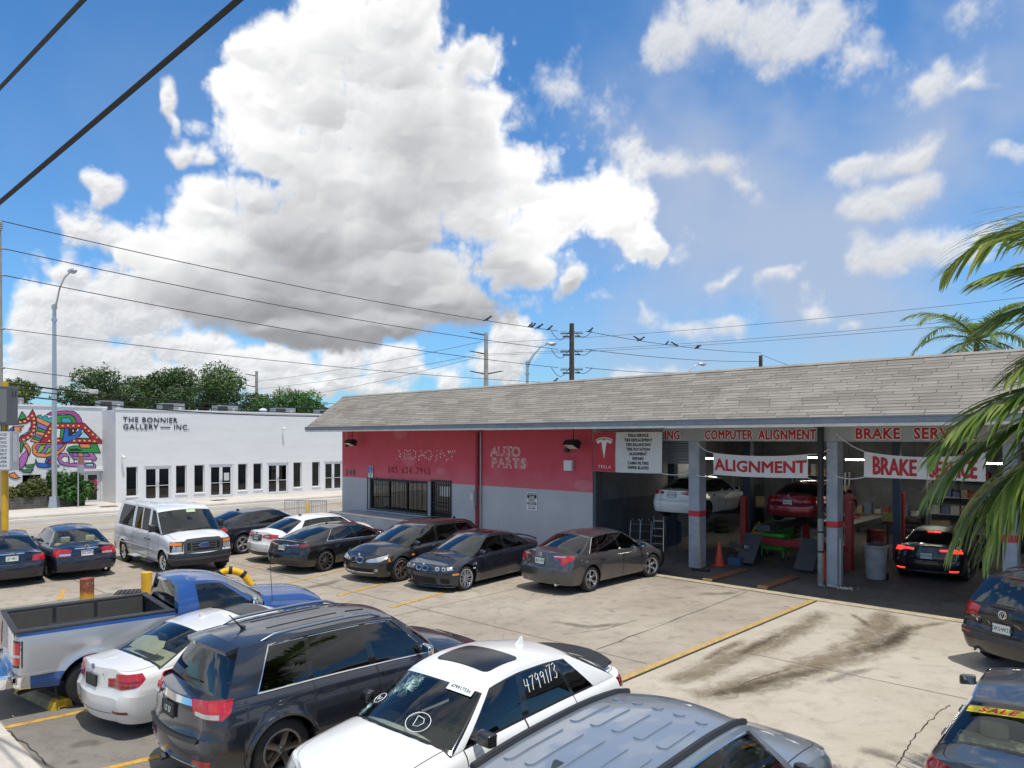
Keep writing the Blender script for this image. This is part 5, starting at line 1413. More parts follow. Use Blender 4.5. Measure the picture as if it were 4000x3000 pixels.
for path, w, m in (
    ([G(3480, 2370), G(3440, 2440), G(3430, 2500), G(3300, 2560), G(3130, 2620), G(2960, 2670), G(2800, 2710), G(2640, 2730)], [.6, 1.3, 1.9, 1.5, 1.35, 1.25, 1.1, .9], M_ST),
    ([G(3750, 2420), G(3580, 2450), G(3470, 2510), G(3300, 2580)], [.3, .5, .8, 1.0], M_ST),
    ([G(3240, 2370), G(3150, 2440), G(3020, 2510), G(2860, 2570), G(2700, 2640), G(2570, 2690)], [.7, 1.0, 1.0, .95, .95, .8], M_ST),
    ([G(3560, 2420), G(3520, 2480), G(3440, 2540)], [.3, .5, .4], M_ST), ([G(3300, 2600), G(3100, 2640), G(2900, 2690), G(2700, 2735)], [.4, .45, .5, .35], M_ST), ([G(3420, 2470), G(3360, 2420), G(3300, 2385)], [.3, .3, .2], M_ST), ([G(2960, 2480), G(2820, 2540), G(2690, 2610)], [.3, .35, .25], M_ST), ([G(3100, 2450), G(2960, 2520), G(2850, 2580)], [.25, .4, .3], M_ST2), ([G(3450, 2600), G(3300, 2640), G(3140, 2690)], [.3, .4, .2], M_ST2),
    ([G(3330, 2920), G(3430, 2945), G(3560, 2985)], [.45, .5, .35], M_ST2), ([G(1160, 2305), G(1260, 2285), G(1370, 2255)], [.4, .6, .4], M_ST2),
    ([G(2680, 2320), G(2830, 2320), G(2900, 2310)], [.4, .55, .3], M_ST2), ([G(2600, 2345), G(2700, 2330)], [.3, .3], M_ST2), ([G(2700, 2355), G(2750, 2350)], [.22, .22], M_ST2),
    ([G(1500, 2530), G(1650, 2500), G(1780, 2470)], [.3, .5, .3], M_ST2), ([G(2100, 2420), G(2300, 2450), G(2500, 2430)], [.3, .5, .3], M_ST2),
    ([G(240, 2925), G(330, 2905), G(430, 2895)], [.25, .45, .3], M_ST2), ([G(250, 2860), G(350, 2850)], [.2, .3], M_ST2), ([G(200, 2390), G(420, 2370)], [.6, .6], M_ST2), ([G(1850, 2350), G(2050, 2330)], [.4, .4], M_ST2)):
    stain('stain', path, w, m)
# long cracks
M_CRACK = mat('crack_dark', (.035, .03, .025), .95)
def crack(path, r=.014, seed=1):
    rr = random.Random(seed); pts = []
    for p, q in zip(path, path[1:]):
        p, q = Vector(p), Vector(q)
        for t in np.linspace(0, 1, 9)[:-1]: v = p.lerp(q, t); pts.append(Vector((v.x + rr.uniform(-.022, .022), v.y + rr.uniform(-.022, .022), 0)))
    bm = bmesh.new(); V = []
    for i, p in enumerate(pts):
        d = (pts[min(i + 1, len(pts) - 1)] - pts[max(i - 1, 0)]).normalized(); s_ = Vector((-d.y, d.x, 0)) * r * rr.uniform(.4, 1.2)
        V.append((bm.verts.new((p.x - s_.x, p.y - s_.y, .0105)), bm.verts.new((p.x + s_.x, p.y + s_.y, .0105))))
    for a, b in zip(V, V[1:]): bm.faces.new((a[0], a[1], b[1], b[0]))
    return obj('crack', bm, M_CRACK, lot)
crack([G(3500, 2998), G(3540, 2930), G(3580, 2870), G(3660, 2790), G(3720, 2750)], .009, 2)
crack([G(2330, 2540), G(2640, 2420), G(2950, 2300)], .008, 3); crack([G(0, 2835), G(100, 2910), G(200, 3000)], .010, 4)
crack([G(900, 2255), G(1000, 2270), G(1120, 2260)], .01, 5); crack([G(2890, 2680), G(2990, 2640), G(3100, 2610)], .008, 6); crack([G(2200, 2480), G(2360, 2460), G(2500, 2420)], .007, 8)

# sawn slab joints across the lot and apron
M_JOINT = mat('slab_joint', (.11, .095, .075), .95)
for a_, b_ in (((-2.0, -9.9), (24.4, -9.5)), ((11.6, -18), (11.9, -2.0)), ((18.2, -13.2), (18.0, -2.2)), ((24.9, -7.6), (40, -7.4)), ((29.6, -24), (29.5, -2.3)), ((24.9, -13.4), (40, -13.2)), ((5.4, -18), (5.5, -2.)), ((-2, -14.4), (10.5, -14.3))):
    bm = bmesh.new(); p, q = Vector(a_), Vector(b_); d = (q - p).normalized(); s_ = Vector((-d.y, d.x)) * .007
    bm.faces.new([bm.verts.new(MB @ Vector((v.x, v.y, .0092))) for v in (p - s_, p + s_, q + s_, q - s_)]); obj('slab_joint', bm, M_JOINT, lot)
# ------------------------------------------------------------------ the repair shop
def wall_mat(name, low, high, zl, bump=.25, dirt=.3):
    m = bpy.data.materials.new(name); m.use_nodes = True
    t = NT(m.node_tree); b = t.n['Principled BSDF']; tc = t.new('ShaderNodeTexCoord'); p = tc.outputs['Object']; z = t.sep(p)[2]
    n1 = t.noise(p, .7, 8, .6); n2 = t.noise(t.v('MULTIPLY', p, (3., 3., .35)), 1.6, 7, .6); n3 = t.noise(p, 60, 4, .6)
    k = t.mr(t.m('ADD', z, t.m('MULTIPLY', t.m('SUBTRACT', n3, .5), .02)), zl - .006, zl + .006, typ='LINEAR')
    c = t.mix(k, low, high)
    c = t.mix(t.mr(n1, .35, .7, 0, dirt), c, t.mix(k, tuple(q * .72 for q in low), tuple(q * .72 for q in high)))
    c = t.mix(t.mr(n2, .55, .8, 0, dirt), c, t.mix(k, tuple(min(1, q * 1.25) for q in low), tuple(min(1, q * 1.3 + .03) for q in high)))
    fade = t.m('MULTIPLY', t.mr(t.m('ADD', z, t.m('MULTIPLY', t.m('SUBTRACT', n1, .5), 1.6)), 3.2, 2.3, 0, .34), k)
    c = t.mix(fade, c, (.70, .24, .27))
    scuff = t.m('MULTIPLY', t.mr(t.noise(p, 2.3, 8, .7), .56, .68, 0, .7), t.mr(z, 1.3, .2, 0, 1))
    c = t.mix(scuff, c, (.22, .20, .18))
    patch_ = t.mr(t.voro(t.v('MULTIPLY', p, (.45, .45, .9)), 1.0), .22, .24, .10, 0)
    c = t.mix(patch_, c, (.75, .70, .70))
    t.l.new(c, b.inputs['Base Color']); b.inputs['Roughness'].default_value = .75
    bn = t.new('ShaderNodeBump'); bn.inputs['Strength'].default_value = bump; bn.inputs['Distance'].default_value = .01
    t.l.new(t.m('ADD', n3, t.m('MULTIPLY', n1, 2.)), bn.inputs['Height']); t.l.new(bn.outputs[0], b.inputs['Normal'])
    MATS[name] = m; return m
M_SHOPWALL = wall_mat('shop_wall_paint', (.47, .48, .495), (.60, .07, .10), 2.2)
M_GREYB = mat('grey_blue_paint', (.33, .36, .41), .7, var=.22, vs_=2.2, bump=.15)
M_GREYB2 = mat('pale_grey_paint', (.36, .38, .40), .7, var=.2, vs_=1.5, bump=.12)
M_REDS = mat('red_stripe_paint', (.50, .03, .045), .6, var=.2)
M_DKIN = mat('shop_interior', (.16, .165, .175), .85, var=.35, vs_=1.0)
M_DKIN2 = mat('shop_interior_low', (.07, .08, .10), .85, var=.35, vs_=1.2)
M_OFFW = mat('offwhite_trim', (.62, .60, .55), .6, var=.2, vs_=2)
M_BARS = mat('black_iron', (.015, .015, .016), .5)
shop = empty('repair_shop', WC, RZ)
tag(shop, 'low red and grey repair shop with shingled roof and open service bays', 'repair shop')
bm = bmesh.new()
T_ = .28
for b_ in ((0, 2.35, 0, T_, 0, 4.62), (2.35, 6.74, 0, T_, 0, .74), (2.35, 6.74, 0, T_, 2.2, 4.62), (6.74, 7.0, 0, T_, 0, 4.62), (7.0, 8.35, 0, T_, 2.32, 4.62), (8.35, 15.93, 0, T_, 0, 4.62)): box(bm, *b_)
bmesh.ops.remove_doubles(bm, verts=bm.verts[:], dist=.0005)
obj('wall', bm, M_SHOPWALL, shop)
obj('side_wall', boxes((0, .28, T_ + .002, 14, 0, 4.6)), M_SHOPWALL, shop)
obj('back_wall', boxes((.0, 40, 14, 14.25, 0, 5.9)), M_DKIN, shop)
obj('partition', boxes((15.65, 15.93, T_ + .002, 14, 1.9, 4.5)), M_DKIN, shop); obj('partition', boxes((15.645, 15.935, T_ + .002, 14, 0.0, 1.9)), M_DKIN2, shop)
obj('end_wall', boxes((36, 36.3, 0, 14, 0, 4.6)), M_DKIN, shop)
obj('ceiling', boxes((.3, 36, .32, 14, 4.42, 4.5)), M_DKIN, shop)
obj('flat_roof', boxes((-.25, 36.5, .3, 14.3, 5.5, 5.6)), M_GREYB2, shop)
obj('shop_floor', boxes((15.93, 40, -1.835, 14, -.03, .012)), M_SHOPFLOOR, shop)
obj('header_beam', boxes((15.932, 36, -.003, .30, 4.06, 4.62)), M_GREYB2, shop)
for cx0, cx1 in ((19.80, 20.18), (24.14, 24.44), (28.30, 28.60)):
    c_ = obj('column', bbox(cx0, cx1, -.02, .42, 0, 4.058, .012), M_GREYB, shop)
    obj('red_band', boxes((cx0 - .003, cx1 + .003, -.023, .423, 1.65, 1.83)), M_REDS, c_)
obj('jamb', boxes((15.931, 16.06, .02, .40, 0, 4.058)), mat('dark_grey_paint', (.07, .08, .09), .7), shop)
for x, y, t_ in ((18.98, 6.0, 'C CELLS OUT'), (24.26, 6.0, ''), (28.9, 1.4, 'MAGNUM')):
    c_ = obj('inner_column', bbox(x - .11, x + .11, y - .11, y + .11, 0, 4.41, .01), mat('blue_grey_steel', (.09, .12, .19), .5, .2), shop)
    if t_:
        for k, ch in enumerate(t_): put_text('lettering', ch, basis((x, y - .115, 2.55 - k * .16), (1, 0, 0), (0, 0, 1)), c_, size=.17, ext=.002, mat_=M_WHITE, off=.004)
# roof: fascia, gutter board, shingles
EY, EZ, RY, RZ_ = -1.9, 4.66, .28, 6.28
sl = sqrt((RY - EY) ** 2 + (RZ_ - EZ) ** 2); up_ = Vector((0, (RY - EY) / sl, (RZ_ - EZ) / sl)); nr_ = Vector((0, -up_.z, up_.y))
bm = bmesh.new()
v = [bm.verts.new(p) for p in ((-.3, EY, EZ), (38, EY, EZ), (38, RY, RZ_), (-.3, RY, RZ_), (-.3, RY, EZ - .06), (38, RY, EZ - .06), (-.3, EY, EZ - .06), (38, EY, EZ - .06))]
for f in ((0, 1, 2, 3), (3, 2, 5, 4), (0, 3, 4, 6), (1, 7, 5, 2), (0, 6, 7, 1), (6, 4, 5, 7)): bm.faces.new([v[i] for i in f])
roof = obj('roof', bm, mat('roof_felt', (.06, .06, .058), .9), shop)
obj('fascia_board', boxes((-.33, 38, EY - .035, EY - .004, 4.535, 4.685)), mat('fascia_grey', (.20, .24, .29), .6, var=.2, vs_=1.2), shop)
obj('drip_edge', boxes((-.34, 38, EY - .05, EY - .036, 4.66, 4.70)), mat('drip_grey', (.16, .17, .18), .5), shop)
rg = random.Random(5)
x = -.30; k = 0
while x < 37:
    l = rg.uniform(3.2, 4.6); dz = rg.uniform(-.012, .012)
    obj('soffit_board', boxes((x + .004, x + l - .004, EY - .02, EY + .16, 4.455 + dz, 4.53 + dz * .3)), M_OFFW, shop); x += l
obj('soffit', boxes((-.3, 38, EY + .165, -.004, 4.50, 4.53)), mat('soffit_grey', (.28, .29, .29), .8), shop)
def shingle_material():
    m = bpy.data.materials.new('asphalt_shingle'); m.use_nodes = True
    t = NT(m.node_tree); b = t.n['Principled BSDF']; ge = t.new('ShaderNodeNewGeometry'); p = ge.outputs['Position']
    oi = t.new('ShaderNodeObjectInfo'); at = t.new('ShaderNodeAttribute'); at.attribute_name = 'tone'
    r = t.m('FRACT', t.m('ADD', oi.outputs['Random'], at.outputs['Fac']))
    n = t.noise(p, 1.1, 7, .62); n3 = t.noise(p, 120, 3, .6); nst = t.noise(t.v('MULTIPLY', p, (1.2, 1.2, .28)), 1.2, 6, .6)
    c = t.mix(r, (.20, .180, .152), (.30, .275, .240))
    c = t.mix(t.mr(n, .38, .72, 0, .5), c, (.155, .142, .122)); c = t.mix(t.mr(nst, .54, .78, 0, .55), c, (.095, .087, .074))
    c = t.mix(t.mr(n3, .5, .75, 0, .4), c, (.30, .29, .28))
    t.l.new(c, b.inputs['Base Color']); b.inputs['Roughness'].default_value = .95
    bn = t.new('ShaderNodeBump'); bn.inputs['Strength'].default_value = .4; bn.inputs['Distance'].default_value = .006; t.l.new(n3, bn.inputs['Height']); t.l.new(bn.outputs[0], b.inputs['Normal'])
    return m
M_SHING = shingle_material()
NR = 20; ex = (sl + .03) / NR; SW = .92
def shingle_verts(x0, x1, s0, lift=0.):
    a, b_ = s0 - .03, s0 + ex + .012
    o_ = Vector((0, EY, EZ)) + up_ * 0
    def q(x, s, h): return Vector((x, 0, 0)) + o_ + up_ * s + nr_ * h
    g = .007
    return [q(x0 + g, a + .03, .010), q(x1 - g, a + .03, .010), q(x1 - g, b_, .004), q(x0 + g, b_, .004), q(x0 + g, a + .03, .019 + lift), q(x1 - g, a + .03, .019 + lift), q(x1 - g, b_, .012), q(x0 + g, b_, .012)]
FQ = ((0, 3, 2, 1), (4, 5, 6, 7), (0, 1, 5, 4), (1, 2, 6, 5), (2, 3, 7, 6), (3, 0, 4, 7))
SH = []
for r in range(NR):
    x = -.32 - rg.uniform(0, SW)
    while x < 31:
        w_ = SW * rg.uniform(.92, 1.06); SH.append((max(x, -.33), min(x + w_, 31.2), r)); x += w_
variants = []
for k in range(8):
    bm = bmesh.new(); v = [bm.verts.new(p) for p in shingle_verts(0, SW, 0, rg.uniform(0, .005))]
    for f in FQ: bm.faces.new([v[i] for i in f])
    variants.append(to_mesh(bm, 'shingle', M_SHING))
order = sorted(SH, key=lambda s: -(s[0] if s[0] < 29.6 else -1))
near = set(order[:298]); V = []; Fc = []; Tn = []
for s_ in SH:
    x0, x1, r = s_
    if s_ in near:
        o = link('shingle', variants[rg.randrange(8)], roof); sx = (x1 - x0) / SW; o.scale = (sx, 1, 1); p = up_ * (r * ex); o.location = (x0, p.y, p.z)
    else:
        b0 = len(V); V += shingle_verts(x0, x1, r * ex, rg.uniform(0, .005)); Fc += [tuple(b0 + i for i in f) for f in FQ]; Tn += [rg.random()] * 8
me = bpy.data.meshes.new('shingles'); me.from_pydata(V, [], Fc); at = me.attributes.new('tone', 'FLOAT', 'POINT'); at.data.foreach_set('value', Tn); me.materials.append(M_SHING)
stuff(link('shingles', me, roof))
bm = bmesh.new(); x = -.33
while x < 38:
    l = rg.uniform(.28, .34); join(bm, bbox(0, l - .006, -.12, .02, 0, .012, .002, 1, M=Matrix.Translation((x, RY + .01, RZ_ + .02 + rg.uniform(0, .006))) @ Matrix.Rotation(.55, 4, 'X'))); x += l
stuff(obj('ridge_caps', bm, M_SHING, roof))
# rolled shutter in the first bay
for k in range(9):
    z = 3.30 + k * .085
    obj('shutter_slat', bbox(16.1, 19.79, .46, .50, z + .004, z + .080, .015), mat('shutter_grey', (.20, .22, .25), .5, .3), shop)

# office window with iron bars, barred door
bw = empty('barred_window', BW(2.35, -.0), RZ); bw.parent = shop; bw.matrix_parent_inverse = Matrix(); bw.location = (0, 0, 0); bw.rotation_euler = (0, 0, 0)
obj('window_frame', boxes((2.352, 2.44, .05, .16, .742, 2.198), (6.65, 6.738, .05, .16, .742, 2.198), (2.44, 6.65, .05, .16, .742, .83), (2.44, 6.65, .05, .16, 2.11, 2.198), (3.80, 3.90, .05, .16, .83, 2.11), (5.15, 5.25, .05, .16, .83, 2.11)), M_BARS, shop)
for a, b_ in ((2.44, 3.80), (3.90, 5.15), (5.25, 6.65)):
    obj('window', boxes((a, b_, .10, .112, .83, 2.11)), glass_mat('shop_glass', (.10, .11, .12)), shop)
bw.name = 'security_grille'
obj('grille_frame', boxes((2.27, 6.82, -.09, -.06, .70, .735), (2.27, 6.82, -.09, -.06, 2.205, 2.24), (2.27, 2.305, -.09, -.06, .735, 2.205), (6.785, 6.82, -.09, -.06, .735, 2.205)), M_BARS, bw)
for k, x in enumerate(np.linspace(2.70, 6.40, 12)):
    e = .14 if k % 3 == 1 else 0
    obj('bar', boxes((x - .009, x + .009, -.088, -.07, .74 - e, 2.2 + e * .7)), M_BARS, bw)
obj('window_sill', boxes((2.2, 6.9, -.12, .0, .62, .70)), M_GREYB, shop)
dg = empty('barred_door'); dg.parent = shop
obj('door_frame', boxes((7.0, 7.07, -.05, .1, .62, 2.318), (8.28, 8.348, -.05, .1, .62, 2.318), (7.07, 8.28, -.05, .1, 2.24, 2.318)), M_BARS, dg)
obj('door_panel', boxes((7.07, 8.28, .06, .09, .62, 2.24)), M_FRIT, dg)
for x in np.linspace(7.2, 8.15, 7): obj('bar', boxes((x - .018, x + .018, -.03, .0, .66, 2.22)), M_BARS, dg)
for z in (.95, 1.15, 1.32, 2.1): obj('cross_bar', boxes((7.07, 8.28, -.035, -.025, z - .015, z + .015)), M_BARS, dg)
obj('notice', boxes((7.55, 8.2, .03, .045, 1.62, 2.06)), M_WHITE, dg)
# raised landing in front of the office with its white edge
land = obj('landing', boxes((1.35, 9.6, -1.55, -.004, 0, .60)), M_GREYB, shop); obj('landing_edge', boxes((1.33, 9.62, -1.57, -1.45, .601, .66)), M_OFFW, shop)
rp = bmesh.new(); prism(rp, [(-3.2, .0), (1.345, .0), (1.345, .6)], .02, 1.5, M=Matrix(((1, 0, 0, 0), (0, 0, -1, 0), (0, 1, 0, 0), (0, 0, 0, 1)))); obj('ramp', rp, M_LOT, shop)

# drainpipe, boxes and lamps on the wall
def on_wall(name, bm, m, label, cat, group=None, smooth=None):
    o = bobj(name, bm, m, None, smooth); return tag(o, label, cat, group)
bm = bmesh.new(); tube(bm, [(10.02, -.10, 0.), (10.02, -.10, 4.40)], .075, 12); on_wall('drainpipe', bm, mat('pipe_red', (.33, .03, .055), .5), 'red drainpipe running down the shop front between the painted words', 'pipe', smooth=.6)
bm = bmesh.new(); tube(bm, [(10.22, -.07, .0), (10.22, -.07, 4.40)], .028, 8); on_wall('conduit', bm, M_STEELG, 'thin conduit beside the red drainpipe', 'conduit', smooth=.6)
mb = bthing('meter_box', 9.98, -.2, 1.35); tag(mb, 'small grey meter box fixed low on the drainpipe', 'meter box')
obj('case', bbox(-.13, .13, -.16, 0, 0, .62, .015), M_STEELG, mb); obj('lid', bbox(-.10, .10, -.175, -.161, .25, .55, .006), M_OFFW, mb)
eb = bthing('electric_box', 14.88, -.12, 2.95); tag(eb, 'white electric box on the red wall', 'electric box')
obj('case', bbox(-.2, .2, 0, .12, 0, .40, .015), M_OFFW, eb); obj('cover', bbox(-.185, .185, -.02, -.001, .015, .385, .008), mat('box_white', (.70, .70, .68), .5), eb)
for x, lab in ((1.62, 'black floodlight hanging from the eave by the street corner'), (15.45, 'black floodlight hanging from the eave next to the banner with the T emblem')):
    f = bthing('floodlight', x, -.55, 3.95); tag(f, lab, 'floodlight')
    bm = bmesh.new(); prism(bm, [(-.28, -.02), (.10, -.18), (.20, .06), (.02, .16), (-.16, .12)], -.24, .24, M=basis((0, 0, 0), (0, 1, 0), (0, 0, 1), (1, 0, 0))); obj('housing', bm, M_BARS, f)
    bm = bmesh.new(); bm.faces.new([bm.verts.new(p) for p in ((-.20, -.27, -.035), (.20, -.27, -.035), (.20, .08, -.185), (-.20, .08, -.185))]); obj('lens', bm, mat('lamp_lens', (.6, .56, .48), .3), f)
    bm = bmesh.new(); tube(bm, [(0, .05, .1), (0, .05, .55)], .02, 8); obj('arm', bm, M_BARS, f)
cl = bthing('wall_camera', .55, -.12, 3.78); tag(cl, 'small camera on a thin stem near the shop corner', 'camera')
bm = bmesh.new(); lathe(bm, [(0, -.07), (.06, -.05), (.08, 0), (.08, .05), (0, .06)], 12); obj('dome', bm, M_BARS, cl, smooth=.8); bm = bmesh.new(); tube(bm, [(0, 0, .05), (0, 0, .72)], .018, 6); obj('stem', bm, M_OFFW, cl)
hs = bthing('horn_speaker', 14.85, -.10, 3.72); tag(hs, 'small grey siren on the red wall above the electric box', 'siren'); bm = bmesh.new(); lathe(bm, [(0, -.10), (.09, -.10), (.10, .0), (.05, .06), (0, .06)], 14, axis='Y'); obj('horn', bm, M_BARS, hs, smooth=.6)

# lettering on the wall
G_ = mat('grey_numeral', (.10, .11, .12), .5)
num = tag(bobj('house_number', boxes((.27, .28, -.012, -.004, 2.3, 2.31)), G_), 'dark numerals 340 on the red wall by the corner', 'house number')
put_text('numeral', '3', basis((.42, -.02, 2.42), (1, 0, 0), (0, 0, 1)), num, size=.42, ext=.012, mat_=G_, sx=.95, off=.006)
put_text('numeral', '4', basis((.74, -.02, 2.42), (1, 0, 0), (0, 0, 1)), num, size=.42, ext=.012, mat_=G_, sx=.95, off=.006)
put_text('numeral', '0', basis((1.06, -.02, 2.42), (1, 0, 0), (0, 0, 1)), num, size=.42, ext=.012, mat_=G_, sx=.95, off=.006)
M_GH = mat('bare_plaster', (.78, .66, .60), .9, var=.3, vs_=20); M_GHD = mat('old_red_paint', (.28, .018, .04), .8, var=.4, vs_=20, dark=.9)
def ghost(name, txt, x, z, size, label, dots=True, m=None, sx=1.):
    """letters gone from the wall: only rows of glue spots are left"""
    root = empty(name, WC, RZ); tag(root, label, 'ghost lettering'); rr = random.Random(2); n = len(txt); adv = size * .66 * sx
    for ci_, ch in enumerate(txt):
        if ch == ' ': continue
        cx_ = x + (ci_ - (n - 1) / 2) * adv
        me = text_mesh(ch, size, 0., None, sx=sx)
        bm = bmesh.new(); bm.from_mesh(me); bpy.data.meshes.remove(me)
        ed = [(e.verts[0].co.copy(), e.verts[1].co.copy()) for e in bm.edges if len(e.link_faces) < 2]; bm.free()
        out = bmesh.new(); acc = 0.; step = .14 if dots else .034; used = []
        for a, b_ in ed:
            L = (b_ - a).length
            for d in np.arange(0, L, .012):
                acc += .012; p = a.lerp(b_, d / max(L, 1e-6))
                if acc >= step and not any((p - q).length < step * .75 for q in used):
                    acc = 0.; used.append(p)
                    if rr.random() < (.9 if dots else .8):
                        r = rr.uniform(.024, .042) if dots else rr.uniform(.014, .026)
                        q = [(p.x + r * cos(t) * rr.uniform(.6, 1.1), p.y + r * 1.2 * sin(t) * rr.uniform(.6, 1.3)) for t in np.linspace(0, 2 * pi, 8)[:-1]]
                        prism(out, q, 0, .004, M=basis((cx_, -.004, z), (1, 0, 0), (0, 0, 1)))
        stuff(obj('ghost_letter', out, m or M_GH, root))
    return root
ghost('ghost_lettering', 'REDPOINT', 6.55, 3.36, .62, 'pale glue spots left by removed letters reading RED POINT', sx=1.3)
ghost('ghost_lettering', 'AUTO', 11.55, 3.60, .56, 'pale outlines of the removed word AUTO on the red wall', False, sx=1.1)
ghost('ghost_lettering', 'PARTS', 11.75, 3.14, .56, 'pale outlines of the removed word PARTS under the word AUTO', False, sx=1.1)
ghost('ghost_lettering', '305 634.7963', 5.4, 2.66, .40, 'dark red ghost of a phone number above the barred window', False, M_GHD, sx=1.0)
# parking sign
ps = bthing('parking_sign', 2.52, -.06, 2.24); tag(ps, 'blue and white disabled parking sign on the red wall', 'parking sign')
obj('post_plate', bbox(-.18, .18, 0, .02, 0, .56, .006), M_WHITE, ps); obj('blue_panel', boxes((-.165, .165, -.006, -.001, .24, .545)), mat('sign_blue', (.02, .12, .45), .5), ps)
bm = bmesh.new(); tube(bm, [Vector((.075 * cos(q), -.009, .345 + .07 * sin(q))) for q in np.linspace(2.3, 6.6, 14)], .012, 5); tube(bm, [(-.03, -.009, .47), (-.02, -.009, .38), (.05, -.009, .38), (.085, -.009, .30)], .013, 5); lathe(bm, [(0, 0), (.025, 0), (.025, .004), (0, .004)], 10, axis='Y', c=(-.03, -.011, .505)); obj('wheelchair_symbol', bm, M_WHITE, ps)
for k, s_ in enumerate(('PARKING BY', 'DISABLED', 'PERMIT', 'ONLY')): put_text('lettering', s_, basis((0, -.003, .20 - k * .052), (1, 0, 0), (0, 0, 1)), ps, size=.05, ext=.001, mat_=M_INK)
tw = bthing('tow_away_sign', 13.02, -.03, 1.37); tag(tw, 'black and white TOW AWAY ZONE sign on the grey wall', 'sign')
obj('plate', bbox(-.26, .26, 0, .012, 0, .70, .004), M_WHITE, tw)
for z0, z1 in ((.46, .67), (.22, .29)): obj('black_panel', boxes((-.24, .24, -.004, -.001, z0, z1)), M_INK, tw)
for s_, z, sz, m in (('TOW AWAY', .62, .11, M_WHITE), ('ZONE', .51, .12, M_WHITE), ('UNAUTHORIZED VEHICLES', .42, .04, M_INK), ('OR VESSELS WILL BE', .37, .04, M_INK), ('TOWED AT OWNER EXPENSE', .32, .04, M_INK), ('24 HOURS 7 DAYS', .255, .05, M_WHITE), ('MIDTOWN TOWING', .16, .05, M_INK), ('305 634 8989', .07, .085, M_INK)):
    put_text('lettering', s_, basis((0, -.006, z), (1, 0, 0), (0, 0, 1)), tw, size=sz, ext=.001, mat_=m, sx=.8, off=.002)
# painted words on the header beam: red letters with white edges
M_SIGNR = mat('sign_red', (.42, .018, .025), .6)
def painted(txt, x, z, size, sx, label, sp=1.05):
    o = None
    me = text_mesh(txt, size, .002, M_WHITE, sx=sx, off=.030, sp=sp); me.transform(basis((x, -.006, z), (1, 0, 0), (0, 0, 1)))
    o = link('painted_sign', me, None, WC, RZ); tag(o, label, 'painted sign')
    put_text('red_letters', txt, basis((x, -.010, z), (1, 0, 0), (0, 0, 1)), o, size=size, ext=.002, mat_=M_SIGNR, sx=sx, off=.014, sp=sp)
painted('BALANCING', 18.55, 4.24, .40, .78, 'red painted word ending in NCING behind the banner with the T emblem', 1.08)
painted('COMPUTER', 21.16, 4.24, .40, .72, 'red painted word COMPUTER on the header beam', 1.08); painted('ALIGNMENT', 23.0, 4.24, .40, .72, 'red painted word ALIGNMENT on the header beam', 1.08)
painted('BRAKE', 25.47, 4.26, .40, .90, 'red painted word BRAKE on the header beam', 1.08); painted('SERVICE', 27.05, 4.26, .40, .90, 'red painted word SERVICE on the header beam', 1.08)

# banners on ropes
def cloth(x0, x1, z0, z1, y, sag_t, sag_b, nx=24, nz=8, wav=.012, seed=0):
    me = bpy.data.meshes.new('cloth'); V = []; Q = []; rr = random.Random(seed)
    ph = rr.uniform(0, 6)
    def P(u, v):
        s = 4 * u * (1 - u); zt = z1 - sag_t * s; zb = z0 - sag_b * s
        return (x0 + (x1 - x0) * u, y + wav * sin(u * 9 + v * 3 + ph) + wav * .6 * sin(v * 7 + u * 4), zb + (zt - zb) * v)
    for j in range(nz + 1):
        for i in range(nx + 1): V.append(P(i / nx, j / nz))
    for j in range(nz):
        for i in range(nx): k = j * (nx + 1) + i; Q.append((k, k + 1, k + nx + 2, k + nx + 1))
    me.from_pydata(V, [], Q); me.shade_smooth(); return me, P
M_BAN = mat('banner_vinyl', (.66, .66, .65), .45, var=.08, vs_=1.5)
def on_cloth(me, P, x0, x1, z0, z1, lift=.006):
    for v in me.vertices:
        u = (v.co.x - x0) / (x1 - x0); w = (v.co.z - z0) / (z1 - z0); p = P(u, w); v.co = (p[0], p[1] - lift + v.co.y, p[2])
def refine(me, cut):
    bm = bmesh.new(); bm.from_mesh(me)
    zs_ = [v.co.z for v in bm.verts]
    for c in np.arange(min(zs_) + .0013, max(zs_), cut): bmesh.ops.bisect_plane(bm, geom=bm.verts[:] + bm.edges[:] + bm.faces[:], plane_co=(0, 0, c), plane_no=(0, 0, 1))
    xs = [v.co.x for v in bm.verts]
    for c in np.arange(min(xs) + .0017, max(xs), cut): bmesh.ops.bisect_plane(bm, geom=bm.verts[:] + bm.edges[:] + bm.faces[:], plane_co=(c, 0, 0), plane_no=(1, 0, 0))
    bm.to_mesh(me); bm.free()
def banner(name, label, x0, x1, z0, z1, y, st, sb, words, ropes, seed):
    me, P = cloth(x0, x1, z0, z1, y, st, sb, seed=seed); me.materials.append(M_BAN)
    o = link(name, me, None, WC, RZ); tag(o, label, 'banner')
    for (txt, cx, cz, size, sx, off, m) in words:
        t = text_mesh(txt, size, .001, m, sx=sx, off=off); t.transform(basis((cx, 0, cz), (1, 0, 0), (0, 0, 1))); refine(t, .12); on_cloth(t, P, x0, x1, z0, z1, .010); link('lettering', t, o)
    for a, b_ in ropes:
        bm = bmesh.new(); a, b_ = Vector(a), Vector(b_); pts = [a.lerp(b_, t) + Vector((0, 0, -.06 * sin(pi * t))) for t in np.linspace(0, 1, 9)]; tube(bm, pts, .012, 5); obj('rope', bm, M_WHITE, o)
    return o, P
banner('banner', 'white banner reading ALIGNMENT in red hung between two columns', 20.74, 23.68, 3.02, 3.70, -.15, .08, .03, [('ALIGNMENT', 22.22, 3.33, .50, 1.02, .016, M_SIGNR)],
       [((20.74, -.15, 3.70), (20.12, -.06, 3.98)), ((20.74, -.15, 3.02), (20.12, -.06, 2.98)), ((23.68, -.15, 3.70), (24.25, -.06, 3.85)), ((23.68, -.15, 3.02), (24.25, -.06, 3.0))], 1)
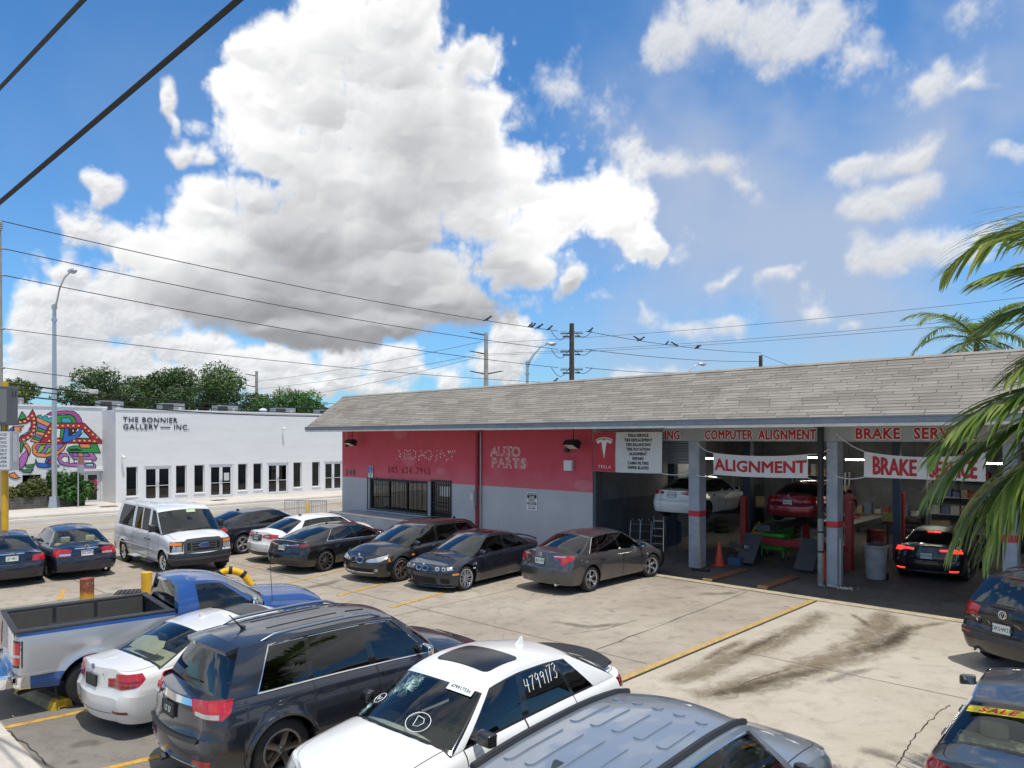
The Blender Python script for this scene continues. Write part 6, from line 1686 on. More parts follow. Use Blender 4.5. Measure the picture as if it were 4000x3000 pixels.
banner('banner', 'white banner reading BRAKE SERVICE in tall red letters', 25.18, 27.98, 3.10, 3.80, -.15, .13, .0, [('BRAKE', 25.93, 3.42, .72, .50, .018, M_SIGNR), ('SERVICE', 27.28, 3.38, .68, .42, .018, M_SIGNR)],
       [((25.18, -.15, 3.80), (24.42, -.06, 4.28)), ((25.18, -.15, 3.10), (24.40, -.06, 3.10)), ((27.98, -.15, 3.80), (28.4, -.06, 4.1)), ((27.98, -.15, 3.10), (28.4, -.06, 3.05))], 2)
bo, P_ = banner('banner', 'red and white service list banner with a T emblem beside the red wall', 16.17, 18.98, 3.0, 4.36, -.28, .0, .02,
       [(s_, 18.05, 4.24 - k * .153, .135, .95, .004, M_INK) for k, s_ in enumerate(('TESLA SERVICE', 'TIRE REPLACEMENT', 'TIRE BALANCING', 'TIRE ROTATION', 'ALIGNMENT', 'REPAIRS', 'CABIN FILTERS', 'WIPER BLADES'))],
       [((18.98, -.28, 4.36), (19.0, -.1, 4.52)), ((18.98, -.28, 3.0), (19.85, -.06, 3.05)), ((16.17, -.28, 4.36), (16.1, -.05, 4.5))], 3)
def flat_on(name, poly, m, lift, parent):
    bm = bmesh.new(); bm.faces.new([bm.verts.new((x, 0, z)) for x, z in poly]); me = to_mesh(bm, name, m); refine(me, .12); on_cloth(me, P_, 16.17, 18.98, 3.0, 4.36, lift); return link(name, me, parent)
rp_ = flat_on('red_panel', [(16.18, 3.005), (17.13, 3.005), (17.13, 4.355), (16.18, 4.355)], mat('banner_red', (.50, .02, .04), .45), .007, bo)
cx, tz = 16.66, 4.16
for poly in ([(cx - .36, tz - .06), (cx - .18, tz + .005), (cx, tz + .03), (cx + .18, tz + .005), (cx + .36, tz - .06), (cx + .35, tz - .085), (cx + .18, tz - .03), (cx, tz - .005), (cx - .18, tz - .03), (cx - .35, tz - .085)],
             [(cx - .34, tz - .105), (cx - .16, tz - .055), (cx - .05, tz - .045), (cx, tz - .09), (cx + .05, tz - .045), (cx + .16, tz - .055), (cx + .34, tz - .105), (cx + .30, tz - .17), (cx + .22, tz - .20), (cx + .20, tz - .155), (cx + .11, tz - .145), (cx, tz - .72), (cx - .11, tz - .145), (cx - .20, tz - .155), (cx - .22, tz - .20), (cx - .30, tz - .17)]):
    flat_on('emblem', poly, M_WHITE, .012, bo)
t = text_mesh('TESLA', .15, .001, M_WHITE, sx=1.1, sp=1.35); t.transform(basis((cx, 0, 3.16), (1, 0, 0), (0, 0, 1))); on_cloth(t, P_, 16.17, 18.98, 3.0, 4.36, .013); link('lettering', t, bo)

# ------------------------------------------------------------------ the white gallery across the street (its front faces +x of the shop frame)
def stucco(name, col):
    m = bpy.data.materials.new(name); m.use_nodes = True
    t = NT(m.node_tree); b = t.n['Principled BSDF']; tc = t.new('ShaderNodeTexCoord'); p = tc.outputs['Object']
    n1 = t.noise(t.v('MULTIPLY', p, (1, .35, 1.6)), 1.4, 8, .6); n2 = t.noise(p, 45, 4, .6)
    c = t.mix(t.mr(n1, .35, .75, 0, .5), col, tuple(q * .90 for q in col)); t.l.new(c, b.inputs['Base Color']); b.inputs['Roughness'].default_value = .8
    bn = t.new('ShaderNodeBump'); bn.inputs['Strength'].default_value = .55; bn.inputs['Distance'].default_value = .03
    t.l.new(t.m('ADD', t.m('MULTIPLY', n1, 1.0), t.m('MULTIPLY', n2, .12)), bn.inputs['Height']); t.l.new(bn.outputs[0], b.inputs['Normal'])
    MATS[name] = m; return m
M_STUC = stucco('white_stucco', (.70, .70, .70))
M_FRAMEW = mat('white_frame', (.66, .67, .69), .5)
M_GGL = glass_mat('gallery_glass', (.06, .065, .07), 1.0)
M_ROOM = mat('dim_room', (.05, .05, .052), .9)
gal = empty('gallery_building', WC, RZ); tag(gal, 'long white gallery with tall narrow windows and glass double doors', 'gallery')
GX = -16.9
WINS = [(-4.6, -3.92), (-1.57, -.88), (-.37, .31), (2.65, 3.33), (3.78, 4.46), (6.9, 7.58), (8.45, 9.12), (11.6, 12.28), (13.0, 13.7), (16.2, 16.9)]
DOORS = [(-3.58, -1.83), (.6, 2.32), (4.8, 6.53), (9.45, 11.15), (14.1, 15.8)]
GZ = 5.92; HD = 2.38; SI = .50
bm = bmesh.new()
cuts = sorted([(a, b, SI) for a, b in WINS] + [(a, b, .0) for a, b in DOORS])
y = -5.2
for a, b, s0 in cuts:
    box(bm, GX - .3, GX, y, a, 0, HD)
    if s0: box(bm, GX - .3, GX, a, b, 0, s0)
    y = b
box(bm, GX - .3, GX, y, 30, 0, HD); box(bm, GX - .3, GX, -5.2, 30, HD, GZ)
bmesh.ops.remove_doubles(bm, verts=bm.verts[:], dist=.0005)
obj('front_wall', bm, M_STUC, gal)
obj('return_wall', boxes((GX - 2.5, GX - .302, -5.2, -4.9, 0, GZ)), M_STUC, gal)
obj('roof_deck', boxes((-36, GX - .31, -4.9, 30, 5.2, 5.3)), M_GREYB2, gal); obj('room', boxes((GX - 2.0, GX - 1.9, -4.9, 30, 0, 5.1)), M_ROOM, gal); obj('room_floor', boxes((GX - 1.9, GX - .31, -4.9, 30, -.02, .03)), M_ROOM, gal)
obj('coping', boxes((GX - .36, GX + .05, -5.24, 30, GZ, GZ + .09)), M_STUC, gal)
for a, b in WINS:
    w = obj('window', boxes((GX - .16, GX - .15, a + .05, b - .05, SI + .05, HD - .05)), M_GGL, gal)
    obj('frame', boxes((GX - .18, GX - .11, a, a + .05, SI, HD), (GX - .18, GX - .11, b - .05, b, SI, HD), (GX - .18, GX - .11, a + .05, b - .05, SI, SI + .05), (GX - .18, GX - .11, a + .05, b - .05, HD - .05, HD)), M_FRAMEW, w)
    obj('sill', boxes((GX - .10, GX + .05, a - .04, b + .04, SI - .06, SI - .002)), M_STUC, w)
def double_door(parent, X, a, b, z0, z1):
    d = empty('double_door'); d.parent = parent
    mid = (a + b) / 2
    obj('frame', boxes((X - .16, X - .02, a, a + .07, z0, z1), (X - .16, X - .02, b - .07, b, z0, z1), (X - .16, X - .02, a + .07, b - .07, z1 - .08, z1)), M_FRAMEW, d)
    for s0, s1 in ((a + .075, mid - .006), (mid + .006, b - .075)):
        obj('door_leaf', boxes((X - .12, X - .06, s0, s0 + .10, z0, z1 - .085), (X - .12, X - .06, s1 - .10, s1, z0, z1 - .085), (X - .12, X - .06, s0 + .10, s1 - .10, z0, z0 + .20), (X - .12, X - .06, s0 + .10, s1 - .10, z1 - .2, z1 - .085)), M_FRAMEW, d)
        obj('pane', boxes((X - .095, X - .085, s0 + .10, s1 - .10, z0 + .20, z1 - .2)), M_GGL, d)
        obj('push_bar', boxes((X - .10, X - .05, s0 + .10, s1 - .10, z0 + 1.0, z0 + 1.03)), M_FRAMEW, d)
    bm = bmesh.new()
    for q in (mid - .06, mid + .06): tube(bm, [(X - .06, q, z0 + .85), (X + .0, q, z0 + .88), (X + .0, q, z0 + 1.22), (X - .06, q, z0 + 1.25)], .014, 6)
    obj('pull_handle', bm, M_CHROME, d)
for a, b in DOORS: double_door(gal, GX, a, b, .10, HD)
put_text('lettering', 'Notice', basis((GX - .08, 1.98, 1.75), (0, 1, 0), (0, 0, 1)), gal, size=.10, ext=.001, mat_=M_WHITE) if False else None
obj('door_notice', boxes((GX - .082, GX - .078, 1.68, 2.05, 1.25, 1.78)), mat('notice_grey', (.5, .5, .5), .6), gal)
# wall lettering
for s_, y0, z, al in (('THE BONNIER', -4.80, 5.30, 'LEFT'), ('GALLERY', -4.80, 4.86, 'LEFT'), ('INC.', -1.72, 4.86, 'LEFT')):
    t_ = tag(link('wall_lettering', text_mesh(s_, .46, .02, M_INK, align='LEFT', sx=1.03, sp=1.12, off=.0)), {'THE BONNIER': 'black raised letters THE BONNIER on the white gallery', 'GALLERY': 'black raised letters GALLERY on the white gallery', 'INC.': 'black raised letters INC on the white gallery'}[s_], 'lettering')
    t_.data.transform(basis((GX + .025, y0, z), (0, 1, 0), (0, 0, 1))); t_.location = WC; t_.rotation_euler = (0, 0, RZ)
tag(bobj('lettering_dash', boxes((GX + .004, GX + .045, -2.55, -1.92, 4.84, 4.885)), M_INK), 'black dash between the words GALLERY and INC', 'lettering')
def wall_lamp(y, z, lab):
    f = bthing('wall_spotlight', GX, y, z); tag(f, lab, 'spotlight')
    bm = bmesh.new(); tube(bm, [(0, 0, 0), (.22, 0, .03)], .025, 8); obj('arm', bm, M_FRAMEW, f); bm = bmesh.new(); tube(bm, [(.18, -.02, .10), (.32, .04, -.06)], [.06, .085], 10); obj('head', bm, M_FRAMEW, f, smooth=.7)
wall_lamp(-4.85, 2.98, 'white spotlight low on the gallery corner'); wall_lamp(6.0, 4.85, 'white spotlight high on the gallery wall')

# set-back left block with the mural
LX = -19.4; LZ = 6.08
lb = empty('mural_building', WC, RZ); tag(lb, 'white building with colourful mural above a glass double door', 'building')
bm = bmesh.new()
for q in ((LX - .3, LX, -24, -9.55, 0, LZ), (LX - .3, LX, -9.55, -8.6, 0, .5), (LX - .3, LX, -9.55, -8.6, 1.95, LZ), (LX - .3, LX, -8.6, -6.95, 0, LZ), (LX - .3, LX, -6.95, -5.28, 2.05, LZ), (LX - .3, LX, -5.28, -4.905, 0, LZ)): box(bm, *q)
bmesh.ops.remove_doubles(bm, verts=bm.verts[:], dist=.0005); obj('front_wall', bm, M_STUC, lb)
obj('coping', boxes((LX - .36, LX + .06, -24, -4.905, LZ, LZ + .1)), M_STUC, lb); obj('roof_deck', boxes((-38, LX - .31, -24, -4.91, 5.5, 5.6)), M_GREYB2, lb); obj('room', boxes((LX - 2, LX - 1.9, -24, -4.95, 0, 5.4)), M_ROOM, lb)
double_door(lb, LX, -6.93, -5.30, .02, 2.03); obj('canopy', boxes((LX + .002, LX + .20, -7.0, -5.2, 2.06, 2.22)), M_FRAMEW, lb)
w = obj('window', boxes((LX - .16, LX - .15, -9.5, -8.65, .55, 1.9)), M_GGL, lb); obj('frame', boxes((LX - .18, LX - .1, -9.55, -9.5, .5, 1.95), (LX - .18, LX - .1, -8.65, -8.6, .5, 1.95), (LX - .18, LX - .1, -9.5, -8.65, .5, .55), (LX - .18, LX - .1, -9.5, -8.65, 1.9, 1.95)), M_BARS, w)
bm = bmesh.new(); box(bm, LX + .05, -16.4, -24, -4.9, -.03, .125); struct(bobj('forecourt', bm, M_WALK))
MURAL = [
    ('plum', [(-8.31,5.59),(-8.08,5.76),(-7.71,5.83),(-7.21,5.86),(-6.8,5.84),(-6.54,5.63),(-6.38,5.34),(-6.33,5.11),(-6.62,5.1),(-6.77,5.48),(-7.0,5.64),(-7.41,5.65),(-7.71,5.6),(-8.01,5.55)]),
    ('green', [(-7.76,5.55),(-7.0,5.62),(-6.78,5.45),(-6.63,5.1),(-7.76,5.09)]),
    ('teal', [(-7.49,5.41),(-7.05,5.44),(-6.89,5.12),(-7.49,5.11)]),
    ('teal', [(-8.79,5.52),(-8.6,5.57),(-8.49,5.41),(-8.41,5.54),(-8.26,5.5),(-8.2,5.34),(-8.08,5.43),(-7.99,5.4),(-7.99,5.1),(-8.21,5.1),(-8.55,5.23)]),
    ('orange', [(-8.84,5.46),(-8.07,5.08),(-8.21,4.84),(-8.82,5.16)]),
    ('violet', [(-8.82,5.14),(-8.21,4.84),(-8.31,4.62),(-8.79,4.84)]),
    ('green', [(-8.79,4.82),(-8.31,4.62),(-8.37,4.47),(-8.82,4.61)]),
    ('orange', [(-8.83,4.59),(-8.37,4.47),(-8.45,4.28),(-8.88,4.4)]),
    ('violet', [(-8.88,4.39),(-8.46,4.28),(-8.55,4.11),(-8.96,4.28)]),
    ('green', [(-8.97,4.27),(-8.55,4.11),(-8.64,3.97),(-9.03,4.14)]),
    ('orange', [(-9.05,4.13),(-8.64,3.97),(-8.7,3.86),(-9.14,3.97)]),
    ('orange', [(-9.06,3.62),(-8.91,3.87),(-8.65,3.89),(-7.21,3.83),(-7.36,3.43),(-7.71,3.12),(-8.31,2.99),(-8.79,3.03),(-9.01,3.23)]),
    ('violet', [(-8.91,3.56),(-8.79,3.77),(-7.31,3.79),(-7.61,3.43),(-8.01,3.24),(-8.65,3.25)]),
    ('lime', [(-8.82,3.28),(-8.65,3.67),(-8.28,3.81),(-8.45,3.56),(-8.36,3.58),(-8.65,3.28)]),
    ('lime', [(-8.4,3.19),(-8.21,3.55),(-7.91,3.72),(-8.06,3.44),(-7.99,3.44),(-8.26,3.21)]),
    ('red', [(-8.08,5.08),(-6.23,5.11),(-5.05,3.82),(-8.65,3.87)]),
    ('white', [(-7.79,4.74),(-6.38,4.76),(-5.83,4.14),(-8.11,4.18)]),
    ('green', [(-7.54,4.74),(-7.35,4.74),(-7.4,4.15),(-7.59,4.16)]),
    ('ink', [(-7.08,4.74),(-6.63,4.74),(-6.72,4.52),(-6.95,4.35),(-7.1,4.29)]),
    ('white', [(-6.91,4.7),(-6.8,4.7),(-6.8,4.55),(-6.91,4.55)]),
    ('blue', [(-7.31,4.77),(-7.1,4.77),(-7.11,4.29),(-6.8,4.36),(-6.55,4.64),(-6.51,4.77),(-6.35,4.76),(-6.43,4.41),(-6.77,4.05),(-7.2,3.91),(-7.45,3.9)]),
    ('cyan', [(-6.57,4.16),(-6.28,4.58),(-5.88,4.15)]),
    ('red', [(-9.77,5.17),(-9.46,5.28),(-9.22,5.51),(-9.03,5.89),(-8.89,5.57),(-8.84,5.07),(-8.89,4.57),(-9.08,4.23),(-9.41,3.98),(-9.72,3.97),(-9.72,4.2),(-9.46,4.29),(-9.22,4.48),(-9.11,4.84),(-9.11,5.23),(-9.32,5.06),(-9.77,4.99)]),
    ('cyan', [(-9.67,4.28),(-9.27,4.54),(-9.14,4.84),(-9.17,4.56),(-9.45,4.33)]),
    ('green', [(-7.21,3.43),(-7.1,3.6),(-6.8,3.68),(-6.49,3.68),(-6.48,3.79),(-5.51,3.79),(-5.3,3.22),(-5.86,3.22),(-7.11,3.3)]),
    ('ink', [(-7.05,3.48),(-6.64,3.49),(-6.36,3.38),(-7.05,3.39)]),
    ('orange', [(-6.54,3.79),(-5.91,3.79),(-5.87,3.53),(-6.43,3.54)]),
    ('orchid', [(-7.1,3.24),(-5.75,3.23),(-5.51,2.88),(-5.59,2.74),(-6.8,2.81)]),
    ('violet', [(-6.95,3.23),(-6.02,3.2),(-5.91,3.0),(-6.85,3.02)]),
    ('orange', [(-6.64,3.22),(-6.33,3.21),(-6.25,3.01),(-6.54,3.01)]),
    ('orchid', [(-7.72,2.92),(-7.57,3.21),(-7.25,3.23),(-7.07,2.97),(-7.07,2.56),(-6.9,2.59),(-5.7,2.59),(-5.56,2.41),(-5.59,2.25),(-5.96,2.26),(-6.8,2.37),(-7.31,2.46),(-7.58,2.57)]),
    ('white', [(-7.54,2.86),(-7.36,3.03),(-7.13,2.97),(-7.1,2.68),(-7.36,2.63)]),
    ('white', [(-6.8,2.79),(-5.79,2.78),(-5.79,2.6),(-6.8,2.62)]),
    ('cyan', [(-6.25,2.48),(-5.96,2.56),(-5.72,2.53),(-5.72,2.37),(-6.17,2.42)]),
    ('blue', [(-8.87,2.89),(-8.79,2.66),(-8.4,2.6),(-8.31,2.93),(-8.01,3.1),(-7.99,2.95),(-8.21,2.81),(-8.3,2.59),(-7.71,2.52),(-7.6,2.43),(-8.4,2.36),(-8.74,2.42),(-8.87,2.64)]),
    ('red', [(-8.31,2.59),(-8.16,2.8),(-8.01,2.9),(-8.0,2.59)]),
    ('orchid', [(-9.71,2.93),(-9.56,3.18),(-9.32,3.45),(-9.26,3.17),(-9.32,2.84),(-9.46,2.51),(-9.71,2.26)]),
    ('green', [(-9.44,2.56),(-9.18,2.56),(-8.91,2.62),(-9.03,2.39),(-9.32,2.4)]),
    ('green', [(-9.63,2.28),(-9.27,2.25),(-8.98,2.31),(-9.13,2.08),(-9.51,2.13)]),
    ('orange', [(-10.23,2.03),(-9.98,2.14),(-9.74,1.82),(-9.63,1.8),(-9.93,1.75),(-10.18,1.87)]),
    ('blue', [(-10.25,4.61),(-9.98,4.88),(-10.01,4.61),(-10.25,4.49)]),
    ('orange', [(-9.98,4.82),(-9.46,4.9),(-9.7,4.73),(-9.59,4.62),(-9.98,4.49)]),
    ('green', [(-9.77,5.25),(-9.58,5.75),(-9.4,5.51),(-9.4,5.34),(-9.6,5.27)]),
    ('green', [(-9.67,3.9),(-9.49,3.87),(-9.56,3.46),(-9.67,3.28)]),
    ('orange', [(-9.49,3.72),(-9.39,3.91),(-9.26,3.73),(-9.12,3.45),(-9.22,3.11),(-9.32,3.5)]),
]
MURAL_DOTS =  [(-7.71,4.93),(-7.44,4.92),(-7.14,4.94),(-6.85,4.93),(-6.55,4.93),(-8.11,4.73),(-8.18,4.51),(-8.33,4.29),(-6.19,4.81),(-5.98,4.62),(-5.76,4.39),(-5.51,4.2),(-6.8,4.0),(-6.5,4.0),(-6.22,4.0),(-5.94,3.99),(-5.66,3.96),(-7.67,4.0),(-8.16,3.99),(-9.06,5.51),(-9.26,5.33),(-8.97,5.32),(-9.44,5.16),(-8.94,5.08),(-8.95,4.85),(-8.98,4.61),(-9.08,4.39),(-9.27,4.19),(-9.49,4.07),(-9.67,5.1)]
MCOL = dict(plum=(.36, .07, .27), green=(.03, .28, .05), teal=(.03, .36, .40), orange=(.75, .27, .09), violet=(.24, .16, .50), red=(.38, .02, .04), white=(.74, .75, .76), blue=(.02, .14, .52), cyan=(.30, .66, .70), lime=(.28, .46, .05), ink=(.02, .02, .025), orchid=(.45, .15, .42))
mur = empty('mural', WC, RZ); tag(mur, 'bright mural of a winged creature head with red spotted frames', 'mural')
M_MINK = mat('mural_outline', (.015, .013, .02), .7)
for k, (cn, poly) in enumerate(MURAL):
    m = mat('mural_' + cn, MCOL[cn], .7, var=.22, vs_=14); x0 = LX + .003 + k * .0008
    bm = bmesh.new(); prism(bm, poly, 0, .0003, M=basis((x0, 0, 0), (0, 1, 0), (0, 0, 1))); sh = obj('painted_shape', bm, m, mur)
    bm = bmesh.new(); n = len(poly)
    for i in range(n):
        a, b = Vector(poly[i]), Vector(poly[(i + 1) % n]); d = (b - a)
        if d.length < .01: continue
        d.normalize(); s_ = Vector((-d.y, d.x)) * .022; a = a - d * .012; b = b + d * .012
        bm.faces.new([bm.verts.new((x0 + .00055 + .00005 * (i % 3), p.x, p.y)) for p in (a - s_, b - s_, b + s_, a + s_)])
    obj('outline', bm, M_MINK, sh)
    if cn in ('red', 'green', 'orchid', 'orange', 'blue', 'violet'):
        # short hatching strokes along the inside of each edge
        bm = bmesh.new(); dk = mat('mural_dark_' + cn, tuple(q * .45 for q in MCOL[cn]), .7); area = sum(poly[i][0] * poly[(i + 1) % n][1] - poly[(i + 1) % n][0] * poly[i][1] for i in range(n)); sg = 1 if area > 0 else -1
        for i in range(n):
            a, b = Vector(poly[i]), Vector(poly[(i + 1) % n]); L = (b - a).length
            if L < .12: continue
            d = (b - a) / L; nn = Vector((-d.y, d.x)) * sg
            for t in np.arange(.05, L - .04, .055):
                p = a + d * t; q = p + nn * .085 + d * .02
                bm.faces.new([bm.verts.new((x0 + .00042, v.x, v.y)) for v in (p - d * .007, p + d * .007, q)])
        stuff(obj('hatching', bm, dk, sh))
M_DOT = mat('mural_dot', (.72, .50, .12), .7); xd = LX + .003 + len(MURAL) * .0008 + .002
for (y, z) in MURAL_DOTS:
    bm = bmesh.new(); prism(bm, [(y + .062 * cos(q), z + .062 * sin(q)) for q in np.linspace(0, 2 * pi, 13)[:-1]], 0, .0012, M=basis((xd, 0, 0), (0, 1, 0), (0, 0, 1))); obj('painted_spot', bm, M_DOT, mur)

# air conditioners on the roofs
M_ACG = mat('ac_grey', (.33, .34, .34), .5, .3, var=.15)
for k, (y0, y1, z, x) in enumerate(((-5.12, -3.67, 6.6, -20.6), (-1.27, .3, 6.56, -20.5), (2.59, 4.19, 6.53, -20.5), (7.16, 8.89, 6.5, -20.5), (10.98, 12.5, 6.45, -20.5), (-9.9, -9.1, 6.65, -21.5))):
    a = bthing('air_conditioner', x, (y0 + y1) / 2, 5.3); tag(a, ('grey air conditioner straddling the step between the mural and gallery roofs', 'grey air conditioner above the word INC on the gallery roof', 'grey air conditioner above the notice door of the gallery', 'grey air conditioner right of the small white roof vent', 'grey air conditioner half hidden by the shop gable', 'small pale air conditioner on the mural building roof')[k], 'air conditioner', 'air conditioners on the roofs across the street')
    hw = (y1 - y0) / 2; h = z - 5.3
    obj('case', bbox(-.45, .45, -hw, hw, 0, h, .02), M_ACG, a); n = 7
    for j in range(n): yy = -hw + .06 + j * (hw * .95) / n; obj('slat', boxes((.452, .47, yy, yy + hw * .06, .1, h - .06)), M_BARS, a)
    obj('grille_panel', boxes((.451, .455, -hw + .04, -hw + .05 + hw * .95, .08, h - .04)), mat('ac_dark', (.10, .10, .10), .7), a)
    bm = bmesh.new(); lathe(bm, [(.30, h), (.34, h), (.34, h + .05), (.30, h + .05)], 20, close=True); obj('fan_ring', bm, M_BARS, a); obj('label', boxes((.452, .456, hw * .45, hw * .68, h * .45, h * .85)), M_OFFW, a)
vt = bthing('roof_vent', -19.0, 5.6, 5.9); tag(vt, 'small white roof vent between the air conditioners', 'roof vent'); bm = bmesh.new(); lathe(bm, [(.12, -.6), (.12, .2), (.28, .22), (.30, .36), (.16, .46), (0, .48)], 14); obj('cowl', bm, M_FRAMEW, vt, smooth=.6)

# ------------------------------------------------------------------ leaves, trees, shrubs
def leaf_mat(name, c0, c1, c2=None, rough=.5, trans=.25):
    m = bpy.data.materials.new(name); m.use_nodes = True
    t = NT(m.node_tree); b = t.n['Principled BSDF']; at = t.new('ShaderNodeAttribute'); at.attribute_name = 'tone'
    c = t.ramp(at.outputs['Fac'], [(0., c0), (.6, c1), (1., c2 or c1)])
    t.l.new(c, b.inputs['Base Color']); b.inputs['Roughness'].default_value = rough
    tr = t.new('ShaderNodeBsdfTranslucent'); t.l.new(c, tr.inputs[0]); mx = t.new('ShaderNodeMixShader'); mx.inputs[0].default_value = trans
    t.l.new(b.outputs[0], mx.inputs[1]); t.l.new(tr.outputs[0], mx.inputs[2]); t.l.new(mx.outputs[0], t.n['Material Output'].inputs[0])
    MATS[name] = m; return m
M_LEAF = leaf_mat('tree_leaf', (.04, .08, .02), (.09, .155, .035), (.17, .24, .06)); M_LEAFY = leaf_mat('yellow_green_leaf', (.045, .08, .015), (.13, .18, .03), (.24, .28, .05)); M_LEAFB = leaf_mat('bright_leaf', (.03, .09, .015), (.07, .19, .035), (.13, .29, .06))
M_BARK = mat('bark', (.10, .075, .055), .9, var=.4, vs_=8, bump=.5)
def leaves(name, lobes, n, size, m, parent, seed, shell=.55, flat=.6):
    """leaf blades spread through a crown made of lobes (centre, radii)"""
    r = np.random.default_rng(seed); w = np.array([l[1][0] * l[1][1] * l[1][2] for l in lobes]) ** .8; w /= w.sum()
    idx = r.choice(len(lobes), n, p=w); C = np.array([l[0] for l in lobes])[idx]; Rr = np.array([l[1] for l in lobes])[idx]
    d = r.normal(size=(n, 3)); d /= np.linalg.norm(d, axis=1, keepdims=True); rad = shell + (1 - shell) * r.random(n) ** .6
    cl = .82 + .30 * np.sin(d[:, 0] * 7 + idx) * np.sin(d[:, 1] * 6 + idx * 2) * np.cos(d[:, 2] * 6 + idx)
    P = C + d * Rr * (rad * cl)[:, None]
    nrm = d * .6 + r.normal(size=(n, 3)) * .6; nrm[:, 2] += flat; nrm /= np.linalg.norm(nrm, axis=1, keepdims=True)
    t = np.cross(nrm, r.normal(size=(n, 3))); t /= np.linalg.norm(t, axis=1, keepdims=True); b = np.cross(nrm, t)
    s = size * (.6 + .8 * r.random(n))[:, None]
    V = np.stack([P - t * s, P - b * s * .42 + nrm * s * .08, P + t * s, P + b * s * .42 + nrm * s * .08], 1).reshape(-1, 3)
    me = bpy.data.meshes.new(name); me.from_pydata(V.tolist(), [], [(4 * i, 4 * i + 1, 4 * i + 2, 4 * i + 3) for i in range(n)])
    tone = np.clip(.35 + .3 * r.normal(size=n) * .6 + .25 * np.sin(idx * 2.4), 0, 1)
    at = me.attributes.new('tone', 'FLOAT', 'POINT'); at.data.foreach_set('value', np.repeat(tone, 4).astype(np.float32)); me.materials.append(m)
    return link(name, me, parent)
def tree(label, x, y, h, w, m, seed, n=6500, base=.35, size=.16, group='trees behind the gallery'):
    r = random.Random(seed); t = empty('tree', (x, y, 0)); tag(t, label, 'tree', group)
    lobes = []
    for k in range(24):
        a = r.uniform(0, 2 * pi); q = r.uniform(.1, 1) ** .6; zz = h * (base + (1 - base) * r.uniform(.25, .86)); rr = w * r.uniform(.09, .20)
        lobes.append(((cos(a) * q * w * .42, sin(a) * q * w * .42, zz), (rr, rr, rr * .7)))
    bm = bmesh.new(); tube(bm, [(0, 0, -.1), (.05, .1, h * .25), (0, 0, h * .5)], [w * .035, w * .028, w * .02], 10)
    for c, rr in lobes: tube(bm, [(0, 0, h * .28), (c[0] * .4, c[1] * .4, h * .28 + (c[2] - h * .28) * .6), c], [w * .016, w * .011, w * .004], 6)
    obj('trunk', bm, M_BARK, t, smooth=1); leaves('crown', lobes, n, size, m, t, seed); return t
tree('broad dark green tree behind the gallery roof, left of the tallest crown', -41.5, 77.0, 11.6, 13.0, M_LEAF, 1, 15000)
tree('tallest loose crowned tree behind the gallery roof', -33.5, 78.0, 12.3, 13.0, M_LEAF, 2, 16000)
tree('fresh green rounded tree beyond the far end of the gallery', -23.0, 78.0, 9.6, 9.0, M_LEAFB, 3, 10000)
tree('yellow green tree behind the mural building', -49.5, 70.0, 10.0, 9.0, M_LEAFY, 4, 13000)
tree('low olive tree between the tallest tree and the fresh green one', -28.0, 84.0, 10.0, 9.0, M_LEAFY, 6, 8500)
tree('small dark tree past the shop gable', -17.5, 92.0, 8.8, 7.0, M_LEAF, 7, 4000)
tree('small tree at the right end of the mural building roof', -42.5, 66.0, 7.6, 4.0, M_LEAF, 8, 3000)
tree('thin olive tree left of the broad dark green tree', -46.5, 82.0, 10.3, 6.5, M_LEAF, 9, 5000)
# planter and shrubs by the mural
pb = bthing('planter', -16.75, -9.0, .13); tag(pb, 'weathered grey timber planter in front of the mural', 'planter')
for k in range(4): obj('board', bbox(-.02, .03, -2.6, 2.0, k * .17, k * .17 + .16, .008), mat('grey_timber', (.10, .095, .085), .85, var=.4, vs_=4), pb)
obj('soil', boxes((-.9, -.03, -2.6, 2.0, 0, .6)), mat('soil', (.05, .035, .025), .95), pb); obj('end_board', boxes((-.9, .03, 2.002, 2.05, 0, .66)), mat('grey_timber', (.1, .095, .085), .85), pb)
M_GRASSY = leaf_mat('grassy_leaf', (.07, .09, .02), (.16, .18, .05), (.26, .25, .09))
def shrub(label, x, y, z, lobes, n, size, m, seed, flat=.4):
    s = bthing('shrub', x, y, z); tag(s, label, 'shrub'); bm = bmesh.new()
    for c, r_ in lobes: tube(bm, [(c[0] * .2, c[1] * .2, 0), c], [.02, .006], 5)
    obj('stem', bm, M_BARK, s); leaves('foliage', lobes, n, size, m, s, seed, .3, flat); return s
shrub('feathery yellow green shrub at the street end of the planter', -17.1, -10.9, .6, [((0, -.4, .5), (.5, .7, .6)), ((0, .4, .4), (.5, .6, .5)), ((.1, .9, .55), (.4, .5, .6))], 2600, .10, M_GRASSY, 11)
shrub('olive shrub in the middle of the planter', -17.0, -9.4, .6, [((0, 0, .7), (.5, .8, .75)), ((0, .6, .5), (.5, .6, .6)), ((.1, -.4, .4), (.4, .5, .5))], 2800, .10, M_GRASSY, 12)
shrub('leafy green shrub behind the street lamp', -16.9, -8.2, .4, [((0, 0, 1.1), (.55, .75, .9)), ((.2, .3, .5), (.5, .6, .6)), ((0, -.4, 1.5), (.4, .4, .5))], 2600, .11, M_LEAFB, 13)
bg_ = shrub('green shrub with pink flowers beside the glass door', -16.6, -7.3, .13, [((0, 0, .9), (.5, .65, .9)), ((.2, .4, 1.0), (.4, .5, .6)), ((0, -.2, 1.7), (.35, .4, .4))], 2600, .11, M_LEAFB, 14)
leaves('flowers', [((.2, .75, 1.25), (.3, .35, .4)), ((.3, .6, .9), (.2, .25, .25))], 160, .06, leaf_mat('pink_petal', (.45, .03, .12), (.6, .08, .2), (.7, .3, .3)), bg_, 15)

